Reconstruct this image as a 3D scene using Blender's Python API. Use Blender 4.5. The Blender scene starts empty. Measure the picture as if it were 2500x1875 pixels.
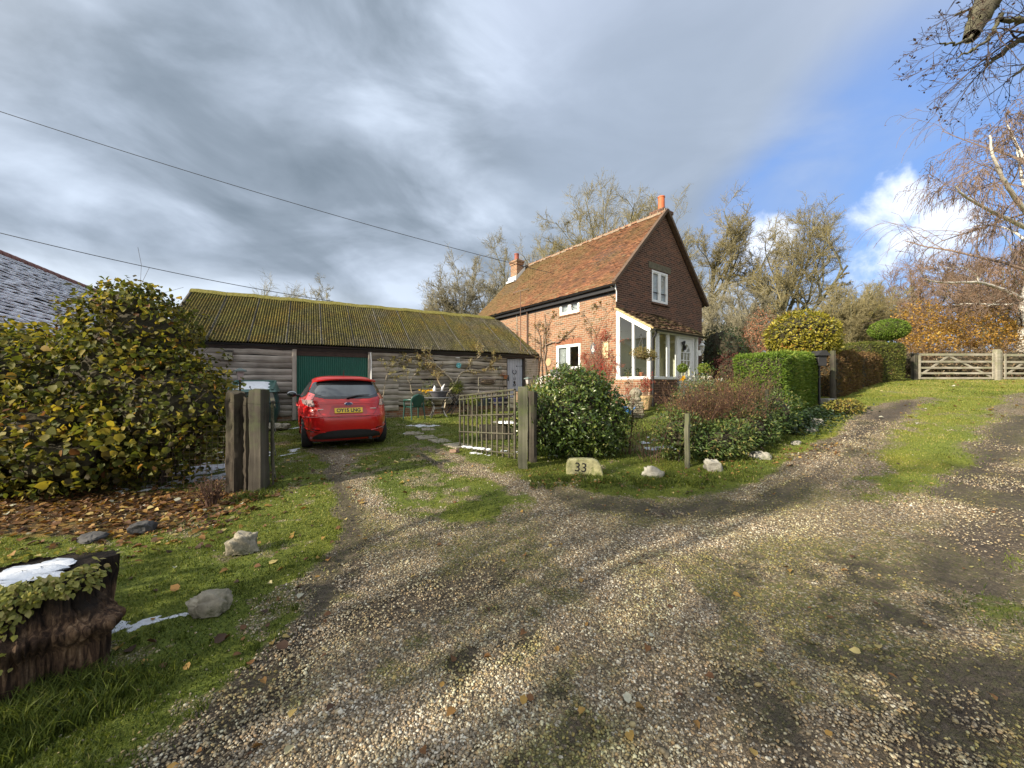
import bpy, math, random
import numpy as np
from mathutils import Vector, Matrix
from mathutils.geometry import delaunay_2d_cdt
rng = np.random.default_rng(7)
random.seed(7)
SC = bpy.context.scene
COL = SC.collection
F0, CX, CY, EYE = 920.0, 1250.0, 937.5, 1.55
R = math.radians

# ------------------------------------------------------------------ terrain
CP = np.array([(0,0,0),(0,2,0),(-2.4,2,0),(-3,3.3,.05),(3,2,0),(5,3.5,.1),(-3.53,5,.146),(0,4,.1),(.05,5.95,.28),(2.1,5.63,.2),
 (3.2,5.9,.27),(4.2,6.3,.36),(5.2,6.9,.46),(6.6,8.1,.66),(-4.1,7.9,.23),(-2.9,8.5,.26),(-6.8,11.9,.4),(-3.6,12.8,.37),(-9.5,10.4,.38),
 (-1,10,.38),(1,13,.55),(1.2,15.5,.7),(3.6,12,.78),(4.5,11,.78),(6,13,1.1),(8.9,11,1.0),(14,14.5,1.55),(17.4,16.3,1.72),(21,16.3,1.72),
 (10,8,.75),(14,10,1.1),(12,5,.5),(20,12,1.45),(30,22,2.3),(0,25,1.0),(-20,20,.6),(-10,4,.15),(-12,-3,.2),(0,-8,-.2),(12,-6,0),
 (25,30,2.6),(-30,50,1),(30,60,3),(0,60,1.5),(60,40,4),(-60,60,1),(60,0,1.5),(-60,0,.3),(-60,-60,0),(60,-60,0)], float)
def _tps(d2):
    return np.where(d2 > 1e-12, d2*np.log(np.maximum(d2, 1e-12))*.5, 0)
def _fit():
    n = len(CP); K = _tps(((CP[:,None,:2]-CP[None,:,:2])**2).sum(-1)) + np.eye(n)*.6
    P = np.c_[np.ones(n), CP[:,:2]]
    A = np.block([[K, P],[P.T, np.zeros((3,3))]])
    return np.linalg.solve(A, np.r_[CP[:,2], 0,0,0])
_W = _fit()
def vnoise(x, y, seed=0):
    x = np.asarray(x, float); y = np.asarray(y, float)
    xi = np.floor(x).astype(np.int64); yi = np.floor(y).astype(np.int64); fx = x-xi; fy = y-yi
    fx = fx*fx*(3-2*fx); fy = fy*fy*(3-2*fy)
    def h(a, b):
        v = (a*374761393 + b*668265263 + seed*974711) & 0xffffffff
        v = ((v ^ (v >> 13))*1274126177) & 0xffffffff
        return ((v ^ (v >> 16)) & 0xffff)/65535.0
    return (h(xi,yi)*(1-fx)+h(xi+1,yi)*fx)*(1-fy) + (h(xi,yi+1)*(1-fx)+h(xi+1,yi+1)*fx)*fy
def fbm(x, y, s, seed=0, o=4):
    t = 0; a = .5; n = 0
    for i in range(o):
        t = t + a*vnoise(np.asarray(x)*s, np.asarray(y)*s, seed+i*17); n += a; a *= .5; s *= 2.03
    return t/n
def gz(x, y):
    x = np.asarray(x, float); y = np.asarray(y, float); sh = x.shape
    X = np.clip(x.ravel(), -75, 75); Y = np.clip(y.ravel(), -70, 75)
    out = np.empty(len(X))
    for i in range(0, len(X), 60000):
        a = X[i:i+60000]; b = Y[i:i+60000]
        d2 = (a[:,None]-CP[None,:,0])**2 + (b[:,None]-CP[None,:,1])**2
        out[i:i+60000] = _tps(d2) @ _W[:len(CP)] + _W[-3] + _W[-2]*a + _W[-1]*b
    z = out.reshape(sh)
    return z + (fbm(x, y, .9, 3, 3)-.5)*.07 + (fbm(x, y, 4.0, 9, 2)-.5)*.02
def g1(x, y): return float(gz(np.array([x]), np.array([y]))[0])
def P(px, py, Y): return Vector(((px-CX)/F0*Y, Y, EYE-(py-CY)/F0*Y))
def G(px, py):
    k = (px-CX)/F0; m = (py-CY)/F0
    Y = np.concatenate([np.linspace(1.2, 12, 1200), np.linspace(12, 70, 900)])
    d = (EYE-m*Y)-gz(k*Y, Y)
    i = int(np.argmax(d < 0)) if (d < 0).any() else len(Y)-1
    y = Y[i]
    return (k*y, y)
def GP(px, py, dz=0):
    x, y = G(px, py); return Vector((x, y, g1(x, y)+dz))

# ------------------------------------------------------------------ objects
def tag(o, label=None, cat=None, group=None, kind=None):
    if label: o['label'] = label
    if cat: o['category'] = cat
    if group: o['group'] = group
    if kind: o['kind'] = kind
    return o
def thing(name, label, cat, loc=(0,0,0), rz=0, group=None):
    o = bpy.data.objects.new(name, None); COL.objects.link(o)
    o.location = loc; o.rotation_euler = (0,0,rz); o.empty_display_size = .1
    return tag(o, label, cat, group)
def link(name, me, mats, parent=None, smooth=False):
    for m in (mats if isinstance(mats, (list, tuple)) else [mats]): me.materials.append(m)
    if smooth: me.polygons.foreach_set('use_smooth', np.ones(len(me.polygons), bool))
    o = bpy.data.objects.new(name, me); COL.objects.link(o)
    if parent: o.parent = parent
    return o
def copy_tree(o, parent=None):
    c = o.copy(); COL.objects.link(c)
    if parent: c.parent = parent
    for ch in list(o.children): copy_tree(ch, c)
    return c
def np_obj(name, V, F, mats, parent=None, smooth=False, tone=None, midx=None):
    """F: int array (n,3) or (n,4), or a list of such arrays"""
    V = np.asarray(V, np.float32)
    Fs = F if isinstance(F, list) else [F]
    Fs = [np.asarray(f, np.int32) for f in Fs if len(f)]
    me = bpy.data.meshes.new(name)
    me.vertices.add(len(V)); me.vertices.foreach_set('co', V.ravel())
    lt = np.concatenate([np.full(len(f), f.shape[1], np.int32) for f in Fs])
    li = np.concatenate([f.ravel() for f in Fs])
    me.loops.add(len(li)); me.loops.foreach_set('vertex_index', li)
    me.polygons.add(len(lt)); ls = np.zeros(len(lt), np.int32); ls[1:] = np.cumsum(lt)[:-1]
    me.polygons.foreach_set('loop_start', ls); me.polygons.foreach_set('loop_total', lt)
    if midx is not None: me.polygons.foreach_set('material_index', np.asarray(midx, np.int32))
    if tone is not None:
        for k, v in (tone if isinstance(tone, dict) else {'tone': tone}).items():
            a = me.attributes.new(k, 'FLOAT', 'POINT'); a.data.foreach_set('value', np.asarray(v, np.float32))
    me.update(calc_edges=True); me.validate()
    return link(name, me, mats, parent, smooth)
class MB:
    def __init__(s): s.V = []; s.F = []; s.M = []
    def raw(s, V, F, mi=0, mtx=None):
        b = len(s.V)
        for v in V:
            v = Vector(v)
            s.V.append(tuple(mtx @ v if mtx else v))
        for f in F: s.F.append(tuple(i+b for i in f)); s.M.append(mi)
        return s
    def box(s, a, b, mi=0, mtx=None, bev=0):
        x0,y0,z0 = [min(p,q) for p,q in zip(a,b)]; x1,y1,z1 = [max(p,q) for p,q in zip(a,b)]
        if bev <= 0:
            V = [(x0,y0,z0),(x1,y0,z0),(x1,y1,z0),(x0,y1,z0),(x0,y0,z1),(x1,y0,z1),(x1,y1,z1),(x0,y1,z1)]
            F = [(0,3,2,1),(4,5,6,7),(0,1,5,4),(1,2,6,5),(2,3,7,6),(3,0,4,7)]
            return s.raw(V, F, mi, mtx)
        e = min(bev, (x1-x0)*.45, (y1-y0)*.45, (z1-z0)*.45)
        # chamfered box: 24 verts
        V = []; idx = {}
        for ix in (0,1):
            for iy in (0,1):
                for iz in (0,1):
                    cx = (x0,x1)[ix]; cy = (y0,y1)[iy]; cz = (z0,z1)[iz]
                    sx = (1,-1)[ix]*e; sy = (1,-1)[iy]*e; sz = (1,-1)[iz]*e
                    for ax,p in (('x',(cx,cy+sy,cz+sz)),('y',(cx+sx,cy,cz+sz)),('z',(cx+sx,cy+sy,cz))):
                        idx[(ix,iy,iz,ax)] = len(V); V.append(p)
        I = lambda *k: idx[k]
        F = []
        for ix in (0,1): F.append((I(ix,0,0,'x'),I(ix,1,0,'x'),I(ix,1,1,'x'),I(ix,0,1,'x'))[::(1 if ix else -1)])
        for iy in (0,1): F.append((I(0,iy,0,'y'),I(1,iy,0,'y'),I(1,iy,1,'y'),I(0,iy,1,'y'))[::(-1 if iy else 1)])
        for iz in (0,1): F.append((I(0,0,iz,'z'),I(1,0,iz,'z'),I(1,1,iz,'z'),I(0,1,iz,'z'))[::(1 if iz else -1)])
        for iy in (0,1):
            for iz in (0,1): F.append((I(0,iy,iz,'y'),I(1,iy,iz,'y'),I(1,iy,iz,'z'),I(0,iy,iz,'z'))[::(1 if iy==iz else -1)])
        for ix in (0,1):
            for iz in (0,1): F.append((I(ix,0,iz,'x'),I(ix,1,iz,'x'),I(ix,1,iz,'z'),I(ix,0,iz,'z'))[::(-1 if ix==iz else 1)])
        for ix in (0,1):
            for iy in (0,1): F.append((I(ix,iy,0,'x'),I(ix,iy,1,'x'),I(ix,iy,1,'y'),I(ix,iy,0,'y'))[::(1 if ix==iy else -1)])
        for ix in (0,1):
            for iy in (0,1):
                for iz in (0,1): F.append((I(ix,iy,iz,'x'),I(ix,iy,iz,'y'),I(ix,iy,iz,'z'))[::(1 if (ix+iy+iz)%2 else -1)])
        return s.raw(V, F, mi, mtx)
    def beam(s, p, q, w, h, mi=0, up=(0,0,1), bev=0):
        p = Vector(p); q = Vector(q); d = q-p; L = d.length; d.normalize()
        u = Vector(up)
        if abs(d.dot(u)) > .98: u = Vector((0,1,0))
        sx = d.cross(u).normalized(); uz = sx.cross(d)
        m = Matrix((( d.x,sx.x,uz.x,p.x),(d.y,sx.y,uz.y,p.y),(d.z,sx.z,uz.z,p.z),(0,0,0,1)))
        return s.box((0,-w/2,-h/2),(L,w/2,h/2), mi, m, bev)
    def tube(s, pts, rad, n=8, mi=0, cap=True):
        pts = [Vector(p) for p in pts]; K = len(pts)
        rs = rad if isinstance(rad, (list,tuple,np.ndarray)) else [rad]*K
        b = len(s.V); ref = None
        for i,p in enumerate(pts):
            d = (pts[min(i+1,K-1)]-pts[max(i-1,0)])
            d = d.normalized() if d.length > 1e-9 else Vector((0,0,1))
            if ref is None:
                ref = Vector((0,0,1)) if abs(d.z) < .9 else Vector((1,0,0))
            a = d.cross(ref)
            if a.length < 1e-4: a = d.cross(Vector((0,1,0)))
            a.normalize(); c = a.cross(d); ref = c
            for j in range(n):
                t = 2*math.pi*j/n
                s.V.append(tuple(p + (a*math.cos(t)+c*math.sin(t))*rs[i]))
        for i in range(K-1):
            for j in range(n):
                k = (j+1)%n
                s.F.append((b+i*n+j, b+i*n+k, b+(i+1)*n+k, b+(i+1)*n+j)); s.M.append(mi)
        if cap:
            s.F.append(tuple(b+j for j in range(n))[::-1]); s.M.append(mi)
            s.F.append(tuple(b+(K-1)*n+j for j in range(n))); s.M.append(mi)
        return s
    def lathe(s, prof, n=20, c=(0,0,0), mi=0, mtx=None, jit=0):
        c = Vector(c); V = []; F = []
        for r,z in prof:
            for j in range(n):
                t = 2*math.pi*j/n; q = r*(1+random.uniform(-jit,jit))
                V.append(c+Vector((q*math.cos(t), q*math.sin(t), z)))
        for i in range(len(prof)-1):
            for j in range(n):
                k = (j+1)%n; F.append((i*n+j,i*n+k,(i+1)*n+k,(i+1)*n+j))
        F.append(tuple(range(n))[::-1]); F.append(tuple((len(prof)-1)*n+j for j in range(n)))
        return s.raw(V, F, mi, mtx)
    def prism(s, poly, axis, a, b, mi=0, mtx=None):
        """poly: 2-D points; axis: extrusion axis; the other two axes in order"""
        n = len(poly); V = []
        for t in (a, b):
            for u,v in poly:
                V.append({'x':(t,u,v),'y':(u,t,v),'z':(u,v,t)}[axis])
        F = [tuple(range(n))[::-1], tuple(range(n,2*n))]
        for i in range(n): F.append((i,(i+1)%n,n+(i+1)%n,n+i))
        return s.raw(V, F, mi, mtx)
    def ball(s, c, r, seg=14, rings=8, mi=0, sc=(1,1,1), jit=0):
        c = Vector(c); V = []; F = []
        for i in range(rings+1):
            ph = math.pi*i/rings
            for j in range(seg):
                t = 2*math.pi*j/seg; q = r*(1+random.uniform(-jit,jit))
                V.append(c+Vector((q*math.sin(ph)*math.cos(t)*sc[0], q*math.sin(ph)*math.sin(t)*sc[1], -q*math.cos(ph)*sc[2])))
        for i in range(rings):
            for j in range(seg):
                k = (j+1)%seg; F.append((i*seg+j,i*seg+k,(i+1)*seg+k,(i+1)*seg+j))
        return s.raw(V, F, mi)
    def build(s, name, mats, parent=None, smooth=False, off=None, fix=True):
        me = bpy.data.meshes.new(name)
        V = s.V if off is None else [(x-off[0],y-off[1],z-off[2]) for x,y,z in s.V]
        me.from_pydata(V, [], s.F)
        me.polygons.foreach_set('material_index', s.M)
        if fix:
            import bmesh
            bm = bmesh.new(); bm.from_mesh(me)
            bmesh.ops.remove_doubles(bm, verts=bm.verts, dist=1e-6)
            bmesh.ops.recalc_face_normals(bm, faces=bm.faces)
            bm.to_mesh(me); bm.free()
        me.update()
        o = link(name, me, mats, parent, False)
        if smooth:
            me.polygons.foreach_set('use_smooth', np.ones(len(me.polygons), bool))
            try: me.set_sharp_from_angle(angle=R(40 if smooth is True else smooth))
            except Exception: pass
        return o
def text_obj(name, body, size, mtx, mat, parent, depth=.003, ax='CENTER', weight=0):
    cu = bpy.data.curves.new(name, 'FONT'); cu.body = body; cu.size = size; cu.align_x = ax; cu.align_y = 'CENTER'
    cu.extrude = depth; cu.offset = weight
    t = bpy.data.objects.new(name, cu); COL.objects.link(t)
    dg = bpy.context.evaluated_depsgraph_get(); dg.update()
    me = bpy.data.meshes.new_from_object(t.evaluated_get(dg))
    bpy.data.objects.remove(t)
    me.transform(mtx)
    return link(name, me, mat, parent)
def boolean_cut(o, mb):
    c = mb.build('cutter', [], None); md = o.modifiers.new('b', 'BOOLEAN'); md.operation = 'DIFFERENCE'; md.object = c; md.solver = 'EXACT'
    c.parent = o.parent
    dg = bpy.context.evaluated_depsgraph_get(); dg.update()
    me = bpy.data.meshes.new_from_object(o.evaluated_get(dg))
    o.modifiers.clear(); o.data = me; bpy.data.objects.remove(c)

# ------------------------------------------------------------------ materials
class NT:
    def __init__(s, name):
        s.m = bpy.data.materials.new(name); s.m.use_nodes = True; s.t = s.m.node_tree
        s.b = s.t.nodes['Principled BSDF']; s.out = s.t.nodes['Material Output']
    def node(s, typ, ins=None, **props):
        n = s.t.nodes.new('ShaderNode'+typ)
        for k,v in props.items(): setattr(n, k, v)
        for k,v in (ins or {}).items(): s.put(n.inputs[k], v)
        return n
    def put(s, sock, v):
        if isinstance(v, bpy.types.NodeSocket): s.t.links.new(v, sock)
        elif isinstance(v, (tuple,list)) and len(v)==3 and sock.type=='RGBA': sock.default_value = (*v,1)
        else: sock.default_value = v
    def coord(s, which='Object', scale=None, loc=None, rot=None):
        c = s.node('TexCoord').outputs[which]
        if scale or loc or rot:
            mp = s.node('Mapping', {'Vector':c})
            if scale: mp.inputs['Scale'].default_value = scale
            if loc: mp.inputs['Location'].default_value = loc
            if rot: mp.inputs['Rotation'].default_value = rot
            c = mp.outputs[0]
        return c
    def noise(s, scale, vec=None, det=5, rough=.55, dist=0):
        i = {'Scale':scale,'Detail':det,'Roughness':rough,'Distortion':dist}
        if vec is not None: i['Vector'] = vec
        else: i['Vector'] = s.coord()
        return s.node('TexNoise', i).outputs[0]
    def vor(s, scale, vec=None, out='Distance', feature='F1', rnd=1):
        return s.node('TexVoronoi', {'Scale':scale,'Vector':vec if vec is not None else s.coord(),'Randomness':rnd}, feature=feature).outputs[out]
    def ramp(s, fac, stops, interp='LINEAR'):
        n = s.node('ValToRGB', {'Fac':fac}); e = n.color_ramp.elements; n.color_ramp.interpolation = interp
        while len(e) < len(stops): e.new(.5)
        for el,(p,c) in zip(e, stops):
            el.position = p; el.color = (*c,1) if isinstance(c,(tuple,list)) else (c,c,c,1)
        return n.outputs[0]
    def mix(s, fac, a, b, mode='MIX'):
        n = s.node('Mix', data_type='RGBA', blend_type=mode)
        s.put(n.inputs[0], fac); s.put(n.inputs[6], a); s.put(n.inputs[7], b)
        return n.outputs[2]
    def math(s, op, a, b=0, clamp=False):
        n = s.node('Math', operation=op, use_clamp=clamp); s.put(n.inputs[0], a); s.put(n.inputs[1], b); return n.outputs[0]
    def attr(s, name): return s.node('Attribute', attribute_name=name).outputs['Fac']
    def bump(s, h, st=.3, dist=.02):
        n = s.node('Bump', {'Height':h,'Strength':st,'Distance':dist}); s.put(s.b.inputs['Normal'], n.outputs[0]); return n.outputs[0]
    def fin(s, col=None, rough=.6, metal=0, spec=None, **kw):
        if col is not None: s.put(s.b.inputs['Base Color'], col)
        s.put(s.b.inputs['Roughness'], rough); s.put(s.b.inputs['Metallic'], metal)
        if spec is not None: s.put(s.b.inputs['Specular IOR Level'], spec)
        for k,v in kw.items(): s.put(s.b.inputs[k.replace('_',' ')], v)
        return s.m
def sc(c, k): return tuple(min(1, x*k) for x in c)
def simple(name, col, rough=.6, var=.25, scale=6, bump=.15, bscale=60, metal=0, spec=None, dirt=None, **kw):
    n = NT(name)
    f = n.noise(scale); c = n.ramp(f, [(.25, sc(col,1-var)),(.75, sc(col,1+var))])
    if dirt:
        c = n.mix(n.ramp(n.noise(scale*.7, det=8, rough=.7), [(.5,0),(.68,1)]), c, dirt)
    if bump: n.bump(n.noise(bscale, det=4), bump, .01)
    return n.fin(c, rough, metal, spec, **kw)
def wood(name, cols, axis='x', rough=.85, grain=18, bump=.5, tone_and_shade=None, moss=None):
    n = NT(name)
    st = {'x':(.6,grain,grain),'y':(grain,.6,grain),'z':(grain,grain,.6)}[axis]
    v = n.coord('Object', st)
    f = n.noise(1.0, v, 8, .65, .4)
    big = n.noise(1.3, None, 3)
    c = n.ramp(f, [(.34,cols[0]),(.5,cols[1]),(.66,cols[2])])
    at = n.attr('tone')
    c = n.mix(.55, c, n.ramp(big, [(.3,sc(cols[0],.9)),(.7,sc(cols[2],1.05))]), 'MIX')
    c = n.mix(1, c, n.ramp(at, [(0,.12),(.28,.62),(.5,.95),(1,1.3)]), 'MULTIPLY') if tone_and_shade == 'tone' else c  # per-board tone; its lowest end paints shade into the undersides
    if moss:
        c = n.mix(n.ramp(n.noise(2.3, None, 7, .7), [(.48,0),(.66,.8)]), c, moss)
    n.bump(f, bump, .012)
    return n.fin(c, rough, spec=.25)
def leafmat(name, stops, rough=.5, trans=.35, spec=.4):
    n = NT(name)
    t = n.attr('tone'); c = n.ramp(t, stops)
    c = n.mix(.5, c, n.ramp(n.noise(25, None, 3), [(.3,.65),(.7,1.25)]), 'MULTIPLY')
    n.fin(c, rough, spec=spec)
    if trans:
        tr = n.node('BsdfTranslucent', {'Color': n.mix(1, c, (1.5,1.45,.8), 'MULTIPLY')})
        ms = n.node('MixShader', {0:trans}); n.t.links.new(n.b.outputs[0], ms.inputs[1]); n.t.links.new(tr.outputs[0], ms.inputs[2])
        n.t.links.new(ms.outputs[0], n.out.inputs[0])
    return n.m
def glassy(name, col=(.02,.025,.03), rough=.04):
    n = NT(name); f = n.noise(2.5)
    n.bump(n.noise(1.4, None, 2), .04, .05)
    return n.fin(n.ramp(f, [(.3,sc(col,.7)),(.7,sc(col,1.3))]), rough, spec=.6, Coat_Weight=.5)
def clearglass(name, refl=.12):
    n = NT(name)
    tr = n.node('BsdfTransparent', {'Color':(.93,.96,.95)}); gl = n.node('BsdfGlossy', {'Roughness':.02})
    fr = n.node('LayerWeight', {'Blend':.5}); ms = n.node('MixShader', {0:n.math('ADD', n.math('POWER', fr.outputs['Facing'], 4.0), refl*.5, True)})
    n.t.links.new(tr.outputs[0], ms.inputs[1]); n.t.links.new(gl.outputs[0], ms.inputs[2]); n.t.links.new(ms.outputs[0], n.out.inputs[0])
    return n.m
M = {}
M['white'] = simple('white_paint', (.72,.73,.74), .45, .06, 3, .05, 30)
M['black'] = simple('black_plastic', (.016,.016,.018), .4, .2, 5, .05)
M['iron'] = simple('black_iron', (.012,.012,.014), .5, .3, 20, .2)
M['glass'] = glassy('window_glass')
M['clear'] = clearglass('clear_glass', .26)
M['terracotta'] = simple('terracotta', (.36,.13,.06), .8, .2, 8, .2, 50, dirt=(.2,.13,.09))
M['snow'] = simple('snow', (.70,.73,.78), .7, .10, 14, 1.0, 28)
M['stone'] = simple('pale_stone', (.27,.26,.225), .9, .4, 9, 1.0, 24, dirt=(.07,.08,.035))
M['stone_dark'] = simple('mossy_stone', (.25,.225,.17), .9, .5, 12, 1.0, 22, dirt=(.055,.06,.025))
M['stone_yel'] = simple('lichen_stone', (.36,.34,.18), .9, .4, 11, 1.0, 22, dirt=(.13,.16,.035))
M['cable'] = simple('cable_black', (.02,.02,.025), .6, .2)
M['wood_grey'] = wood('weathered_wood_post', [(.011,.009,.007),(.046,.039,.031),(.125,.11,.088)], 'z', moss=(.07,.085,.04))
M['wood_rough'] = wood('rotten_wood_post', [(.007,.005,.004),(.032,.024,.017),(.10,.082,.06)], 'z', grain=26, bump=1, moss=(.05,.05,.025))
M['wood_green'] = wood('green_wood_post', [(.04,.044,.024),(.105,.105,.068),(.21,.2,.15)], 'z', moss=(.10,.13,.04))
M['wood_pale'] = wood('pale_fence_rail', [(.15,.135,.105),(.28,.255,.205),(.42,.39,.33)], 'x', moss=(.17,.18,.09))
M['wood_rail'] = wood('grey_rail', [(.022,.019,.014),(.062,.055,.042),(.135,.122,.095)], 'x', moss=(.09,.11,.05))
M['bark'] = wood('tree_bark', [(.04,.036,.026),(.105,.098,.07),(.19,.18,.13)], 'z', grain=8, moss=(.12,.13,.055))
# ------------------------------------------------------------------ ground masks (world-space areas)
def poly_w(pp): return np.array([G(*p) for p in pp])
def sdist(x, y, poly, closed=True):
    d = np.full(x.shape, 1e9); ins = np.zeros(x.shape, bool); n = len(poly)
    for i in range(n if closed else n-1):
        ax, ay = poly[i]; bx, by = poly[(i+1)%n]; ex = bx-ax; ey = by-ay
        t = np.clip(((x-ax)*ex+(y-ay)*ey)/max(ex*ex+ey*ey,1e-9), 0, 1)
        d = np.minimum(d, (x-ax-t*ex)**2+(y-ay-t*ey)**2)
        if closed:
            c = ((ay > y) != (by > y)) & (x < ex*(y-ay)/(ey if abs(ey) > 1e-12 else 1e-12)+ax); ins ^= c
    d = np.sqrt(d)
    return np.where(ins, d, -d) if closed else d
def sst(v, a, b):
    t = np.clip((v-a)/(b-a), 0, 1); return t*t*(3-2*t)
LAWN_L = np.vstack([poly_w([(790,1104),(812,1140),(826,1190),(846,1250),(852,1310),(815,1380),(780,1460),(716,1560),(600,1680),(430,1872)]), [(-1.9,0),(-30,0),(-30,14),(-5,8.2)]])
CENTRE = poly_w([(870,1104),(960,1092),(1040,1118),(1110,1150),(1190,1190),(1262,1232),(1215,1262),(1120,1262),(1020,1230),(930,1190),(880,1150)])
VERGE = np.vstack([poly_w([(1085,1098),(1180,1150),(1300,1182),(1420,1205),(1560,1224),(1700,1224),(1820,1196),(1930,1142),(2040,1068),(2120,1004),(2180,968)]), [(11,14.5),(8,22),(0,22),(-3,12)]])
LANE_MID = poly_w([(2060,1218),(2095,1165),(2150,1095),(2195,1040),(2235,985),(2290,962),(2450,962),(2440,1010),(2415,1060),(2375,1130),(2290,1205),(2130,1240)])
LANE_FAR = np.vstack([poly_w([(2150,985),(2240,975),(2420,968),(2500,962)]), [(40,12),(40,24),(12,24),(10,15)]])
RIGHT_G = poly_w([(2330,1430),(2420,1370),(2500,1350),(2500,1500),(2420,1520)])
YARD = np.array([(-9.8,9.6),(-4.6,7.9),(-4.4,7.4),(-2.2,7.6),(-.6,6.9),(.8,6.3),(2,9),(3.3,12),(1,16),(-8,11.4)])
MUDS = [(poly_w([(800,1110),(835,1190),(858,1250),(862,1310),(825,1390),(785,1470),(722,1570),(610,1690),(450,1872)]), .10),
        (poly_w([(1340,1207),(1480,1232),(1620,1246),(1760,1240),(1850,1222)]), .16),
        (poly_w([(1850,1222),(1950,1165),(2060,1085),(2150,1022),(2220,982)]), .17),
        (poly_w([(2500,1020),(2460,1060),(2420,1120),(2320,1220)]), .15),
        (poly_w([(2500,1160),(2460,1250),(2400,1330),(2340,1420)]), .22),
        (poly_w([(2500,1640),(2380,1660),(2300,1780),(2280,1872)]), .17),
        (poly_w([(1740,1640),(1850,1720),(1880,1800)]), .06),
        (poly_w([(870,1510),(1050,1460),(1180,1420)]), .12),
        (poly_w([(1000,1090),(1090,1150),(1200,1170)]), .05)]
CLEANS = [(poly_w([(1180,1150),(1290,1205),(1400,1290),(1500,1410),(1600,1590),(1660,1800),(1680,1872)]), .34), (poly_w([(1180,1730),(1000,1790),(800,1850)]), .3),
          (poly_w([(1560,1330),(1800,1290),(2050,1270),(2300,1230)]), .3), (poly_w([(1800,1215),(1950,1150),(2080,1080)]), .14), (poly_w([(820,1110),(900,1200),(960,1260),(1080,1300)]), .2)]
SNOWS = [(poly_w([(240,1545),(300,1540),(380,1515),(420,1510)]), .085), (poly_w([(470,1155),(540,1135),(585,1120)]), .55), (poly_w([(430,1180),(520,1165)]), .4),
         (poly_w([(700,1050),(735,1042)]), .08), (poly_w([(690,1104),(720,1098)]), .1), (poly_w([(815,1090),(845,1085)]), .05),
         (poly_w([(1000,1040),(1060,1040)]), .16), (poly_w([(990,1058),(1020,1058)]), .08),(poly_w([(1150,1105),(1195,1112)]), .05),
         (poly_w([(1210,1100),(1260,1105)]), .13), (poly_w([(1560,1085),(1620,1075)]), .2), (poly_w([(1590,1095),(1640,1090)]), .18)]
def masks(x, y):
    x = np.asarray(x, float); y = np.asarray(y, float)
    n1 = fbm(x, y, 1.6, 21, 4)-.5; n2 = fbm(x, y, 7, 33, 3)-.5
    wob = n1*.55+n2*.22
    g = np.zeros(x.shape)
    for pl, w, k in ((LAWN_L,.26,1),(VERGE,.30,1),(LANE_FAR,.5,1),(YARD,.5,.95)):
        g = np.maximum(g, k*sst(sdist(x, y, pl)+wob*.8, -w*.5, w))
    g = np.maximum(g, .92*sst(sdist(x, y, CENTRE)+wob*1.6, -.5, .25))
    g = np.maximum(g, .95*sst(sdist(x, y, LANE_MID)+wob*1.2, -.4, .5))
    g = np.maximum(g, .8*sst(sdist(x, y, RIGHT_G)+wob, -.2, .3))
    far = sst(np.hypot(x, y), 26, 30); g = np.maximum(g, far)
    out = sst(-x-y*1.36, .6, 2.5); g = np.maximum(g, out*sst(-x, 2, 4))
    mud = np.zeros(x.shape)
    for pl, w in MUDS:
        d = sdist(x, y, pl, False); mud = np.maximum(mud, (1-sst(d+wob*.75, w*.35, w*2.0))*(.62+.38*sst(n2+n1,-.15,.2)))
    mud = np.maximum(mud, sst(n1+n2*.6, .19, .30)*.75*(1-g))
    moss = sst(fbm(x, y, 1.1, 77, 4)+.03+n2*.5+.10*np.exp(-((y-4.2)/1.6)**2), .44, .66)*(1-g)
    moss = np.maximum(moss, np.exp(-((x-.05)**2+(y-3.9)**2)/.9)*.8*(1-g))
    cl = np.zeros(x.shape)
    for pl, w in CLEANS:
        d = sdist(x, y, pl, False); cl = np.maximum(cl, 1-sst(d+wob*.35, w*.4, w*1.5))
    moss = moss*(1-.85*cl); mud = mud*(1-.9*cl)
    snow = np.zeros(x.shape)
    for pl, w in SNOWS:
        d = sdist(x, y, pl, False); snow = np.maximum(snow, 1-sst(d+(n1*.8+n2*1.6)*w*2.2+.02*n2, w*.35, w*.8))
    bare = sst(fbm(x, y, 2.4, 55, 4)+n2*.45, .54, .70)
    leaf = np.exp(-(np.maximum(0, np.abs(y-4.3)-.42)**2)/.10)*sst(-x, 3.0, 4.0)*.9
    pale = np.maximum(sst(sdist(x, y, LANE_FAR)+wob, -.6, .8), sst(sdist(x, y, LANE_MID)+wob, -.3, .5)*.85); pale = np.maximum(pale, sst(x,3.5,6)*sst(y,5,7.5)*.7)  # where the lane's sunlit look is put into the grass colour
    return dict(pale=pale, clean=cl, grass=g*(1-.75*mud)*(1-.5*bare), mud=mud, moss=moss, snow=snow, leaf=leaf)

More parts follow.
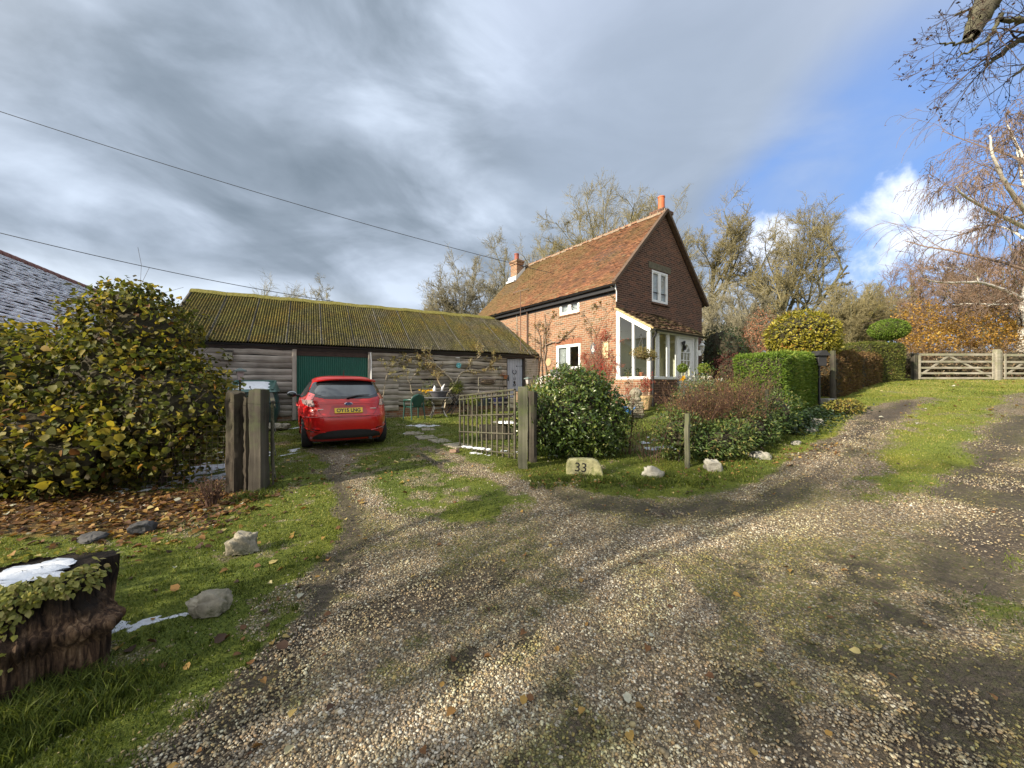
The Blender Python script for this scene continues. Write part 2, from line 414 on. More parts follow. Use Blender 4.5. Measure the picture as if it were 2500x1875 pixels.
def build_ground():
    N = 720; s = np.linspace(-1, 1, N); A, B = 1.7, 6.1
    ax = A*np.sinh(B*s); ay = A*np.sinh(B*s)+2.6
    X, Y = np.meshgrid(ax, ay); mk = masks(X.ravel(), Y.ravel())
    Z = gz(X, Y)
    Z = Z - (mk['mud'].reshape(Z.shape))*.018 + mk['snow'].reshape(Z.shape)*.012
    i = np.arange(N*N).reshape(N, N)
    Fq = np.stack([i[:-1,:-1],i[:-1,1:],i[1:,1:],i[1:,:-1]], -1).reshape(-1, 4)
    n = NT('ground_surface'); v = n.coord('Object')
    ga, mu, mo, sn, lf = [n.attr(k) for k in ('grass','mud','moss','snow','leaf')]
    # stones: cells of mixed tan, grey and white, several sizes
    vc = n.node('TexVoronoi', {'Scale':68,'Vector':v}); vd = n.vor(68, v, 'Distance', 'DISTANCE_TO_EDGE')
    cell = n.node('SeparateColor', {0:vc.outputs['Color']})
    peb = n.ramp(cell.outputs[0], [(0,(.10,.082,.064)),(.25,(.19,.145,.10)),(.5,(.26,.21,.155)),(.72,(.33,.23,.135)),(.88,(.36,.33,.29)),(1,(.5,.47,.42))])
    fine = n.ramp(n.noise(130, v, 3), [(.35,.6),(.7,1.35)])
    peb = n.mix(1, peb, fine, 'MULTIPLY')
    soil = n.ramp(n.noise(24, v, 8, .7), [(.28,(.04,.033,.026)),(.5,(.10,.082,.063)),(.72,(.185,.153,.118)),(.9,(.29,.25,.19))])
    edge = n.ramp(vd, [(0,0),(.06,1)])
    pick = n.ramp(n.math('ADD', cell.outputs[1], n.math('MULTIPLY', mu, .75)), [(.62,1),(.74,0)])
    gr = n.mix(1, n.mix(n.math('MULTIPLY', edge, pick), soil, peb), (1.13,1.11,1.02), 'MULTIPLY')
    mossc = n.ramp(n.noise(60, v, 6, .7), [(.3,(.045,.055,.015)),(.6,(.14,.15,.04)),(.8,(.24,.24,.07))])
    gr = n.mix(n.math('MULTIPLY', mo, n.ramp(n.noise(30, v, 6, .75), [(.42,0),(.58,.85)])), gr, mossc)
    gr = n.mix(n.math('MULTIPLY', mu, .75), gr, n.mix(1, soil, (.66,.63,.64), 'MULTIPLY'))
    big = n.noise(.9, v, 5, .6); tuft = n.noise(38, v, 7, .75)
    gc = n.ramp(tuft, [(.25,(.031,.05,.009)),(.5,(.102,.138,.022)),(.72,(.195,.225,.04)),(.9,(.30,.295,.08))])
    gc = n.mix(n.ramp(big, [(.4,0),(.65,.65)]), gc, n.mix(1, gc, (1.35,1.05,.6), 'MULTIPLY'))
    gm = n.math('ADD', ga, n.math('MULTIPLY', n.math('SUBTRACT', n.noise(17, v, 6, .7), .5), .9))
    gc = n.mix(n.attr('pale'), gc, n.mix(1, gc, (1.75,1.6,1.5), 'MULTIPLY'))  # painted sunlight: lane grass made lighter and yellower
    col = n.mix(n.ramp(gm, [(.34,0),(.66,1)]), gr, gc)
    lc = n.node('TexVoronoi', {'Scale':16,'Vector':v}); lcs = n.node('SeparateColor', {0:lc.outputs['Color']})
    litter = n.ramp(lcs.outputs[0], [(0,(.025,.018,.012)),(.35,(.07,.038,.018)),(.65,(.13,.07,.025)),(.88,(.25,.16,.045)),(1,(.09,.08,.035))])
    col = n.mix(n.ramp(n.math('ADD', lf, n.math('MULTIPLY', n.math('SUBTRACT', n.noise(8, v, 5), .5), .8)), [(.35,0),(.6,.92)]), col, litter)
    sm = n.math('ADD', sn, n.math('MULTIPLY', n.math('SUBTRACT', n.noise(28, v, 6, .7), .5), 1.5))
    smk = n.ramp(sm, [(.42,0),(.56,1)])
    col = n.mix(smk, col, (.70,.74,.80))
    h = n.math('ADD', n.math('MULTIPLY', edge, .6), n.math('MULTIPLY', n.noise(42, v, 8, .7), .9))
    n.bump(h, .9, .02)
    mat = n.fin(col, n.math('SUBTRACT', .92, n.math('MULTIPLY', mu, .25)), spec=.25)
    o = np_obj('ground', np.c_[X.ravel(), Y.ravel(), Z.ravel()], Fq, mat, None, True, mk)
    tag(o, kind='structure')
build_ground()

# ------------------------------------------------------------------ loose gravel, grass and leaves (uncountable)
def ico():
    t = (1+5**.5)/2
    V = np.array([(-1,t,0),(1,t,0),(-1,-t,0),(1,-t,0),(0,-1,t),(0,1,t),(0,-1,-t),(0,1,-t),(t,0,-1),(t,0,1),(-t,0,-1),(-t,0,1)], float)
    V /= np.linalg.norm(V[0])
    Fc = np.array([(0,11,5),(0,5,1),(0,1,7),(0,7,10),(0,10,11),(1,5,9),(5,11,4),(11,10,2),(10,7,6),(7,1,8),(3,9,4),(3,4,2),(3,2,6),(3,6,8),(3,8,9),(4,9,5),(2,4,11),(6,2,10),(8,6,7),(9,8,1)])
    return V, Fc
def view_pts(n, y0, y1, pw=1.0, xk=1.45):
    u = rng.random(n); y = y0+(y1-y0)*u**pw
    return (rng.random(n)*2-1)*xk*y, y
def pebbles():
    x, y = view_pts(260000, 1.35, 8.5, 1.25)
    m = masks(x, y)
    dens = fbm(x, y, .8, 91, 3)
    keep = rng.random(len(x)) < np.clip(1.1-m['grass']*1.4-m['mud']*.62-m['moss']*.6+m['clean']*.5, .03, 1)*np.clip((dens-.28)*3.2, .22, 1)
    x = x[keep]; y = y[keep]; k = len(x)
    r = (.0038+.0055*rng.random(k)**2.0)*(1+.05*y); big = rng.random(k) < .006; r[big] *= 1.9
    V, Fc = ico()
    W = V[None]*np.array([1,1,1])[None,None]
    s3 = np.c_[rng.uniform(.8,1.35,k), rng.uniform(.65,1,k), rng.uniform(.45,.75,k)]*r[:,None]
    W = W*(1+rng.uniform(-.2,.2,(k,12,1)))*s3[:,None,:]
    a = rng.uniform(0, 2*np.pi, k); b = rng.normal(0, .25, k)
    ca, sa, cb, sb = np.cos(a), np.sin(a), np.cos(b), np.sin(b)
    X0 = W[:,:,0]*cb[:,None]+W[:,:,2]*sb[:,None]; Z0 = -W[:,:,0]*sb[:,None]+W[:,:,2]*cb[:,None]
    X1 = X0*ca[:,None]-W[:,:,1]*sa[:,None]; Y1 = X0*sa[:,None]+W[:,:,1]*ca[:,None]
    VV = np.stack([X1+x[:,None], Y1+y[:,None], Z0+(gz(x,y)+r*.22)[:,None]], -1).reshape(-1,3)
    FF = (Fc[None]+(np.arange(k)*12)[:,None,None]).reshape(-1,3)
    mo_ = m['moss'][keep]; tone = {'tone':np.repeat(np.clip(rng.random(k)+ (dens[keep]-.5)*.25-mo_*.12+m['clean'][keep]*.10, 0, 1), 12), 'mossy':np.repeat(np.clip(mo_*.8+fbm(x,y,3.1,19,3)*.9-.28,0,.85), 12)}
    n = NT('gravel_stones'); t = n.attr('tone')
    c = n.ramp(t, [(0,(.085,.075,.065)),(.2,(.15,.125,.10)),(.42,(.215,.175,.13)),(.58,(.265,.24,.205)),(.72,(.31,.215,.135)),(.84,(.32,.265,.175)),(.95,(.39,.365,.325)),(1,(.52,.49,.44))])
    c = n.mix(.6, c, n.ramp(n.noise(70, None, 4), [(.3,.6),(.7,1.3)]), 'MULTIPLY')
    c = n.mix(n.attr('mossy'), c, n.mix(1, c, (.62,.68,.30), 'MULTIPLY'))
    c = n.mix(1, c, (1.13,1.11,1.02), 'MULTIPLY')
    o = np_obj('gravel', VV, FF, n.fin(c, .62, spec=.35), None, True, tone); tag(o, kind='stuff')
pebbles()
def blades(name, x, y, L, w, tone, mat, lean=.5):
    k = len(x); z = gz(x, y)-.004; a = rng.uniform(0, 2*np.pi, k); b = rng.uniform(0, 2*np.pi, k)
    l = L; dx = np.cos(a)*l*lean*rng.random(k); dy = np.sin(a)*l*lean*rng.random(k)
    wx = np.cos(b)*w/2; wy = np.sin(b)*w/2
    p0 = np.stack([x-wx,y-wy,z],-1); p1 = np.stack([x+wx,y+wy,z],-1)
    m0 = np.stack([x-wx*.8+dx*.4,y-wy*.8+dy*.4,z+l*.6],-1); m1 = np.stack([x+wx*.8+dx*.4,y+wy*.8+dy*.4,z+l*.6],-1)
    t = np.stack([x+dx*1.1,y+dy*1.1,z+l*.95],-1)
    V = np.stack([p0,p1,m1,m0,t],1).reshape(-1,3); i = np.arange(k)*5
    q = np.stack([i,i+1,i+2,i+3],-1); tr = np.stack([i+3,i+2,i+4],-1)
    o = np_obj(name, V, [q,tr], mat, None, False, np.repeat(tone,5)); tag(o, kind='stuff'); return o
GRASSM = leafmat('grass_blades', [(0,(.028,.042,.009)),(.35,(.08,.112,.019)),(.65,(.148,.178,.031)),(.85,(.23,.232,.055)),(1,(.30,.255,.10))], .6, .25, .2)
def grass():
    x, y = view_pts(430000, 1.3, 17, 1.5, 1.42)
    m = masks(x, y); n3 = fbm(x, y, 5, 44, 3)
    keep = (rng.random(len(x)) < m['grass']**1.5*np.clip(.25+n3*1.2, 0, 1)) & (m['snow'] < .5) & (m['leaf'] < .5) & ~((x < -6) & (y > 10.6+.5*(x+9)))
    x = x[keep]; y = y[keep]; n3 = n3[keep]; big = fbm(x, y, .7, 12, 3)
    L = (.010+.016*n3)*rng.uniform(.6,1.5,len(x))*(1+.05*y); w = .0032*(1+.35*y)
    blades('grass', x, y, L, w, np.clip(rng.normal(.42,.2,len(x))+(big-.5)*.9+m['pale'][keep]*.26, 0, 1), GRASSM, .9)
grass()
def tufts():
    xs = []; ys = []; Ls = []
    def clump(cx, cy, r, n, h):
        a = rng.uniform(0, 2*np.pi, n); q = r*np.sqrt(rng.random(n)); xs.append(cx+q*np.cos(a)); ys.append(cy+q*np.sin(a)); Ls.append(h*rng.uniform(.4,1.1,n))
    for px,py,r,n,h in ((60,1740,.2,1500,.13),(170,1730,.22,1300,.12),(300,1700,.2,700,.08),(30,1830,.16,900,.1),(650,1205,.22,300,.08),(610,1215,.2,300,.08),(1440,1170,.2,200,.07),(1620,1172,.35,700,.06),(1700,1170,.3,500,.06),(1800,1160,.3,400,.06)):
        cx, cy = G(px, py); clump(cx, cy, r, n, h)
    for _ in range(90):
        px = rng.uniform(1300, 2050); py = 1180-(max(0,px-1700))*.42+rng.uniform(-15,12); cx, cy = G(px, py); clump(cx, cy, rng.uniform(.04,.12), 60, rng.uniform(.04,.08))
    for _ in range(70):
        px = rng.uniform(0, 800); py = rng.uniform(1330, 1860)
        if px < 400+(1870-py)*.9: cx, cy = G(px, py); clump(cx, cy, rng.uniform(.02,.07), 40, rng.uniform(.02,.05))
    x = np.concatenate(xs); y = np.concatenate(ys); L = np.concatenate(Ls)
    blades('grass_tufts', x, y, L, .004*(1+.2*y), np.clip(rng.normal(.33,.2,len(x)),0,1), GRASSM, .95)
tufts()
LITTER = leafmat('fallen_leaf', [(0,(.04,.022,.013)),(.3,(.10,.048,.022)),(.55,(.18,.085,.028)),(.78,(.34,.21,.05)),(.92,(.42,.35,.14)),(1,(.40,.40,.32))], .65, .2)
def leaf_mesh(name, p, d, nrm, L, Wd, tone, mat, parent=None, curl=.18, kind=None, off=None, round_=False):
    """leaf blades from base points p, tip directions d, normals nrm"""
    k = len(p); d = d/np.maximum(np.linalg.norm(d,axis=1,keepdims=True),1e-6)
    s = np.cross(d, nrm); s /= np.maximum(np.linalg.norm(s,axis=1,keepdims=True),1e-6); u = np.cross(s, d)
    L = np.broadcast_to(L,(k,))[:,None]; Wd = np.broadcast_to(Wd,(k,))[:,None]
    c = curl*Wd*rng.uniform(.3,1.6,(k,1)); dr = -u*L*rng.uniform(-.1,.35,(k,1))
    if round_:
        V = np.stack([p, p+d*L*.18+s*Wd*.40+u*c*.8, p+d*L*.55+s*Wd*.5+u*c+dr*.4, p+d*L+dr, p+d*L*.55-s*Wd*.5+u*c+dr*.4, p+d*L*.18-s*Wd*.40+u*c*.8, p+d*L*.5+dr*.25],1)
        i = np.arange(k)*7
        Fq = np.concatenate([np.stack([i,i+1,i+2,i+6],-1), np.stack([i+6,i+2,i+3,i+3],-1)[:, :3], ] if False else [np.stack([i,i+1,i+2,i+6],-1), np.stack([i,i+6,i+4,i+5],-1)])
        Ft = np.concatenate([np.stack([i+6,i+2,i+3],-1), np.stack([i+6,i+3,i+4],-1)]); F_ = [Fq,Ft]; q = 7
    else:
        V = np.stack([p, p+d*L*.45+s*Wd*.5+u*c+dr*.3, p+d*L+dr, p+d*L*.45-s*Wd*.5+u*c+dr*.3],1)
        i = np.arange(k)*4
        F_ = [np.concatenate([np.stack([i,i+1,i+2],-1), np.stack([i,i+2,i+3],-1)])]; q = 4
    V = V.reshape(-1,3)
    if off is not None: V = V-np.asarray(off)
    o = np_obj(name, V, F_, mat, parent, False, np.repeat(np.clip(tone,0,1), q))
    if kind: tag(o, kind=kind)
    return o
def rand_dirs(n):
    v = rng.normal(size=(n,3)); return v/np.linalg.norm(v,axis=1,keepdims=True)
def litter():
    P_ = []; T = []; S = []
    def add(x, y, s, t): P_.append(np.c_[x, y, gz(x,y)+.006+rng.random(len(x))*.012]); T.append(t); S.append(s)
    n = 2900; x = rng.uniform(-7.2,-2.7,n); y = rng.normal(4.3,.42,n); k = (y > 2.8) & (rng.random(n) < sst(-x,2.6,3.6)); x = x[k]; y = y[k]
    add(x, y, rng.uniform(.03,.065,len(x)), np.clip(rng.normal(.45,.25,len(x)),0,1))
    n = 260; x = rng.uniform(-4.5,-1.2,n); y = rng.uniform(2,7,n); add(x, y, rng.uniform(.025,.06,n), rng.random(n))
    x, y = view_pts(420, 1.5, 12); add(x, y, rng.uniform(.02,.045,420), np.clip(rng.normal(.6,.28,420),0,1))
    n = 500; x = rng.uniform(.2,6,n); y = 5.25+np.maximum(0,x-2)*.36+rng.normal(0,.22,n); add(x, y, rng.uniform(.02,.045,n), np.clip(rng.normal(.55,.25,n),0,1))
    n = 300; x = rng.uniform(8,24,n); y = rng.uniform(7,16,n); add(x, y, rng.uniform(.05,.09,n), np.clip(rng.normal(.75,.2,n),0,1))
    p = np.vstack(P_); t = np.concatenate(T); s = np.concatenate(S); k = len(p)
    a = rng.uniform(0,2*np.pi,k); d = np.c_[np.cos(a),np.sin(a),rng.uniform(-.1,.35,k)]; nr = np.c_[rng.normal(0,.35,(k,2)),np.ones(k)]
    leaf_mesh('fallen_leaves', p, d, nr, s*1.25, s, t, LITTER, None, .25, 'stuff', round_=True)
litter()
# ------------------------------------------------------------------ building materials
def brickmat(name, c1, c2, mortar, rowoff=0):
    n = NT(name); co = n.coord('Object'); sx = n.node('SeparateXYZ', {0:co})
    u = n.math('SUBTRACT', sx.outputs[0], sx.outputs[1])
    v = n.node('CombineXYZ', {0:u, 1:sx.outputs[2], 2:0.0}).outputs[0]
    wob = n.node('TexNoise', {'Scale':9.0,'Vector':v,'Detail':2.0}).outputs[1]
    v2 = n.node('VectorMath', operation='ADD'); n.put(v2.inputs[0], v)
    sub = n.node('VectorMath', operation='SCALE'); n.put(sub.inputs[0], wob); sub.inputs['Scale'].default_value = .012
    n.put(v2.inputs[1], sub.outputs[0])
    b = n.node('TexBrick', {'Vector':v2.outputs[0],'Color1':(0,0,0),'Color2':(1,1,1),'Mortar':(.5,.5,.5),'Scale':1.0,'Mortar Size':.0075,'Mortar Smooth':.15,'Bias':0.0,'Brick Width':.228,'Row Height':.0765}, offset=.5)
    t = n.node('SeparateColor', {0:b.outputs[0]}).outputs[0]
    c = n.ramp(t, [(0,c1[0]),(.3,c1[1]),(.55,c2[0]),(.8,c2[1]),(1,sc(c2[0],.6))])
    c = n.mix(.7, c, n.ramp(n.noise(38, v, 5, .7), [(.3,.55),(.7,1.3)]), 'MULTIPLY')
    c = n.mix(n.ramp(n.noise(.8, v, 6, .65), [(.45,0),(.75,.45)]), c, sc(c1[0],.55))
    mc = n.ramp(n.noise(14, v, 5, .7), [(.3,sc(mortar,.7)),(.7,mortar)])
    c = n.mix(b.outputs[1], c, mc)
    n.bump(n.math('SUBTRACT', n.math('MULTIPLY', n.noise(60, v, 4), .35), b.outputs[1]), .7, .012)
    return n.fin(c, .9, spec=.2)
M['brick'] = brickmat('orange_brick', ((.24,.115,.066),(.31,.155,.088)), ((.20,.135,.09),(.345,.18,.10)), (.47,.41,.32))
M['brick_dark'] = brickmat('purple_brown_brick', ((.07,.043,.034),(.118,.063,.044)), ((.062,.042,.035),(.165,.078,.05)), (.31,.20,.15))
M['brick_old'] = brickmat('old_rubble_brick', ((.2,.09,.05),(.26,.13,.07)), ((.16,.12,.09),(.28,.2,.13)), (.33,.29,.23))
def tilemat(name, stops, mossc, lo=.5, hi=.72):
    n = NT(name); t = n.attr('tone')
    c = n.ramp(t, stops)
    c = n.mix(.75, c, n.ramp(n.noise(30, None, 6, .7), [(.3,.5),(.7,1.4)]), 'MULTIPLY')
    c = n.mix(n.ramp(n.math('ADD', n.noise(1.1, None, 8, .72), n.math('MULTIPLY', n.attr('old'), .35)), [(lo,0),(hi,.85)]), c, n.ramp(n.noise(45, None, 4), [(.3,sc(mossc,.5)),(.7,mossc)]))
    n.bump(n.noise(40, None, 6, .7), .5, .01)
    return n.fin(c, .85, spec=.2)
M['clay'] = tilemat('clay_tile', [(0,(.055,.035,.028)),(.2,(.12,.062,.042)),(.45,(.17,.08,.046)),(.65,(.245,.11,.06)),(.85,(.185,.13,.075)),(1,(.29,.2,.12))], (.165,.125,.055), .44, .78)
M['clay_moss'] = tilemat('mossy_clay_tile', [(0,(.05,.035,.028)),(.3,(.10,.06,.045)),(.6,(.15,.08,.055)),(.85,(.19,.12,.08)),(1,(.26,.2,.15))], (.075,.075,.025), .40, .62)
M['snow_tile'] = tilemat('snow_covered_tile', [(0,(.13,.10,.10)),(.06,(.35,.33,.34)),(.13,(.76,.78,.84)),(1,(.82,.85,.92))], (.86,.88,.94), .8, 1.3)
def tile_field(name, o, ux, uy, nu, nv, w, gauge, thick, mat, parent, jit=.012, lap=1.25, old=None, wav=0, clip=None, sag=0):
    """courses of separate tiles laid from the eave o along ux and up the slope uy"""
    o = np.array(o, float); ux = np.array(ux, float); uy = np.array(uy, float); nz = np.cross(ux, uy); nz /= np.linalg.norm(nz)
    if nz[2] < 0: nz = -nz
    U, Vv = np.meshgrid(np.arange(nu), np.arange(nv)); U = U.ravel().astype(float); Vv = Vv.ravel().astype(float)
    if clip is not None:
        k = clip(U/nu, Vv/nv); U = U[k]; Vv = Vv[k]
    k = len(U); off = (Vv % 2)*.5
    b = o[None]+ux[None]*((U+off-.25)*w+rng.normal(0,.002,k))[:,None]+uy[None]*(Vv*gauge+rng.normal(0,jit*.35,k))[:,None]
    b = b + nz[None]*(-sag*np.sin(np.pi*Vv/nv)*(.6+.4*np.sin(U/nu*9)))[:,None]
    t0 = (thick*1.9+np.abs(rng.normal(0,jit*.55,k)))[:,None]*nz; t1 = (np.full(k,thick*.35))[:,None]*nz
    lw = (w*.985)*ux; L = gauge*lap*uy; tw = rng.normal(0,jit*.5,k)[:,None]*nz
    cr = .004*nz
    A0 = b+t0; A1 = b+lw+t0+tw; B0 = b+L+t1; B1 = b+lw+L+t1; Am = b+lw*.5+t0+tw*.5+cr; Bm = b+lw*.5+L+t1+cr
    C0 = A0-nz*thick; C1 = A1-nz*thick; Cm = Am-nz*thick
    V = np.stack([A0,Am,A1,B1,Bm,B0,C0,Cm,C1],1).reshape(-1,3); i = np.arange(k)*9
    F_ = np.concatenate([np.stack(q,-1) for q in ((i,i+1,i+4,i+5),(i+1,i+2,i+3,i+4),(i+6,i+7,i+1,i),(i+7,i+8,i+2,i+1))])
    tri = np.concatenate([np.stack((i+6,i,i+5),-1), np.stack((i+2,i+8,i+3),-1)])
    patch = fbm(U*.06, Vv*.11, 1, 5, 3)
    tone = np.clip(rng.normal(.5,.15,k)+(patch-.5)*.6, 0, 1)
    ov = np.zeros(k) if old is None else old(U/nu, Vv/nv)
    return np_obj(name, V, [F_, tri], mat, parent, False, {'tone':np.repeat(tone,9), 'old':np.repeat(ov,9)})

# ------------------------------------------------------------------ the cottage
HX, HY = 3.54, 12.83
house = thing('brick_cottage', 'tall red brick cottage with steep clay tiled roof and white glazed porch', 'house', (HX,HY,0), R(36.87))
GW, GL, EZ, RZ = 5.88, 8.85, 5.02, 8.22
def HW(x, y, z):   # house local -> world
    return Vector((HX+.8*x-.6*y, HY+.6*x+.8*y, z))
def wall_with_holes(mb, plane, holes, u0, u1, z0, z1, t, mi):
    """rectangular wall in plane 'x' (u=y) or 'y' (u=x) at 0..t, openings (ua,ub,za,zb)"""
    us = sorted({u0,u1,*[h[0] for h in holes],*[h[1] for h in holes]}); zs = sorted({z0,z1,*[h[2] for h in holes],*[h[3] for h in holes]})
    for a,b in zip(us[:-1],us[1:]):
        for c,d in zip(zs[:-1],zs[1:]):
            if any(h[0]<=a+1e-6 and h[1]>=b-1e-6 and h[2]<=c+1e-6 and h[3]>=d-1e-6 for h in holes): continue
            if plane == 'x': mb.raw([(0,a,c),(0,b,c),(0,b,d),(0,a,d)], [(0,3,2,1)], mi)
            else: mb.raw([(a,0,c),(b,0,c),(b,0,d),(a,0,d)], [(0,1,2,3)], mi)
    for a,b,c,d in holes:
        q = [(a,c),(b,c),(b,d),(a,d)]
        for i in range(4):
            (p0,r0),(p1,r1) = q[i], q[(i+1)%4]
            if plane == 'x': mb.raw([(0,p0,r0),(0,p1,r1),(t,p1,r1),(t,p0,r0)], [(0,1,2,3)], mi)
            else: mb.raw([(p0,0,r0),(p1,0,r1),(p1,t,r1),(p0,t,r0)], [(0,3,2,1)], mi)
WU = (1.68,2.74,4.26,4.89); WL = (1.63,2.93,2.11,3.09); WG = (2.12,3.2,4.63,5.84)
mb = MB()
wall_with_holes(mb, 'x', [WU, WL], 0, GL, -.4, EZ, .12, 0)
mb.raw([(GW,0,-.4),(GW,GL,-.4),(GW,GL,EZ),(GW,0,EZ)], [(0,1,2,3)], 0)
mb.raw([(0,GL,-.4),(GW,GL,-.4),(GW,GL,EZ),(GW/2,GL,RZ-.08),(0,GL,EZ)], [(0,1,2,3,4)], 0)
mb.build('wall', M['brick'], house, fix=False)
mb = MB(); DOORH = (.06,2.9,-.4,3.2)
wall_with_holes(mb, 'y', [WG], 0, GW, -.4, WG[3], .12, 0)
# upper part of the gable between the verges, above the window head
def zx(x): return EZ+(RZ-.08-EZ)*(1-abs(x-GW/2)/(GW/2))
xl = GW/2*(WG[3]-EZ)/(RZ-.08-EZ)
mb.V.clear(); mb.F.clear(); mb.M.clear()
wall_with_holes(mb, 'y', [(WG[0],WG[1],WG[2],EZ)], 0, GW, -.4, EZ, .12, 0)
for poly in ([(0,EZ),(WG[0],EZ),(WG[0],WG[3]),(xl,WG[3])], [(WG[1],EZ),(GW,EZ),(GW-xl,WG[3]),(WG[1],WG[3])], [(xl,WG[3]),(GW-xl,WG[3]),(GW/2,RZ-.08)]):
    mb.raw([(u,0,z) for u,z in poly], [tuple(range(len(poly)))], 0)
for a in (WG[0],WG[1]): mb.raw([(a,0,EZ),(a,.12,EZ),(a,.12,WG[3]),(a,0,WG[3])], [(0,1,2,3)], 0)
mb.raw([(WG[0],0,WG[3]),(WG[1],0,WG[3]),(WG[1],.12,WG[3]),(WG[0],.12,WG[3])], [(0,1,2,3)], 0)
mb.build('gable_wall', M['brick_dark'], house, fix=False)
MB().box((WG[0]-.22,-.012,WG[3]+.03),(WG[1]+.2,.03,WG[3]+.27)).build('lintel', simple('mossy_lintel',(.115,.10,.07),.9,.3,8,.4,dirt=(.07,.075,.04)), house)
mb = MB()
for i in range(19):
    a = WL[0]-.08+i*(WL[1]-WL[0]+.16)/19
    mb.box((-.008,a+.006,WL[3]+.01),(.02,a+.068,WL[3]+.20+.01*math.sin(i)), bev=.004)
mb.build('brick_arch', simple('arch_brick',(.26,.10,.055),.9,.35,14,.3), house)
def window(name, plane, h, split, parent, sill=True, depth=.05, cols=('glass',)):
    a,b,c,d = h; fr = .075
    def bx(mb, u0,u1,z0,z1,t0,t1,bev=.008):
        if plane == 'x': mb.box((t0,u0,z0),(t1,u1,z1), bev=bev)
        else: mb.box((u0,t0,z0),(u1,t1,z1), bev=bev)
    mb = MB(); f0, f1 = depth-.05, depth+.02
    bx(mb,a,b,d-fr,d,f0,f1); bx(mb,a,b,c,c+fr,f0,f1); bx(mb,a,a+fr,c+fr,d-fr,f0,f1); bx(mb,b-fr,b,c+fr,d-fr,f0,f1)
    for s in split: bx(mb,s-.055,s+.055,c+fr,d-fr,f0,f1)
    w = mb.build(name, M['white'], parent)
    edges = [a+fr]+[e for s in split for e in (s-.055,s+.055)]+[b-fr]
    for e0,e1 in zip(edges[::2],edges[1::2]):
        mb = MB(); k = .034
        bx(mb,e0,e1,d-fr-k,d-fr,f0+.014,f1+.004,.004); bx(mb,e0,e1,c+fr,c+fr+k,f0+.014,f1+.004,.004)
        bx(mb,e0,e0+k,c+fr+k,d-fr-k,f0+.014,f1+.004,.004); bx(mb,e1-k,e1,c+fr+k,d-fr-k,f0+.014,f1+.004,.004)
        mb.build('casement', M['white'], w)
        mb = MB(); bx(mb,e0+k-.004,e1-k+.004,c+fr+k-.004,d-fr-k+.004,f1-.03,f1-.02,0)
        mb.build('pane', M['clear'], w)
    return w
w1 = window('window','x',WU,[2.21],house); w2 = window('window','x',WL,[2.28],house); w3 = window('window','y',WG,[2.66],house)
mb = MB(); mb.box((-.05,WU[0]-.03,WU[2]-.055),(.1,WU[1]+.03,WU[2]-.003),bev=.008)
mb.build('sill', M['brick'], w1)
mb = MB(); mb.box((-.06,WL[0]-.05,WL[2]-.07),(.1,WL[1]+.05,WL[2]-.003),bev=.008); mb.build('sill', M['brick'], w2)
mb = MB(); mb.box((WG[0]-.05,-.07,WG[2]-.08),(WG[1]+.05,.1,WG[2]-.003),bev=.008); mb.build('sill', M['brick_dark'], w3)
# rooms seen through the panes
M['room'] = simple('room_plaster', (.22,.20,.17), .9, .2, 2, 0)
M['curtain'] = simple('curtain_cloth', (.55,.56,.58), .9, .25, 9, .4, 25)
mb = MB()
for h in (WU, WL):
    a,b,c,d = h; mb.box((1.0,a-.5,c-.5),(1.02,b+.5,d+.4))
mb.box((WG[0]-.5,1.2,WG[2]-.5),(WG[1]+.5,1.22,WG[3]+.3))
mb.build('room_wall', M['room'], house)
def curtain(plane, u0, u1, z0, z1, t, parent):
    V = []; F_ = []; n = 26
    for i in range(n+1):
        u = u0+(u1-u0)*i/n; o_ = t+.02*math.sin(i*1.7)+.008*math.sin(i*4.1)
        for z in (z0, z1): V.append((o_,u,z) if plane=='x' else (u,o_,z))
    for i in range(n): F_.append((2*i,2*i+2,2*i+3,2*i+1))
    MB().raw(V,F_).build('curtain', M['curtain'], parent)
curtain('x',1.7,2.2,4.2,4.9,.11,w1); curtain('x',2.22,2.7,4.2,4.9,.11,w1); curtain('x',2.42,2.9,2.1,3.1,.115,w2); curtain('y',2.15,2.62,4.6,5.85,.115,w3); curtain('y',2.7,3.17,4.6,5.85,.115,w3)
# main roof
S = math.hypot(GW/2+.24, RZ-EZ+.1); uyL = ((GW/2+.24)/S, 0, (RZ-EZ+.1)/S)
oldf = lambda u,v: np.clip(u*1.1-.40+.15*v,0,.7)
nrow = int(S/.1)
tile_field('roof', (-.24,-.1,EZ-.10), (0,1,0), uyL, 55, nrow, .166, .1, .013, M['clay'], house, .012, 1.3, oldf, sag=.05)
tile_field('roof', (GW+.24,-.1,EZ-.10), (0,1,0), (-uyL[0],0,uyL[2]), 55, nrow, .166, .1, .013, M['clay'], house, .012, 1.3, oldf, sag=.05)
mb = MB()
mb.raw([(-.2,-.02,EZ-.11),(GW/2,-.02,RZ-.04),(GW/2,9.0,RZ-.04),(-.2,9.0,EZ-.11)],[(0,1,2,3)])
mb.raw([(GW+.2,-.02,EZ-.11),(GW/2,-.02,RZ-.04),(GW/2,9.0,RZ-.04),(GW+.2,9.0,EZ-.11)],[(0,3,2,1)])
mb.build('roof_underlay', simple('roof_underlay',(.05,.035,.03),.9), house)
mb = MB()
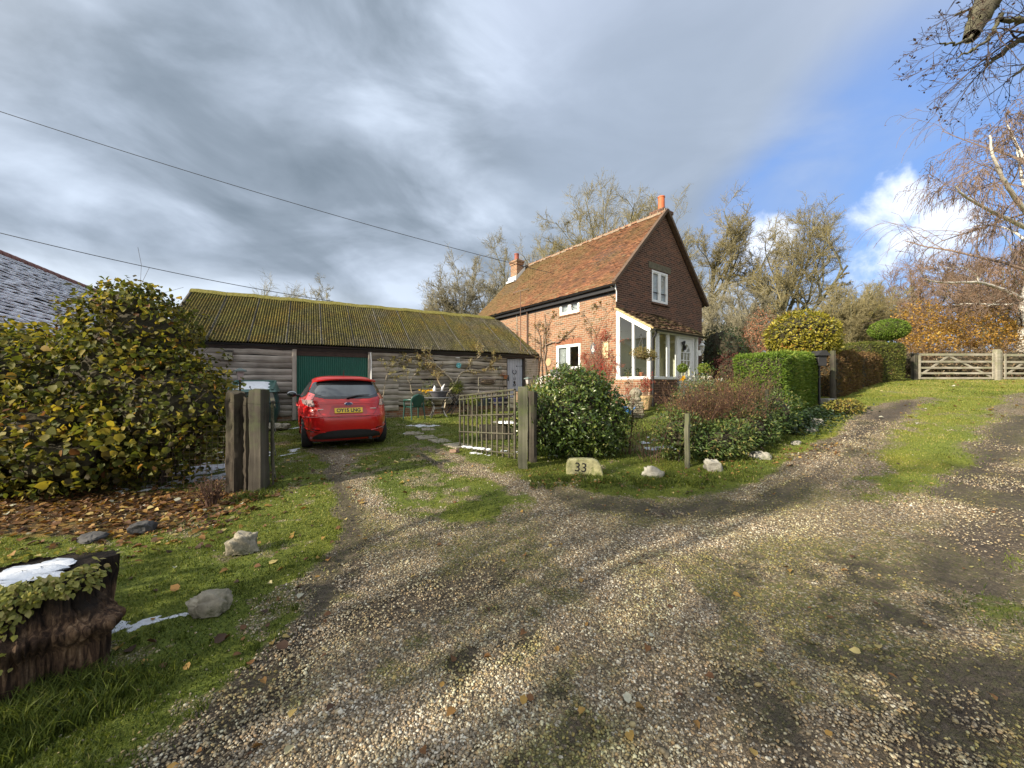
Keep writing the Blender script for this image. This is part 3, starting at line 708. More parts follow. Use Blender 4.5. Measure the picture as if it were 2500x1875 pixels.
for i in range(30):
    y0 = -.1+i*.303; tl = random.uniform(-.008,.008)
    ring = [(GW/2+.13*math.cos(t), RZ-.06+tl+.12*math.sin(t)) for t in [math.pi*k/7 for k in range(8)]]
    V = [(x,y0,z) for x,z in ring]+[(x,y0+.296,z+random.uniform(-.004,.004)) for x,z in ring]
    mb.raw(V, [(k,k+1,9+k,8+k) for k in range(7)]+[tuple(range(8))[::-1], tuple(range(8,16))], 0)
    mb.box((GW/2-.135,y0-.014,RZ-.075),(GW/2+.135,y0+.016,RZ+.068+tl*.5), 1)
for sx in (-1,1):
    for i in range(1,60):
        if random.random() < .3: continue
        y0 = -.1+i*.151; mb.box((GW/2+sx*.105,y0,RZ-.10),(GW/2+sx*(.135+random.uniform(0,.03)),y0+.149,RZ-.03+random.uniform(-.02,.01)), 1)
mb.build('ridge', [simple('ridge_tile',(.23,.12,.07),.9,.3,9,.4,dirt=(.3,.28,.2)), simple('ridge_mortar',(.25,.20,.15),.95,.3,12,.6,dirt=(.25,.2,.14))], house)
# verge undercloak on the near gable
for sx in (0,1):
    p = (-.26,-.115,EZ-.075) if sx==0 else (GW+.26,-.115,EZ-.075)
    MB().beam(p,(GW/2,-.115,RZ+.035),.13,.10).build('verge', simple('verge_mortar',(.10,.066,.046),.95,.3,8,.5), house)
mb = MB(); mb.box((-.16,-.03,EZ-.30),(-.0,GL,EZ-.15)); mb.box((-.002,-.02,EZ-.40),(.03,GL,EZ-.13)); mb.build('fascia', M['black'], house)
def gutter(name, p, q, r, parent, mat, dirn=(0,0,1)):
    p = Vector(p); q = Vector(q); d = (q-p).normalized(); s = d.cross(Vector((0,0,1))).normalized(); n = 8; mb = MB(); V = []
    for e in (p,q):
        for k in range(n+1):
            t = math.pi+math.pi*k/n; V.append(e+s*(r*math.cos(t))+Vector((0,0,r*math.sin(t))))
        for k in range(n+1):
            t = math.pi+math.pi*(n-k)/n; V.append(e+s*(r*.88*math.cos(t))+Vector((0,0,r*.88*math.sin(t))))
    m = 2*(n+1); mb.raw(V, [(k,(k+1)%m,m+(k+1)%m,m+k) for k in range(m)]+[tuple(range(m))[::-1],tuple(range(m,2*m))])
    return mb.build(name, mat, parent, True)
gutter('gutter',(-.235,-.1,EZ-.115),(-.235,GL+.05,EZ-.135),.055,house,M['black'])
mb = MB(); mb.tube([(-.2,4.72,EZ-.17),(-.05,4.72,EZ-.34),(-.045,4.72,EZ-.45),(-.045,4.72,.6)],.034,8); mb.build('downpipe', simple('rusty_pipe',(.10,.06,.045),.7,.3), house, True)
mb = MB(); mb.tube([(-.2,.06,EZ-.17),(-.05,-.03,EZ-.24),(-.03,-.045,EZ-.33),(-.03,-.045,4.35)],.018,8); mb.tube([(-.12,-.06,EZ-.1),(-.11,-.07,EZ-.28)],.02,6,0); mb.build('cable_bracket', M['white'], house, True)
# chimneys
def chimney(x, y, w, l, z0, z1, pot_r, pot_h, flash, bmat, pmat, pots=1):
    mb = MB(); mb.box((x-w/2,y-l/2,z0),(x+w/2,y+l/2,z1-.26)); e = .04
    mb.box((x-w/2-e,y-l/2-e,z1-.26),(x+w/2+e,y+l/2+e,z1-.14),bev=.01); mb.box((x-w/2-2*e,y-l/2-2*e,z1-.14),(x+w/2+2*e,y+l/2+2*e,z1-.02),bev=.01)
    mb.box((x-w/2+.01,y-l/2+.01,z1-.02),(x+w/2-.01,y+l/2-.01,z1+.04),bev=.02)
    c = mb.build('chimney', bmat, house)
    p = MB(); p.lathe([(pot_r*1.08,z1-.02),(pot_r*1.02,z1+.1),(pot_r,z1+pot_h-.05),(pot_r*1.12,z1+pot_h-.045),(pot_r*1.12,z1+pot_h),(pot_r*.8,z1+pot_h),(pot_r*.78,z1+pot_h*.6)],18,(x,y,0)); p.build('chimney_pot', pmat, c, True)
    return c
orange = simple('orange_chimney_pot', (.50,.13,.05), .7, .15, 6, .1)
chimney(3.34,.36,.58,.46,6.9,8.46,.125,.60,False,M['brick_dark'],orange)
c2 = chimney(2.28,8.5,.42,.56,6.6,8.40,.125,.40,True,M['brick'],simple('red_chimney_pot',(.26,.07,.045),.7,.2,8,.2,dirt=(.1,.05,.04)))
mb = MB(); s_ = uyL[2]/uyL[0]
for y in (8.5-.33,8.5+.33):
    mb.raw([(1.95,y,EZ+(1.95+.24)*s_-.16),(2.62,y,EZ+(2.62+.24)*s_-.16),(2.62,y,EZ+(2.62+.24)*s_+.10),(1.95,y,EZ+(1.95+.24)*s_+.10),(1.95,y+.015,EZ+(1.95+.24)*s_-.16),(2.62,y+.015,EZ+(2.62+.24)*s_-.16),(2.62,y+.015,EZ+(2.62+.24)*s_+.10),(1.95,y+.015,EZ+(1.95+.24)*s_+.10)],[(0,1,2,3),(7,6,5,4),(0,4,5,1),(1,5,6,2),(2,6,7,3),(3,7,4,0)])
mb.box((1.97,8.16,EZ+(2.0+.24)*s_-.2),(2.017,8.84,EZ+(2.0+.24)*s_+.12))
mb.box((1.8,8.14,EZ+(1.9+.24)*s_-.12),(2.0,8.86,EZ+(1.9+.24)*s_-.02))
mb.build('lead_flashing', simple('pale_lead',(.62,.64,.66),.5,.15), c2)
# slit of dark timber on the wall, and the wall's bare patch of mortar
MB().box((-.02,5.42,3.1),(.02,5.56,3.95)).build('wall_timber', simple('dark_timber',(.09,.05,.03),.8,.3), house)
MB().tube([(-.012,5.5,4.0),(-.012,5.52,4.85)],.02,6).build('wall_pipe', M['stone'], house)
# porch
pz0, PD = 1.70, 1.30
pw = MB(); pw.box((.0,-PD,-.2),(.11,-.002,pz0)); pw.build('porch_wall', M['brick'], house, fix=False)
pw = MB(); pw.box((.112,-PD,-.2),(1.72,-PD+.11,pz0)); pw.build('porch_wall', M['brick_dark'], house, fix=False)
mb = MB(); B = lambda a,b: mb.box(a,b,bev=.008)
B((-.02,-PD-.02,pz0),(.13,-.003,pz0+.09)); B((.132,-PD-.03,pz0),(1.66,-PD+.13,pz0+.09))                      # sills
B((0,-.14,pz0+.091),(.09,-.003,3.98)); B((0,-.71,pz0+.091),(.09,-.63,3.62)); B((0,-PD,pz0+.091),(.10,-PD+.12,3.19))   # side posts
mb.beam((.05,0,4.0),(.05,-PD,3.235),.1,.13)
hz = 3.20
for a,b in ((.45,.53),(1.05,1.13),(1.60,1.73),(2.62,2.72),(2.90,3.0)): B((a,-PD,pz0+.091 if a<1.5 else 1.2),(b,-PD+.1,hz-.001))
B((.101,-PD-.005,hz),(3.0,-PD+.105,hz+.11)); B((1.73,-PD,3.12),(2.62,-PD+.1,hz-.001)); B((2.72,-PD,1.2),(2.9,-PD+.1,1.7))
B((2.9,-PD+.101,1.2),(3.0,-.005,1.72)); B((2.9,-PD+.101,3.1),(3.0,-.005,3.2)); B((2.9,-.7,1.721),(3.0,-.62,3.099))
pf = mb.build('porch_frame', M['white'], house)
mb = MB()
mb.raw([(.045,-.13,pz0+.08),(.045,-.635,pz0+.08),(.045,-.635,3.58),(.045,-.13,3.87)],[(0,1,2,3)]); mb.raw([(.045,-.705,pz0+.08),(.045,-1.185,pz0+.08),(.045,-1.185,3.26),(.045,-.705,3.54)],[(0,1,2,3)])
mb.build('pane', M['clear'], pf, fix=False)
for a,b,z in ((.1,.45,pz0+.08),(.53,1.05,pz0+.08),(1.13,1.6,pz0+.08),(2.72,2.9,1.7)):
    MB().raw([(a,-PD+.05,z),(b,-PD+.05,z),(b,-PD+.05,hz),(a,-PD+.05,hz)],[(0,1,2,3)]).build('pane', M['clear'], pf, fix=False)
# porch door: fan light, nine small panes, lower panel
mb = MB(); x0,x1,z0,z1 = 1.735,2.615,1.2,3.115; yd = -PD+.02; B = lambda a,b: mb.box(a,b,bev=.005)
B((x0,yd,z0),(x0+.13,yd+.05,z1)); B((x1-.13,yd,z0),(x1,yd+.05,z1)); B((x0+.13,yd,z0),(x1-.13,yd+.05,z0+.62)); B((x0+.13,yd,z1-.14),(x1-.13,yd+.05,z1))
gx0,gx1,gz0,gz1 = x0+.13,x1-.13,z0+.62,z1-.14
for i in (1,2): B((gx0+(gx1-gx0)*i/3-.014,yd+.006,gz0),(gx0+(gx1-gx0)*i/3+.014,yd+.044,gz1-.33))
for i in (1,2,3): B((gx0,yd+.007,gz0+(gz1-.33-gz0)*i/3-.014),(gx1,yd+.043,gz0+(gz1-.33-gz0)*i/3+.014))
mx = (gx0+gx1)/2
for t in (45,90,135): mb.beam((mx,yd+.025,gz1-.33),(mx+.30*math.cos(R(t)),yd+.025,gz1-.33+.32*math.sin(R(t))),.035,.028,up=(0,1,0))
for k in range(12):
    a0,a1 = math.pi*k/12, math.pi*(k+1)/12
    for (r0,r1) in ((.295,.36),):
        q = [(mx+min(r0,.31)*math.cos(a0),gz1-.33+r0*math.sin(a0)),(mx+r0*math.cos(a1),gz1-.33+r0*math.sin(a1)),(mx+.45*math.cos(a1),gz1-.33+.45*math.sin(a1)),(mx+.45*math.cos(a0),gz1-.33+.45*math.sin(a0))]
        q = [(min(max(u,gx0),gx1),min(z,gz1)) for u,z in q]; mb.prism(q,'y',yd+.004,yd+.046)
pdoor = mb.build('porch_door', M['white'], house, fix=False)
MB().raw([(gx0,yd+.03,gz0),(gx1,yd+.03,gz0),(gx1,yd+.03,gz1),(gx0,yd+.03,gz1)],[(0,1,2,3)]).build('pane', M['clear'], pdoor, fix=False)
mb = MB(); mb.box((x0+.03,yd-.012,z0+.72),(x0+.075,yd-.001,z0+.95),bev=.004); mb.tube([(x0+.05,yd-.02,z0+.86),(x0+.05,yd-.06,z0+.86),(x0+.16,yd-.065,z0+.855)],.011,8); mb.build('handle', M['iron'], pdoor, True)
MB().tube([(x0+.22+.0*k,yd-.02,z0+1.5) if k==0 else (x0+.22+.07*math.sin(k*.9),yd-.02-.01*k,z0+1.5+.045*k) for k in range(8)],[.02,.05,.045,.06,.03,.05,.06,.02],8).build('hanging_ornament', M['iron'], pdoor, True)
mb = MB(); mb.box((x0+.2,yd-.01,z0+.5),(x1-.2,yd-.002,z0+.52)); mb.build('letter_plate', M['iron'], pdoor)
# porch back wall (plastered house wall inside) and lean-to roof
MB().raw([(.12,-.012,.5),(2.9,-.012,.5),(2.9,-.012,3.9),(.12,-.012,3.9)],[(0,1,2,3)]).build('porch_plaster', simple('cream_plaster',(.50,.50,.38),.9,.08,2,.1), house, fix=False)
MB().prism([(-PD+.12,1.19),(-.02,1.19),(-.02,3.98),(-PD+.12,3.27)],'x',2.905,2.955).build('porch_side_wall', bpy.data.materials['cream_plaster'], house)
MB().box((-.02,-PD,1.12),(3.1,-.02,1.19)).build('porch_floor', M['stone'], house)
Sl = math.hypot(PD+.17,.86); uyP = (0,(PD+.17)/Sl,.86/Sl)
tile_field('porch_roof', (-.06,-PD-.17,3.29), (1,0,0), uyP, 19, 15, .166, .113, .016, M['clay_moss'], house, .03, 1.35, None)
mb = MB(); mb.raw([(-.03,-PD-.13,3.25),(3.08,-PD-.13,3.25),(3.08,-.004,4.08),(-.03,-.004,4.08),(-.03,-PD-.13,3.31),(3.08,-PD-.13,3.31),(3.08,-.004,4.12),(-.03,-.004,4.12)],[(0,3,2,1),(4,5,6,7),(0,1,5,4),(1,2,6,5),(3,0,4,7)]); mb.build('porch_roof_deck', simple('pale_deck',(.36,.28,.17),.9,.2), house)
mb = MB(); mb.beam((-.05,-.005,4.13),(-.05,-PD-.16,3.285),.05,.06); mb.build('porch_verge', simple('yellow_verge',(.42,.33,.17),.9,.25,12,.4), house)
gutter('gutter',(-.08,-PD-.2,3.245),(3.16,-PD-.2,3.235),.05,house,M['black'])
mb = MB(); mb.tube([(.05,-PD-.19,3.2),(.05,-PD-.15,3.08),(.05,-PD-.07,2.98),(.055,-PD-.065,.75)],.034,8); mb.build('downpipe', M['black'], house, True)
# step below the porch door
MB().box((1.7,-PD-.42,.7),(2.9,-PD-.02,1.11),bev=.02).build('door_step', M['stone'], house)
# lantern on the porch's corner post
ml = MB(); lx,ly,lz = 3.16,-PD-.05,2.88
ml.lathe([(.035,-.18),(.05,-.15),(.075,-.14),(.02,-.135)],8,(lx,ly,lz)); 
for k in range(6):
    t = k*math.pi/3; ml.beam((lx+.055*math.cos(t),ly+.055*math.sin(t),lz-.14),(lx+.085*math.cos(t),ly+.085*math.sin(t),lz+.06),.012,.012)
ml.lathe([(.11,.055),(.10,.075),(.05,.14),(.02,.16),(.02,.19),(.03,.2),(.01,.23)],8,(lx,ly,lz)); ml.beam((3.0,-PD+.02,lz-.22),(3.1,-PD-.03,lz-.2),.06,.2); ml.tube([(3.06,-PD-.02,lz-.25),(lx,ly,lz-.24),(lx,ly,lz-.16)],.014,6)
lam = ml.build('porch_lantern', M['white'], house, True)
MB().lathe([(.045,-.13),(.07,.05)],6,(lx,ly,lz)).build('lantern_glass', M['clear'], lam)

# ------------------------------------------------------------------ the barn
BX, BY, BA = -6.79, 11.9, R(28.07)
barn = thing('timber_barn', 'long low weatherboarded barn with mossy corrugated roof and green garage door', 'barn', (BX,BY,0), BA)
cb, sb = math.cos(BA), math.sin(BA)
def BW(x, y, z): return Vector((BX+cb*x-sb*y, BY+sb*x+cb*y, z))
BE, BR, BD = 2.86, 4.83, 3.15
M['boards'] = wood('silvered_boards', [(.11,.092,.077),(.37,.33,.288),(.66,.61,.55)], 'x', tone_and_shade='tone', grain=22)
def boards(mb_V, u0, u1, z0, z1, gauge, y0, wob, seed):
    r = np.random.default_rng(seed); V, Fq, T = [], [], []; z = z0; nseg = max(4,int((u1-u0)/.25)); base = 0
    while z < z1-.03:
        h = gauge*r.uniform(.85,1.15); zt = min(z+h*(1.0-.004/h), z1); ph = r.uniform(0,9,3); t = np.clip(r.normal(.56,.22),.3,1); o_ = r.uniform(0.0,.028)
        warp = r.normal(0,.012)
        for i in range(nseg+1):
            f = i/nseg; u = u0+(u1-u0)*f
            dz = wob*(math.sin(u*2.3+ph[0])+.6*math.sin(u*6.1+ph[1])+.5*math.sin(u*13+ph[2]))+warp*(f-.5)
            bo = .046+o_+.008*math.sin(u*1.7+ph[1])
            V += [(u,y0-bo,z+dz),(u,y0-.040-o_*.9,zt+dz*.9),(u,y0+.0,z+dz+.002)]; T += [t,t,0]  # zero tone darkens the underside for gap shade and dirt
        for i in range(nseg):
            a = base+i*3; Fq += [(a,a+3,a+4,a+1),(a+2,a+5,a+3,a)]
        base += (nseg+1)*3; z += h
    return np.array(V), np.array(Fq), np.array(T)
def board_wall(name, secs):
    Vs, Fs, Ts, b = [], [], [], 0
    for s in secs:
        V, F_, T = boards(None, *s); Vs.append(V); Fs.append(F_+b); Ts.append(T); b += len(V)
    return np_obj(name, np.vstack(Vs), np.vstack(Fs), M['boards'], barn, False, np.concatenate(Ts))
for s_ in ((-3.15,-.13,.55,2.62,.185,0,.011,1),(2.24,3.12,.62,2.62,.2,0,.010,2),(3.121,7.42,.78,2.62,.135,.008,.018,3),(8.3,8.85,.9,2.62,.17,.02,.005,4)): board_wall('weatherboards', [s_])
mb = MB(); mb.box((-3.15,.05,-.2),(-.02,.25,2.7)); mb.box((2.12,.05,-.2),(7.38,.25,2.7)); mb.box((8.3,.06,-.2),(8.85,.25,2.7)); mb.box((-3.15,.251,-.2),(-2.95,6.2,2.7)); mb.box((-3.15,6.2,-.2),(9,6.3,2.7))
mb.raw([(-3.15,0.05,2.7),(-3.15,6.3,2.7),(-3.15,3.15,4.7)],[(0,1,2)]); mb.box((-3.0,.06,2.6),(8.8,.24,2.78))
mb.build('wall', simple('dark_barn_wall',(.012,.010,.009),.9,.3), barn)
mb = MB(); mb.box((-3.15,-.03,-.2),(-.12,.045,.57)); mb.box((2.22,-.025,-.2),(7.38,.042,.74)); mb.build('brick_plinth', M['brick_old'], barn, fix=False)
MB().box((-3.12,-.02,2.60),(8.86,.045,2.78)).build('eaves_board', simple('dark_eaves_board',(.04,.03,.026),.85,.3), barn)
jm_ = wood('pale_jamb',[(.2,.17,.145),(.33,.29,.25),(.46,.42,.37)],'z')
MB().box((-.13,-.105,.42),(-.01,.04,2.64),bev=.008).build('door_jamb', jm_, barn); MB().box((2.11,-.105,.42),(2.23,.04,2.64),bev=.008).build('door_jamb', jm_, barn)
MB().box((-.009,-.03,2.45),(2.109,.045,2.595)).build('door_lintel', simple('dark_lintel',(.055,.035,.028),.85,.3), barn)
MB().tube([(2.2,-.13,.5),(2.2,-.13,2.35),(2.17,-.15,2.62)],.022,8).build('white_conduit', M['white'], barn, True)
# ribbed up-and-over garage door
n = 34; V = []; F_ = []
for i in range(n*4+1):
    u = -.005+2.11*i/(n*4); k = i%4; y = .0 if k in (0,) else (.018 if k in (2,) else .004)
    V += [(u,y,.32),(u,y,2.45)]
F_ = [(2*i,2*i+2,2*i+3,2*i+1) for i in range(n*4)]
gd = MB().raw(V,F_).build('garage_door', simple('green_painted_steel',(.010,.095,.068),.35,.12,3,.03,30,spec=.5), barn, fix=False)
mb = MB(); mb.box((1.0,-.05,1.25),(1.1,-.005,1.29),bev=.006); mb.build('handle', M['black'], gd)
# blue-grey plank door
dx0, dx1, dz0, dz1 = 7.5, 8.22, 1.0, 2.62
bp = simple('blue_grey_paint', (.34,.38,.47), .5, .08, 4, .06)
mb = MB()
for i in range(6):
    a = dx0+(dx1-dx0)*i/6; mb.box((a+.003,.07,dz0),(a+(dx1-dx0)/6-.003,.10,dz1-.05*(1-i/6)),bev=.006)
mb.box((dx0+.02,.1,dz0+.2),(dx1-.02,.12,dz0+.32)); mb.box((dx0+.02,.1,dz1-.4),(dx1-.02,.12,dz1-.28))
pd = mb.build('plank_door', bp, barn)
for z in (dz0+.24,dz1-.33):
    mb = MB(); mb.beam((dx1-.02,.064,z+.01),(dx1-.26,.064,z),.008,.022,up=(0,1,0)); mb.tube([(dx1-.26,.066,z),(dx1-.285,.06,z)],[.012,.028],8); mb.tube([(dx1-.03,.07,z+.01),(dx1-.03,.05,z+.01)],.02,8); mb.build('strap_hinge', M['iron'], pd)
cxd = (dx0+dx1)/2-.02
MB().tube([(cxd+.085*math.sin(t)*(1 if abs(t)<2 else .95),.055,dz1-.56-.095*math.cos(t)) for t in np.linspace(-2.35,2.35,15)],.014,6).build('horseshoe', M['iron'], pd, True)
mtx = Matrix.Translation((cxd,.066,dz1-.86)) @ Matrix.Rotation(R(90),4,'X')
text_obj('door_number','33',.14,mtx,M['iron'],pd,.004)
mb = MB(); mb.lathe([(.045,-.01),(.045,.012)],12,mtx=Matrix.Translation((cxd,.06,dz1-1.0))@Matrix.Rotation(R(90),4,'X')@Matrix.Scale(1.4,4,(0,1,0))); mb.tube([(cxd+.045*math.cos(t),.045,dz1-1.10+.05*math.sin(t)) for t in np.linspace(0,6.28,14)],.013,6); mb.build('knocker', M['iron'], pd)
mb = MB(); mb.box((dx0+.03,.055,dz0+.68),(dx0+.08,.069,dz0+.92),bev=.005); mb.tube([(dx0+.055,.05,dz0+.82),(dx0+.055,.02,dz0+.8),(dx0+.055,.02,dz0+.72)],.01,6); mb.build('latch', M['iron'], pd)
mb = MB(); mb.box((7.40,-.03,.9),(7.47,.1,2.62),bev=.006); mb.box((8.235,-.03,.9),(8.30,.1,2.62),bev=.006); mb.box((7.35,.11,.5),(8.3,.13,2.7)); mb.build('door_frame', simple('dark_frame',(.05,.04,.035),.8,.3), barn)
MB().box((7.42,-.34,.5),(8.32,.06,.985),bev=.015).build('door_step', M['stone'], barn)
# trellis beside the door
mb = MB()
for i in range(9): mb.beam((8.33+i*.064,-.13,1.0),(8.33+i*.064,-.13,2.58),.022,.02)
for i in range(22): mb.beam((8.31,-.146,1.02+i*.073),(8.88,-.146,1.02+i*.073),.012,.024)
mb.build('trellis', simple('grey_trellis',(.5,.46,.41),.9,.2), barn)
# corrugated roof
def corrugated():
    pitch = .0755; x0, x1 = -3.25, 8.98; nc = int((x1-x0)/pitch); ns = nc*6; nr = 52; sl = math.hypot(BD+.14, BR-BE)
    r = np.random.default_rng(5)
    u = np.linspace(x0, x1, ns+1); sheet = np.floor((u-x0)/.98); shj = r.normal(0,.008,20)[sheet.astype(int)]
    h = .021*np.cos(2*np.pi*(u-x0)/pitch)
    fr = ((u-x0)/.98)%1; h = h+np.where(fr<.035,.011,0)
    V = []
    for s_ in (-1, 1):
        for j in range(nr+1):
            f = j/nr; y = -.14+(BD+.14)*f; z = BE-.06+(BR-BE+.06)*f; y = y if s_<0 else 2*BD-y
            z2 = z+h+(.016*(fbm(u*5+j*.0,np.full_like(u,j*.75+s_*50),1.0,31,3)-.5) if 0<j<nr else 0)+shj*(1-f)+.02*np.sin(u*.9)*np.sin(f*3.1) + (.01 if f<.52 else .018)
            V.append(np.c_[u, np.full_like(u,y), z2])
    V = np.vstack(V); W_ = ns+1; i = np.arange(ns)
    Fq = []
    for s_ in range(2):
        for j in range(nr):
            b = (s_*(nr+1)+j)*W_; Fq.append(np.stack([b+i,b+i+1,b+W_+i+1,b+W_+i],-1))
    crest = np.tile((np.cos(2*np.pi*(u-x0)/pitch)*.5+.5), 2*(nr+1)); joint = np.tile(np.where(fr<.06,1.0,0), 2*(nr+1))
    up = np.repeat(np.concatenate([np.linspace(0,1,nr+1)]*2), W_)
    n = NT('mossy_corrugated_sheet'); v = n.coord('Object'); cr, jn, upp = n.attr('crest'), n.attr('joint'), n.attr('up')
    base = n.ramp(n.noise(9, v, 7, .7), [(.3,(.06,.056,.045)),(.55,(.125,.118,.098)),(.75,(.24,.23,.2))])
    lump = n.noise(22, v, 6, .7); cov = n.noise(.55, v, 5, .6)
    sx = n.node('SeparateXYZ', {0:v}).outputs[0]
    left = n.math('MULTIPLY', n.math('SUBTRACT', 4.0, sx), .014)
    amt = n.math('ADD', n.math('ADD', n.math('ADD', lump, n.math('MULTIPLY', cov, .75)), left), n.math('MULTIPLY', upp, .10))
    amt = n.math('SUBTRACT', n.math('SUBTRACT', amt, n.math('MULTIPLY', jn, .35)), n.math('MULTIPLY', cr, .05))
    moss = n.ramp(n.noise(34, v, 6, .75), [(.28,(.028,.027,.010)),(.48,(.10,.09,.022)),(.66,(.205,.18,.038)),(.85,(.33,.29,.08))])
    moss = n.mix(n.ramp(n.noise(1.4, v, 4), [(.45,0),(.62,.6)]), moss, n.mix(1, moss, (1.25,.9,.7), 'MULTIPLY'))
    mk = n.ramp(amt, [(.70,0),(.92,1)])
    c = n.mix(mk, base, moss)
    rib = n.noise(1.0, n.coord('Object',(13.2,.9,.9)), 3, .6); c = n.mix(.85, c, n.ramp(rib,[(.3,.42),(.5,.95),(.7,1.35)]), 'MULTIPLY')
    c = n.mix(.8, c, n.ramp(n.noise(12, v, 4, .65, .3),[(.36,.32),(.52,1.0),(.68,1.7)]), 'MULTIPLY')
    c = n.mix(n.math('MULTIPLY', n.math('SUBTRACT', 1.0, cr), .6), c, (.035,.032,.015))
    c = n.mix(n.math('MULTIPLY', n.ramp(n.noise(60, v, 2), [(.66,0),(.74,.6)]), jn), c, (.5,.5,.46))
    n.bump(n.math('ADD', n.math('MULTIPLY', mk, .8), n.math('MULTIPLY', n.noise(34, v, 6, .75), .9)), .9, .03)
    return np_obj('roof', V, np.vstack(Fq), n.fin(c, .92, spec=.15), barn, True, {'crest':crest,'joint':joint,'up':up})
corrugated()
mb = MB(); segs = 60; ring = [(-.26,-.115),(-.13,-.01),(0,.05),(.13,-.01),(.26,-.115),(.26,-.135),(0,.02),(-.26,-.135)]; V = []
for i in range(segs+1):
    x = -3.3+12.26*i/segs; w_ = .012*math.sin(i*.9)+.008*math.sin(i*2.3)
    V += [(x, BD+y, BR+z+w_) for y,z in ring]
mb.raw(V, [(i*8+k,i*8+(k+1)%8,(i+1)*8+(k+1)%8,(i+1)*8+k) for i in range(segs) for k in range(8)]+[tuple(range(8))[::-1],tuple(range(segs*8,segs*8+8))])
n = NT('mossy_ridge'); c = n.ramp(n.noise(14,None,7,.75), [(.3,(.07,.068,.03)),(.5,(.17,.155,.04)),(.7,(.28,.25,.10))]); n.bump(n.noise(25,None,6,.7),1,.03)
mb.build('ridge', n.fin(c,.95,spec=.1), barn, True)
gutter('gutter',(-3.3,-.2,BE-.12),(8.95,-.2,BE-.14),.05,barn,M['black'])
mb = MB(); mb.beam((9.0,-.12,BE+.0),(9.0,BD,BR+.02),.06,.05); mb.build('verge_board', simple('cream_verge',(.5,.47,.36),.8,.15), barn)
mb = MB(); mb.beam((-3.27,-.12,BE-.05),(-3.27,BD,BR-.05),.05,.14); mb.build('verge_board', simple('grey_verge',(.10,.09,.075),.9,.3), barn)

# ------------------------------------------------------------------ neighbouring building, snow on its roof
NX, NY, NA = -15.7, 14.0, math.atan2(-.44,.9)
nb = thing('neighbour_building', 'building beyond the big bush whose tiled roof is covered in snow', 'building', (NX,NY,0), math.atan2(.9,-.44)-math.pi/2)
# local +y runs away along the ridge; the visible slope faces local +x
tile_field('roof', (3.4,-10.4,2.35), (0,1,0), (-3.4/4.33,0,2.68/4.33), 51, 27, .21, .16, .03, M['snow_tile'], nb, .03, 1.3)
tile_field('roof', (-3.4,-10.4,2.35), (0,1,0), (3.4/4.33,0,2.68/4.33), 51, 27, .21, .16, .03, M['snow_tile'], nb, .03, 1.3)
mb = MB()
for i in range(36):
    y0 = -10.5+i*.305; mb.tube([(0,y0,5.02),(0,y0+.3,5.03)],[.15,.135],10)
mb.build('ridge', simple('red_ridge_tile',(.20,.085,.07),.85,.3,8,.4,dirt=(.1,.06,.05)), nb, True)
mb = MB(); mb.box((-3.1,-10.3,-.5),(3.1,.3,2.5)); mb.prism([(-3.3,2.3),(3.3,2.3),(0,4.9)],'y',-10.3,.3); mb.build('wall', M['brick_dark'], nb)
# ------------------------------------------------------------------ the red hatchback (local: x = right, y = forward from the rear bumper, z up)
CARX, CARY, CARA = -3.24, 7.5, R(30.5)
car = thing('parked_car', 'red five-door hatchback seen from behind, parked facing the green garage door', 'car', (CARX, CARY, g1(-3.6,8.6)+.0), CARA)
def lerp(z, tab):
    zs = [t[0] for t in tab]; return float(np.interp(z, zs, [t[1] for t in tab]))
HWT = [(.16,.79),(.25,.825),(.40,.852),(.60,.862),(.75,.866),(.90,.855),(.98,.835),(1.06,.785),(1.2,.715),(1.33,.645),(1.40,.59),(1.44,.52),(1.465,.40),(1.48,.22),(1.485,.0)]
YRT = [(.16,.15),(.25,.06),(.38,.02),(.55,0),(.66,.01),(.72,.055),(.80,.10),(.90,.12),(.97,.14),(1.02,.18),(1.2,.34),(1.33,.47),(1.40,.55),(1.44,.68),(1.465,.95),(1.48,1.25),(1.485,1.5)]
YFT = [(.16,3.78),(.25,3.86),(.40,3.92),(.6,3.93),(.75,3.85),(.88,3.55),(.97,3.05),(1.06,2.85),(1.2,2.62),(1.33,2.4),(1.40,2.22),(1.44,2.05),(1.465,1.85),(1.48,1.65),(1.485,1.5)]
def car_rear(x, z, off=0.0):
    hw = max(lerp(z,HWT),1e-3); yr = lerp(z,YRT); yf = lerp(z,YFT); ym = min(1.75,(yr+yf)/2+.0)
    q = min(abs(x)/hw, .9995); n = 5.2
    return ym-(ym-yr)*(1-q**n)**(1/3.3) - off
def car_side(y, z, off=0.0):
    hw = lerp(z,HWT); yr = lerp(z,YRT); yf = lerp(z,YFT); ym = min(1.75,(yr+yf)/2)
    L = (ym-yr) if y < ym else (yf-ym); f = min(abs(y-ym)/max(L,1e-3), .9995); n = 5.2
    return hw*(1-f**3.3)**(1/n)+off
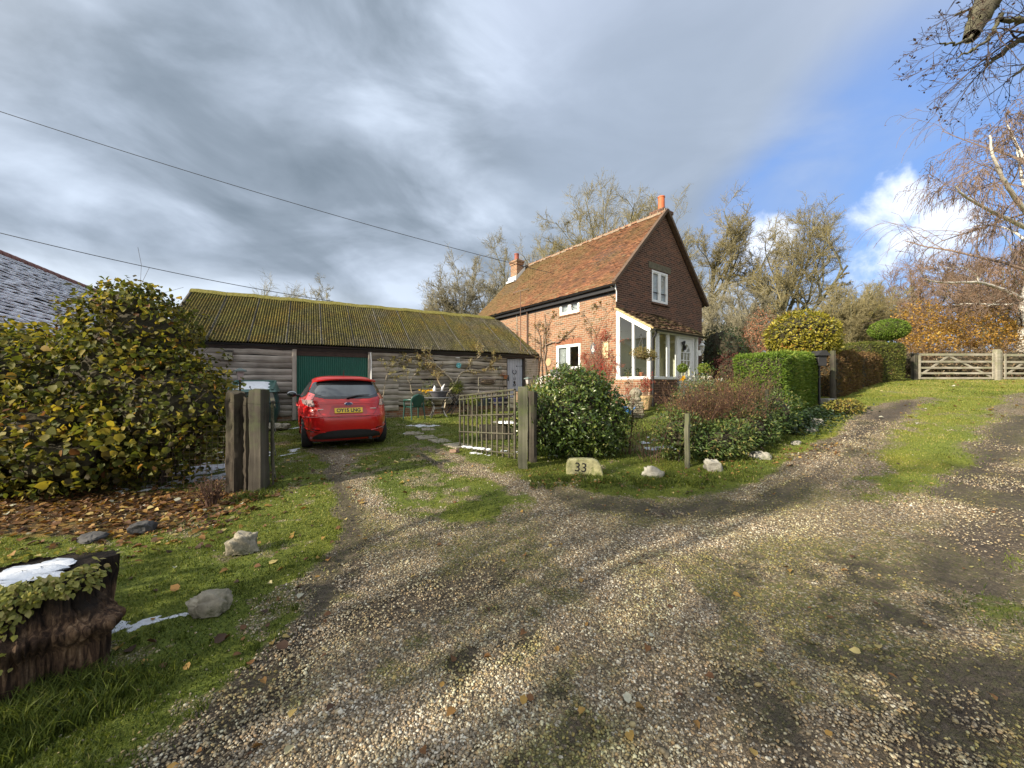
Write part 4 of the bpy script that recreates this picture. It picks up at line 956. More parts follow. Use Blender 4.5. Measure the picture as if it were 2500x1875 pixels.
def car_body():
    zs = [.16,.20,.25,.30,.35,.40,.47,.54,.60,.66,.70,.75,.80,.85,.90,.94,.98,1.02,1.06,1.12,1.2,1.27,1.33,1.37,1.40,1.42,1.44,1.455,1.465,1.473,1.48,1.4835]
    na = 96; V = []; F_ = []
    for z in zs:
        hw = lerp(z,HWT); yr = lerp(z,YRT); yf = lerp(z,YFT); ym = min(1.75,(yr+yf)/2)
        for j in range(na):
            t = 2*math.pi*j/na; c, s = math.cos(t), math.sin(t)
            x = hw*math.copysign(abs(c)**(2/5.2), c); Lq = (yf-ym) if s > 0 else (ym-yr)
            y = ym+Lq*math.copysign(abs(s)**(2/3.3), s); V.append((x,y,z))
    for i in range(len(zs)-1):
        for j in range(na):
            k = (j+1)%na; F_.append((i*na+j,i*na+k,(i+1)*na+k,(i+1)*na+j))
    F_.append(tuple(range(na))[::-1]); F_.append(tuple((len(zs)-1)*na+j for j in range(na)))
    return MB().raw(V,F_)
n = NT('red_car_paint'); n.bump(n.noise(1.2,None,2),.02,.05)
M['carred'] = n.fin(n.ramp(n.noise(2.2,None,3),[(.3,(.42,.007,.008)),(.7,(.52,.010,.010))]), .30, spec=.4, Coat_Weight=.8, Coat_Roughness=.04)
M['rubber'] = simple('tyre_rubber', (.014,.014,.015), .8, .2, 30, .2)
M['alloy'] = simple('alloy_rim', (.45,.46,.48), .35, .1, 6, .03, metal=.8)
body = car_body().build('body', M['carred'], car, 50)
WHY = (.70, 3.17)
cut = MB()
for yy in WHY:
    for sx in (-1,1):
        V = [(sx*(.60 if k==0 else 1.0), yy+.345*math.cos(t), .305+.345*math.sin(t)) for k in (0,1) for t in np.linspace(0,2*math.pi,29)[:-1]]
        cut.raw(V, [(i,(i+1)%28,28+(i+1)%28,28+i) for i in range(28)]+[tuple(range(28))[::-1],tuple(range(28,56))])
boolean_cut(body, cut)
def shell(name, poly, mapf, mat, parent, step=.03, thick=0, mb=None):
    """flat outline mapped onto the bodywork as a thin skin"""
    n_ = len(poly); pts = []; seg = []
    for i in range(n_):
        a = Vector(poly[i]); b = Vector(poly[(i+1)%n_]); m = max(1,int((b-a).length/step)); s0 = len(pts)
        for k in range(m): pts.append(a+(b-a)*k/m)
    nb_ = len(pts); seg = [(i,(i+1)%nb_) for i in range(nb_)]
    xs = [p.x for p in pts]; ys = [p.y for p in pts]; arr = np.array([(p.x,p.y) for p in pts])
    gx, gy = np.meshgrid(np.arange(min(xs)+step/2,max(xs),step), np.arange(min(ys)+step/2,max(ys),step)); gx = gx.ravel(); gy = gy.ravel()
    if len(gx):
        sd = sdist(gx, gy, arr); k = sd > step*.35
        pts += [Vector((a,b)) for a,b in zip(gx[k],gy[k])]
    r_ = delaunay_2d_cdt([Vector((p[0],p[1])) for p in pts], seg, [list(range(nb_))], 1, 1e-5)
    return MB().raw([mapf(v.x,v.y) for v in r_[0]], [tuple(f) for f in r_[2]]).build(name, mat, parent, True)
def rnd(poly, r=.03, k=4):
    out = []; n_ = len(poly)
    for i in range(n_):
        p = Vector(poly[i]); a = Vector(poly[i-1]); b = Vector(poly[(i+1)%n_]); da = (a-p); db = (b-p); q = min(r, da.length*.45, db.length*.45)
        A_ = p+da.normalized()*q; B_ = p+db.normalized()*q
        for j in range(k+1):
            t = j/k; out.append(tuple(A_*(1-t)**2+p*2*t*(1-t)+B_*t*t))
    return out
rear = lambda o: (lambda x,z: (x, car_rear(x,z,o), z))
n = NT('car_glass'); M['carglass'] = n.fin(n.ramp(n.noise(2,None,2),[(.3,(.012,.014,.016)),(.7,(.02,.024,.027))]), .06, spec=.7, Transmission_Weight=.0)
n = NT('tinted_rear_glass'); tr = n.node('BsdfTransparent', {'Color':(.42,.47,.5)}); gl = n.node('BsdfGlossy', {'Roughness':.03}); ms = n.node('MixShader', {0:.22})
n.t.links.new(tr.outputs[0], ms.inputs[1]); n.t.links.new(gl.outputs[0], ms.inputs[2]); n.t.links.new(ms.outputs[0], n.out.inputs[0]); M['tint'] = n.m
W_ = rnd([(-.60,1.335),(-.66,1.20),(-.71,1.12),(-.60,1.035),(-.40,.995),(.40,.995),(.60,1.035),(.71,1.12),(.66,1.20),(.60,1.335),(.3,1.36),(-.3,1.36)], .05)
shell('rear_window', W_, rear(.006), M['carglass'], car)
W2 = rnd([(-.52,1.27),(-.60,1.15),(-.57,1.09),(-.42,1.04),(.42,1.04),(.57,1.09),(.60,1.15),(.52,1.27)], .04)
n = NT('car_cabin_seen_through_glass')
shell('wiper_glass', W2, rear(.009), glassy('lighter_rear_glass',(.045,.055,.065),.05), car)
# parcel shelf, seats and steering wheel read as paler shapes behind the glass
# tail lights
for sx in (-1,1):
    up = [(sx*.585,1.085),(sx*.72,1.135),(sx*.79,1.09),(sx*.815,.98),(sx*.63,.985)]
    lo = [(sx*.63,.983),(sx*.815,.978),(sx*.80,.90),(sx*.69,.845),(sx*.60,.855)]
    if sx > 0: up = up[::-1]; lo = lo[::-1]
    l = shell('tail_light', rnd(up,.025), rear(.012), simple('tail_light_lens',(.42,.06,.06),.12,.15,9,.05,spec=.7,Coat_Weight=1.0), car, .02)
    shell('reversing_lens', rnd(lo,.02), rear(.013), simple('clear_lens',(.30,.22,.22),.12,.3,26,.1,spec=.8,Coat_Weight=1.0), l, .02)
# number plate in its recess
rc = rnd([(-.36,.71),(-.30,.865),(.30,.865),(.36,.71),(.30,.655),(-.30,.655)],.03)
shell('plate_recess', rc, rear(.003), simple('shaded_red',(.33,.008,.012),.35,.05,4,0,spec=.5,Coat_Weight=.6), car)
ypl = min(car_rear(0,.71), car_rear(0,.82))-.012
tilt = math.atan2(car_rear(0,.82)-car_rear(0,.71), .11)
pm = Matrix.Translation((0,(car_rear(0,.71)+car_rear(0,.82))/2-.018,.765)) @ Matrix.Rotation(R(90)-tilt,4,'X')
plate = MB().box((-.26,-.0555,-.004),(.26,.0555,.004),mtx=pm,bev=.003).build('number_plate', simple('yellow_plate',(.62,.42,.03),.45,.06,6,.03), car)
text_obj('registration','OY15 LNG',.105,pm@Matrix.Translation((0,-.002,.0052))@Matrix.Diagonal((.90,1,1,1)),M['black'],plate,.0012,weight=.0035)
# badge: oval with a pale rim
bm_ = Matrix.Translation((0,car_rear(0,.895)-.012,.893)) @ Matrix.Rotation(R(80),4,'X') @ Matrix.Diagonal((1,.42,1,1))
bd = MB().lathe([(.075,-.006),(.075,.006),(.066,.010)],28,mtx=bm_).build('badge', simple('chrome',(.6,.62,.65),.15,.05,3,0,metal=1), car, True)
MB().lathe([(.064,.004),(.064,.0115)],28,mtx=bm_).build('badge_face', simple('dark_blue_enamel',(.012,.025,.10),.2,.1,3,0), bd)
for x,w_ in ((-.50,.10),(.47,.12)):
    MB().box((x-w_/2,car_rear(x,.79)-.010,.782),(x+w_/2,car_rear(x,.79)+.01,.800),bev=.003).build('model_badge', bpy.data.materials['chrome'], car)
# seams of the tailgate
def line_on(name, pts, mapf, r_, mat, parent):
    return MB().tube([mapf(*p) for p in pts], r_, 5).build(name, mat, parent, True)
sm = []
tg = [(-.60,1.34),(-.735,1.12),(-.635,.985),(-.595,.86),(-.50,.70),(-.44,.655),(-.30,.635),(.30,.635),(.44,.655),(.50,.70),(.595,.86),(.635,.985),(.735,1.12),(.60,1.34)]
P2 = []
for a,b in zip(tg[:-1],tg[1:]): P2 += [(a[0]+(b[0]-a[0])*k/5,a[1]+(b[1]-a[1])*k/5) for k in range(5)]
line_on('tailgate_seam', P2, rear(-.001), .004, M['black'], car)
line_on('crease', [(-.80+.1*k,.885+.02*math.sin(k*.2)) for k in range(17)], rear(-.004), .009, M['carred'], car)
# bumper: black lower insert, fog recesses, bright crease
ins = rnd([(-.66,.205),(-.60,.30),(-.40,.365),(-.2,.385),(.2,.385),(.40,.365),(.60,.30),(.66,.205)],.05)
shell('bumper_insert', ins, rear(.010), simple('grey_black_plastic',(.02,.02,.022),.6,.2,20,.2), car)
for sx in (-1,1):
    q = [(sx*.50,.405),(sx*.76,.43),(sx*.79,.375),(sx*.55,.355)]
    shell('reflector_slot', rnd(q if sx<0 else q[::-1],.03), rear(.008), simple('deep_red_reflector',(.10,.004,.006),.2,.1,4,0,Coat_Weight=1.0), car, .02)
    line_on('bumper_crease', [(sx*(.42+.045*k),.40+.10*(k/9)**1.5-.05) for k in range(10)], rear(.004), .012, M['carred'], car)
line_on('bumper_edge', [(-.80+.08*k,.655-.012*math.cos(k*.31)) for k in range(21)], rear(-.002), .010, M['carred'], car)
# spoiler over the window
V = []; F_ = []; ns = 22
for i in range(ns+1):
    x = -.60+1.2*i/ns; b_ = (abs(x)/.60)**4
    yb = .40+.14*b_; zt = 1.418-.045*(abs(x)/.6)**2.4-.01
    V += [(x,yb+.42,zt+.020),(x,yb+.12,zt+.022),(x,yb,zt-.004),(x,yb+.004,zt-.032),(x,yb+.10,zt-.03)]
for i in range(ns): 
    for k in range(4): F_.append((i*5+k,(i+1)*5+k,(i+1)*5+k+1,i*5+k+1))
sp = MB().raw(V,F_).build('spoiler', M['carred'], car, 60)
MB().box((-.14,.398,1.385),(.14,.405,1.397)).build('brake_light', simple('brake_lens',(.2,.01,.012),.2,.1,4,0), sp)
mb = MB(); mb.tube([(0,car_rear(0,1.0)-.03,1.0),(.0,car_rear(0,1.02)-.03,1.015)],.03,10); mb.tube([(.0,car_rear(0,1.02)-.035,1.02),(.18,car_rear(.18,1.055)-.035,1.06),(.42,car_rear(.42,1.065)-.03,1.075)],[.02,.014,.006],6)
mb.build('wiper', M['black'], car, True)
MB().tube([(0,.95,1.475),(0,.90,1.52),(0,.83,1.60)],[.012,.008,.004],6).build('aerial', M['black'], car, True)
# side glass, door seams, mirrors
for sx in (-1,1):
    def side(o): return lambda y,z: (sx*car_side(y,z,o), y, z)
    g_ = [[(.62,1.05),(.60,1.10),(.74,1.24),(.86,1.345),(1.08,1.375),(1.12,1.02),(.95,1.01)],[(1.17,1.015),(1.13,1.375),(1.5,1.395),(1.88,1.375),(1.93,.99)],[(1.98,.985),(1.93,1.37),(2.15,1.32),(2.45,1.16),(2.66,.99)]]
    for q in g_:
        q = rnd(q,.03); shell('side_window', q if sx>0 else q[::-1], side(.006), M['carglass'], car, .04)
    for q in ([(1.1,.98),(1.02,.8),(1.0,.55),(1.02,.3)],[(1.95,.96),(1.93,.7),(1.94,.3)],[(2.9,.9),(2.85,.6),(2.8,.3)]):
        line_on('door_seam', q, side(-.001), .004, M['black'], car)
    for yh in (1.12,2.05):
        MB().tube([side(.005)(yh,.83),side(.035)(yh+.03,.84),side(.035)(yh+.16,.845),side(.005)(yh+.2,.84)],.014,6).build('door_handle', M['carred'], car, True)
    line_on('crease', [(.15+.2*k,.86-.008*k) for k in range(16)], side(-.004), .009, M['carred'], car)
    mb = MB(); mb.tube([side(0)(2.62,1.0),(sx*.97,2.60,1.03)],.03,8); mr = mb.build('wing_mirror', M['black'], car, True)
    MB().ball((sx*.975,2.60,1.045),.11,14,8,0,(1.0,.55,.68)).build('mirror_cover', M['carred'] if sx>0 else simple('silver_cover',(.42,.44,.46),.25,.1,5,0,metal=.7), mr, True)
    MB().ball((sx*.975,2.555,1.045),.092,14,8,0,(1.0,.25,.62)).build('mirror_glass', M['carglass'], mr, True)
def wheel(x, y, sx):
    o = bpy.data.objects.new('wheel', None); COL.objects.link(o); o.parent = car; o.location = (x,y,.305)
    rot = Matrix.Rotation(R(90),4,'Y')
    MB().lathe([(.20,-.095),(.285,-.098),(.302,-.075),(.305,0),(.302,.075),(.285,.098),(.20,.095)],36,mtx=rot).build('tyre', M['rubber'], o, True)
    mb = MB(); mb.lathe([(.205,-.09),(.21,.09),(.19,.092),(.175,.03),(.04,.055),(.0,.06)],30,mtx=Matrix.Rotation(R(90*sx),4,'Y'))
    for k in range(5):
        t = k*2*math.pi/5; mb.beam((sx*.062,.03*math.cos(t),.03*math.sin(t)),(sx*.088,.2*math.cos(t),.2*math.sin(t)),.055,.02,up=(1,0,0))
    mb.build('rim', M['alloy'], o, True); return o
for yy in WHY:
    for sx in (-1,1): wheel(sx*.715, yy, sx)
MB().box((-.62,.3,.13),(.62,3.6,.17)).build('underbody', M['black'], car)
MB().tube([(.42,.55,.20),(.42,.10,.19)],.035,10).build('exhaust', M['iron'], car, True)

# ------------------------------------------------------------------ gateway
def rough_post(name, label, cat, pts, x, y, h, mat, group=None, lean=(0,0), rz=0, topcut=0, cap=None):
    rag = 1 if mat is M['wood_rough'] else 0
    """split timber post from an uneven outline"""
    z0 = g1(x,y)-.15; o = thing(name, label, cat, (x,y,z0), rz, group); V = []; F_ = []; nz = 26; m = len(pts)
    for i in range(nz+1):
        f = i/nz
        for j,(a,b) in enumerate(pts):
            w_ = 1+.05*math.sin(f*9+j*2.1)+.03*math.sin(f*23+j)+random.uniform(-.02,.02)+(rag*(random.random()-.5)*.16+rag*.18*max(0,.35-f))
            zz = f*(h+.15)*(1 if i<nz else 1+topcut*a)
            V.append((a*w_+lean[0]*f, b*w_+lean[1]*f, zz+(random.uniform(-.02,.02) if i==nz else 0)))
    for i in range(nz):
        for j in range(m): F_.append((i*m+j,i*m+(j+1)%m,(i+1)*m+(j+1)%m,(i+1)*m+j))
    F_.append(tuple(nz*m+j for j in range(m)))
    MB().raw(V,F_).build('timber', mat, o, 30); return o
def blob(rx, ry, n_=12, j=.12): return [(rx*math.cos(t)*(1+random.uniform(-j,j)), ry*math.sin(t)*(1+random.uniform(-j,j))) for t in np.linspace(0,2*math.pi,n_,endpoint=False)]
rough_post('gate_post','thick rotten grey tree-trunk post at the big bush side of the drive','post',blob(.105,.12,18),-3.645,4.98,1.30,M['wood_rough'],topcut=-.1)
rough_post('gate_post','narrow split half-round post wedged between two thicker gate posts','post',blob(.06,.09,9),-3.475,4.99,1.24,M['wood_rough'])
rough_post('gate_post','squared sawn gate post with snow on top, in front of the green tank','post',[(-.075,-.085),(.0,-.09),(.075,-.085),(.08,.085),(0,.09),(-.078,.085)],-3.33,4.96,1.34,M['wood_grey'])
so = thing('snow_pile','little heap of snow on top of the squared gate post','snow',(-3.33,4.96,g1(-3.33,4.96)+1.32))
MB().ball((0,0,.0),.08,12,6,0,(1,1,.35),.08).build('snow_heap', M['snow'], so, True)
rough_post('gate_post','squared greenish gate post beside the round evergreen bush','post',[(-.07,-.07),(.07,-.07),(.07,.07),(-.07,.07)],.165,5.78,1.235,M['wood_green'])
rough_post('gate_post','short rounded grey post close behind the squared gate post','post',blob(.075,.08,10,.06),.33,6.12,1.14,M['wood_grey'])
def picket_gate(name, label, cat_, a, b, za, zb, h, nbar, nrail, brace=True, dark=False):
    o = thing(name, label, 'gate', (a[0],a[1],za)); L = math.hypot(b[0]-a[0],b[1]-a[1]); d = Vector((b[0]-a[0],b[1]-a[1],zb-za))
    m = MB(); mm = MB(); nn = Vector((-d.y,d.x,0)).normalized()
    for i in range(nbar):
        f = i/(nbar-1); p = d*f+nn*random.uniform(-.004,.004); k = .034 if 0<i<nbar-1 else .045
        MB().beam(p+Vector((0,0,.02)),p+d*random.uniform(-.004,.004)+Vector((0,0,h)),k,.022,up=nn,bev=.004).build('picket', M['wood_rail'], o)
    for r_ in range(nrail):
        z = .1+(h-.16)*r_/(nrail-1); MB().beam(nn*-.026+Vector((0,0,z)),d+nn*-.026+Vector((0,0,z)),.014,.02,bev=.003).build('rail', M['wood_rail'], o)
    MB().beam(Vector((0,0,h+.012)),d+Vector((0,0,h+.012)),.05,.03,bev=.005).build('top_rail', M['wood_rail'], o)
    if brace: MB().beam(nn*-.05+Vector((0,0,.15)),d*.95+nn*-.05+Vector((0,0,h-.1)),.02,.035).build('brace', M['wood_rail'], o)
    return o, d, nn
ga, gd_, gn = picket_gate('picket_gate','open grey wooden picket gate standing ajar in front of the bin table','',(-1.03,7.45),(.045,5.95),.20,.35,1.10,12,4,brace=False)
ga['category'] = 'gate'
sw = thing('snow_pile','white snow lying along the bottom rail of the open picket gate','snow',(-.75,7.0,.3)); mb = MB()
for i in range(7):
    f = .13+.47*i/6+random.uniform(-.02,.02); p = Vector((-1.03,7.45,.20))+gd_*f+gn*-.03+Vector((0,0,.125))-Vector((-.75,7.0,.3)); mb.ball(p,.045,10,6,0,(1.2,.8,.5),.1)
mb.build('snow_heap', M['snow'], sw, True)
gb, _, _ = picket_gate('picket_gate','picket gate seen edge-on beside the squared gate post with snow','',(-3.225,5.09),(-4.27,6.68),.17,.25,1.12,12,4,brace=False)
gb['category'] = 'gate'
# wire netting fence between bush and gate post
wf = thing('wire_fence','rusty wire netting fence beside the thick rotten post','fence',(-5.2,5.05,g1(-5,5))); mb = MB()
for i in range(40):
    x = -1.6+i*.075
    if x < 1.45: mb.tube([(x,0,0),(x+.01,.0,.85)],.0022,3)
for k in range(12): mb.tube([(-1.6,0,.03+k*.075),(1.45,-.03,.03+k*.075)],.0022,3)
mb.build('netting', simple('rusty_wire',(.09,.07,.055),.8,.3), wf)

# ------------------------------------------------------------------ stones
def rock(name, label, px, py, wpx, hpx, mat, group=None, flat=1.0, seed=0, rz=None, dz=0, depth=.8):
    if name == 'kerb_stone': dz -= .035
    x, y = G(px, py); s = y/F0; w_ = wpx*s; h = hpx*s; o = thing(name, label, 'stone', (x,y+w_*.3,g1(x,y)+dz), rz if rz is not None else random.uniform(-.4,.4), group)
    r = np.random.default_rng(seed+3); V = []; nn_ = 40; mm_ = 24
    cut_n = r.normal(size=(7,3)); cut_n /= np.linalg.norm(cut_n,axis=1)[:,None]
    PH, TT = np.meshgrid(np.pi*np.arange(mm_+1)/mm_, 2*np.pi*np.arange(nn_)/nn_, indexing='ij'); DX, DY, DZ = np.sin(PH)*np.cos(TT), np.sin(PH)*np.sin(TT), np.cos(PH)
    NZ = np.stack([fbm(DX*1.7+DZ*1.1+seed*3.1+9, DY*1.7+DZ*1.5+9, 1.0, seed, 4), fbm(DX*5+DZ*4+seed+40, DY*5-DZ*3+40, 1.0, seed+5, 4)],-1)
    for i in range(mm_+1):
        ph = math.pi*i/mm_
        for j in range(nn_):
            t = 2*math.pi*j/nn_; d = np.array([math.sin(ph)*math.cos(t), math.sin(ph)*math.sin(t), math.cos(ph)])
            q = np.sign(d)*np.abs(d)**.62; q = q/np.linalg.norm(q)*np.linalg.norm(np.abs(d)**.8)
            k = 1.0
            for c in cut_n:
                dp = d@c
                if dp > .6: k = min(k, .66/dp+.04)
            k *= 1+.26*(NZ[i,j,0]-.5)*2+.20*(NZ[i,j,1]-.5)*2
            V.append((q[0]*w_/2*k, q[1]*w_/2*depth*k, max(-h*.3, q[2]*h*.62*k)+h*.38))
    F_ = [(i*nn_+j,(i+1)*nn_+j,(i+1)*nn_+(j+1)%nn_,i*nn_+(j+1)%nn_) for i in range(mm_) for j in range(nn_)]
    MB().raw(V,F_).build('stone_body', mat, o, 55); return o
rock('rock','pale knobbly rock on the grass beyond the ivy stump',578,1362,66,58,M['stone_dark'],seed=1)
rock('rock','long rough mossy rock half sunk in the grass beside the ivy stump',485,1520,100,56,M['stone_dark'],seed=2,rz=.5,depth=.6)
rock('rock','dark grey stone among orange fallen leaves under the bush',330,1310,56,30,simple('slate_grey_stone',(.05,.05,.052),.9,.3,8,.6,30),seed=4)
rock('rock','flat dark stone lying in leaf litter behind the ivy stump',205,1328,64,18,bpy.data.materials['slate_grey_stone'],seed=6,flat=.5)
rock('kerb_stone','squarish pale stone right of the carved number stone',1602,1168,55,32,M['stone'],seed=8,depth=.6)
rock('kerb_stone','angular white stone tucked under the leafy shrub',1747,1152,44,36,M['stone'],seed=9)
rock('kerb_stone','broad white stone with a mossy top on the verge',1862,1122,46,26,M['stone'],seed=11)
rock('kerb_stone','small flat grey stone sunk in the verge grass',1948,1086,26,14,M['stone'],seed=12)
rock('kerb_stone','lower of two white stones lying together on the verge',1988,1056,30,16,M['stone'],seed=13)
rock('kerb_stone','upper of two white stones lying together on the verge',2000,1037,26,20,M['stone'],seed=14)
rock('rock','small brown stone at the foot of the open picket gate',1108,1106,26,10,simple('brown_stone',(.2,.13,.09),.9,.2,8,.5),seed=15)
rock('rock','grey rubble heap against the barn beside the green garage door',660,1052,60,18,M['stone_dark'],seed=16)
# number stone
nx, ny = G(1427, 1156); nz_ = g1(nx, ny)
ns_ = thing('number_stone','yellowish lichen-covered stone slab carved with the number 33','stone',(nx,ny,nz_-.03), R(-6))
prof = [(-.262,0),(-.268,.12),(-.25,.215),(-.215,.245),(-.02,.255),(.12,.25),(.19,.225),(.235,.15),(.255,.07),(.268,0)]
mb = MB(); mb.prism(prof,'y',-.06,.07); st = mb.build('slab', M['stone_yel'], ns_)
md = st.modifiers.new('bev','BEVEL'); md.width = .022; md.segments = 3; md.limit_method = 'ANGLE'
text_obj('carved_number','33',.185,Matrix.Translation((-.06,-.0625,.125))@Matrix.Rotation(R(90),4,'X')@Matrix.Rotation(R(-4),4,'Z'),M['iron'],ns_,.002)

# ------------------------------------------------------------------ garden furniture by the barn
chx, chy = BW(3.45,-1.05,0).x, BW(3.45,-1.05,0).y
def plastic_chair():
    o = thing('garden_chair','dark green plastic garden chair seen from behind, by the barn wall','chair',(chx,chy,g1(chx,chy)),BA+R(180+12))
    m = simple('green_plastic',(.018,.065,.055),.4,.1,4,.05,spec=.4)
    V = []; F_ = []; nu, nv = 14, 14
    for i in range(nu+1):
        for j in range(nv+1):
            u = -1+2*i/nu; v = j/nv; w_ = .24*(.62+.38*sst(v,.2,.6))*math.sqrt(max(0,1-max(0,(v-.55)/.45)**2.2*.98)) 
            V.append((u*w_, .17+.10*v+.05*(1-u*u), .42+.43*v))
    for i in range(nu):
        for j in range(nv): a = i*(nv+1)+j; F_.append((a,a+nv+1,a+nv+2,a+1))
    b = MB().raw(V,F_).build('backrest', m, o, True); md = b.modifiers.new('s','SOLIDIFY'); md.thickness = .02
    MB().box((-.23,-.25,.40),(.23,.2,.43),bev=.015).build('seat', m, o)
    for sx in (-1,1):
        MB().tube([(sx*.2,.2,.66),(sx*.28,.1,.66),(sx*.285,-.2,.64),(sx*.27,-.25,.60)],[.025,.03,.03,.025],8).build('armrest', M['alloy'] if False else m, o, True)
        MB().tube([(sx*.27,-.25,.62),(sx*.25,-.25,.40),(sx*.27,-.29,0)],[.022,.03,.02],8).build('leg', m, o, True)
        MB().tube([(sx*.21,.19,.66),(sx*.22,.2,.40),(sx*.24,.28,0)],[.022,.03,.02],8).build('leg', m, o, True)
plastic_chair()
tx, ty = BW(4.35,-.75,0).x, BW(4.35,-.75,0).y; tz = g1(tx,ty)
tb = thing('garden_table','grey metal garden table with curved legs beside the green plastic chair','table',(tx,ty,tz),BA)
gm = simple('grey_painted_metal',(.10,.105,.11),.5,.25,8,.1)
MB().lathe([(.02,.67),(.50,.67),(.52,.685),(.50,.70),(.02,.70)],28).build('table_top', gm, tb, True)
for k in range(4):
    t = k*math.pi/2+.6; c, s = math.cos(t), math.sin(t)
    MB().tube([(c*.42,s*.42,.66),(c*.25,s*.25,.5),(c*.2,s*.2,.33),(c*.3,s*.3,.12),(c*.4,s*.4,0)],.018,8).build('leg', gm, tb, True)
MB().lathe([(.21,.31),(.23,.32),(.21,.33)],20).build('brace_ring', gm, tb, True)
def planter(name, label, x, y, z, r0, r1, h, mat, group=None, rim=.02, cat='pot', sx=1):
    o = thing(name, label, cat, (x,y,z), BA, group)
    mb = MB(); mb.lathe([(r0*.96,0),(r0,.01),(r1*.97,h*.82),(r1+rim,h*.83),(r1+rim,h),(r1-.01,h),(r1*.93,h*.86),(.01,h*.86)],22,mtx=Matrix.Diagonal((sx,1,1,1))); mb.build('pot_body', mat, o, True); return o
pl = planter('flower_planter','dark oval planter of yellow flowers standing on the grey garden table',tx+.02,ty,tz+.70,.18,.25,.22,simple('dark_grey_pot',(.07,.07,.08),.6,.25,9,.1),sx=1.35)
ptz = Matrix
for k,(a,b,mn) in enumerate(((-.16,.0,'white_paint'),(.12,.02,'white_paint'))):
    mb = MB()
    if k == 0: mb.tube([(a,b,.2),(a,b,.3),(a+.01,b,.36),(a,b,.42)],[.05,.06,.03,.012],10)
    else: mb.tube([(a-.03,b,.2),(a+.02,b,.33),(a+.1,b,.47)],[.03,.045,.006],8)
    mb.build('gull_ornament', M['white'], pl, True)
# folded black reclining chair
fx, fy = BW(5.45,-.55,0).x, BW(5.45,-.55,0).y
fc = thing('folding_recliner','black metal reclining garden chair lying half folded against the barn','chair',(fx,fy,g1(fx,fy)),BA)
mb = MB()
for y in (-.22,.22):
    mb.tube([(-.75,y,.06),(-.35,y,.52),(-.02,y,.38),(.5,y,.62),(.8,y,.55)],.02,7); mb.tube([(-.6,y,.78),(-.3,y,.35),(.1,y,.04),(.25,y,.0)],.02,7); mb.tube([(-.35,y,.74),(-.45,y,.3),(-.65,y,.0)],.018,7)
mb.build('frame', M['iron'], fc, True)
mb = MB()
for i in range(9): mb.beam((-.62+i*.065,-.22,.74-i*.055),(-.62+i*.065,.22,.74-i*.055),.045,.012)
for i in range(10): mb.beam((.02+i*.08,-.22,.41+i*.022),(.02+i*.08,.22,.41+i*.022),.05,.012)
mb.build('slats', M['iron'], fc)
# slatted staging table behind the gate
sx_, sy_ = .28, 10.1; szz = g1(sx_,sy_)
stg = thing('potting_bench','grey slatted wooden potting bench behind the open gate','bench',(sx_,sy_,szz),R(20))
mb = MB()
for i in range(5): mb.beam((-.85,-.26+i*.13,.62),(.85,-.26+i*.13,.62),.10,.025,bev=.004)
mb.build('bench_top', M['wood_grey'], stg)
for sx in (-1,1):
    for sy in (-1,1): MB().beam((sx*.78,sy*.24,0),(sx*.78,sy*.24,.605),.06,.06,bev=.006).build('leg', M['wood_grey'], stg)
mb = MB()
for z in (.12,.3,.46): mb.beam((-.85,-.29,z),(.85,-.29,z),.02,.09,bev=.004)
mb.build('slats', M['wood_grey'], stg)
bl = simple('blue_glaze',(.02,.03,.22),.25,.15,6,.05); dk = simple('slate_blue_pot',(.05,.06,.09),.5,.2,8,.1)
planter('plant_pot','cobalt blue glazed pot on the slatted potting bench',sx_+.28,sy_+.1,szz+.635,.09,.13,.2,bl)
planter('plant_pot','brown cylindrical pot on the slatted potting bench',sx_-.12,sy_+.02,szz+.635,.09,.1,.27,simple('tan_pot',(.22,.15,.09),.8,.2))
planter('trough','long slate-blue trough at the end of the barn wall',BW(6.1,-.55,0).x,BW(6.1,-.55,0).y,g1(BW(6.1,-.5,0).x,BW(6.1,-.5,0).y)+.25,.18,.22,.26,dk,sx=1.9,cat='trough')
planter('trough','midnight blue trough next to the slate-blue one',BW(6.75,-.9,0).x,BW(6.75,-.9,0).y,g1(BW(6.7,-.9,0).x,BW(6.7,-.9,0).y)+.22,.17,.2,.28,simple('midnight_glaze',(.012,.014,.05),.3,.2),sx=1.6,cat='trough')
planter('plant_pot','orange terracotta pot behind the squared greenish gate post',.55,9.4,g1(.55,9.4),.17,.25,.36,M['terracotta'])
# low board planter in front of the bench
qx, qy = -.15, 8.3
bp_ = thing('raised_planter','low planter box of grey boards behind the open gate','planter',(qx,qy,g1(qx,qy)),R(8)); mb = MB()
for z in (.0,.145): 
    for i in range(7): mb.box((-.55+i*.16,-.27,z),(-.40+i*.16,-.245,z+.135),bev=.004)
mb.box((-.56,-.24,0),(-.535,.3,.27),bev=.004); mb.box((.535,-.24,0),(.56,.3,.27),bev=.004); mb.box((-.56,.28,0),(.56,.3,.27)); mb.box((-.53,-.24,.0),(.53,.28,.2))
mb.build('planter_boards', M['wood_grey'], bp_)
sd_ = thing('snowy_dish','shallow round dish holding snow on the low board planter','dish',(qx+.05,qy,g1(qx,qy)+.27)); MB().lathe([(.12,0),(.34,.06),(.36,.075),(.33,.07),(.02,.03)],20).build('dish_body', M['stone_dark'], sd_, True); MB().ball((-.03,0,.05),.2,12,6,0,(1.1,.8,.22),.1).build('snow_heap', M['snow'], sd_, True)
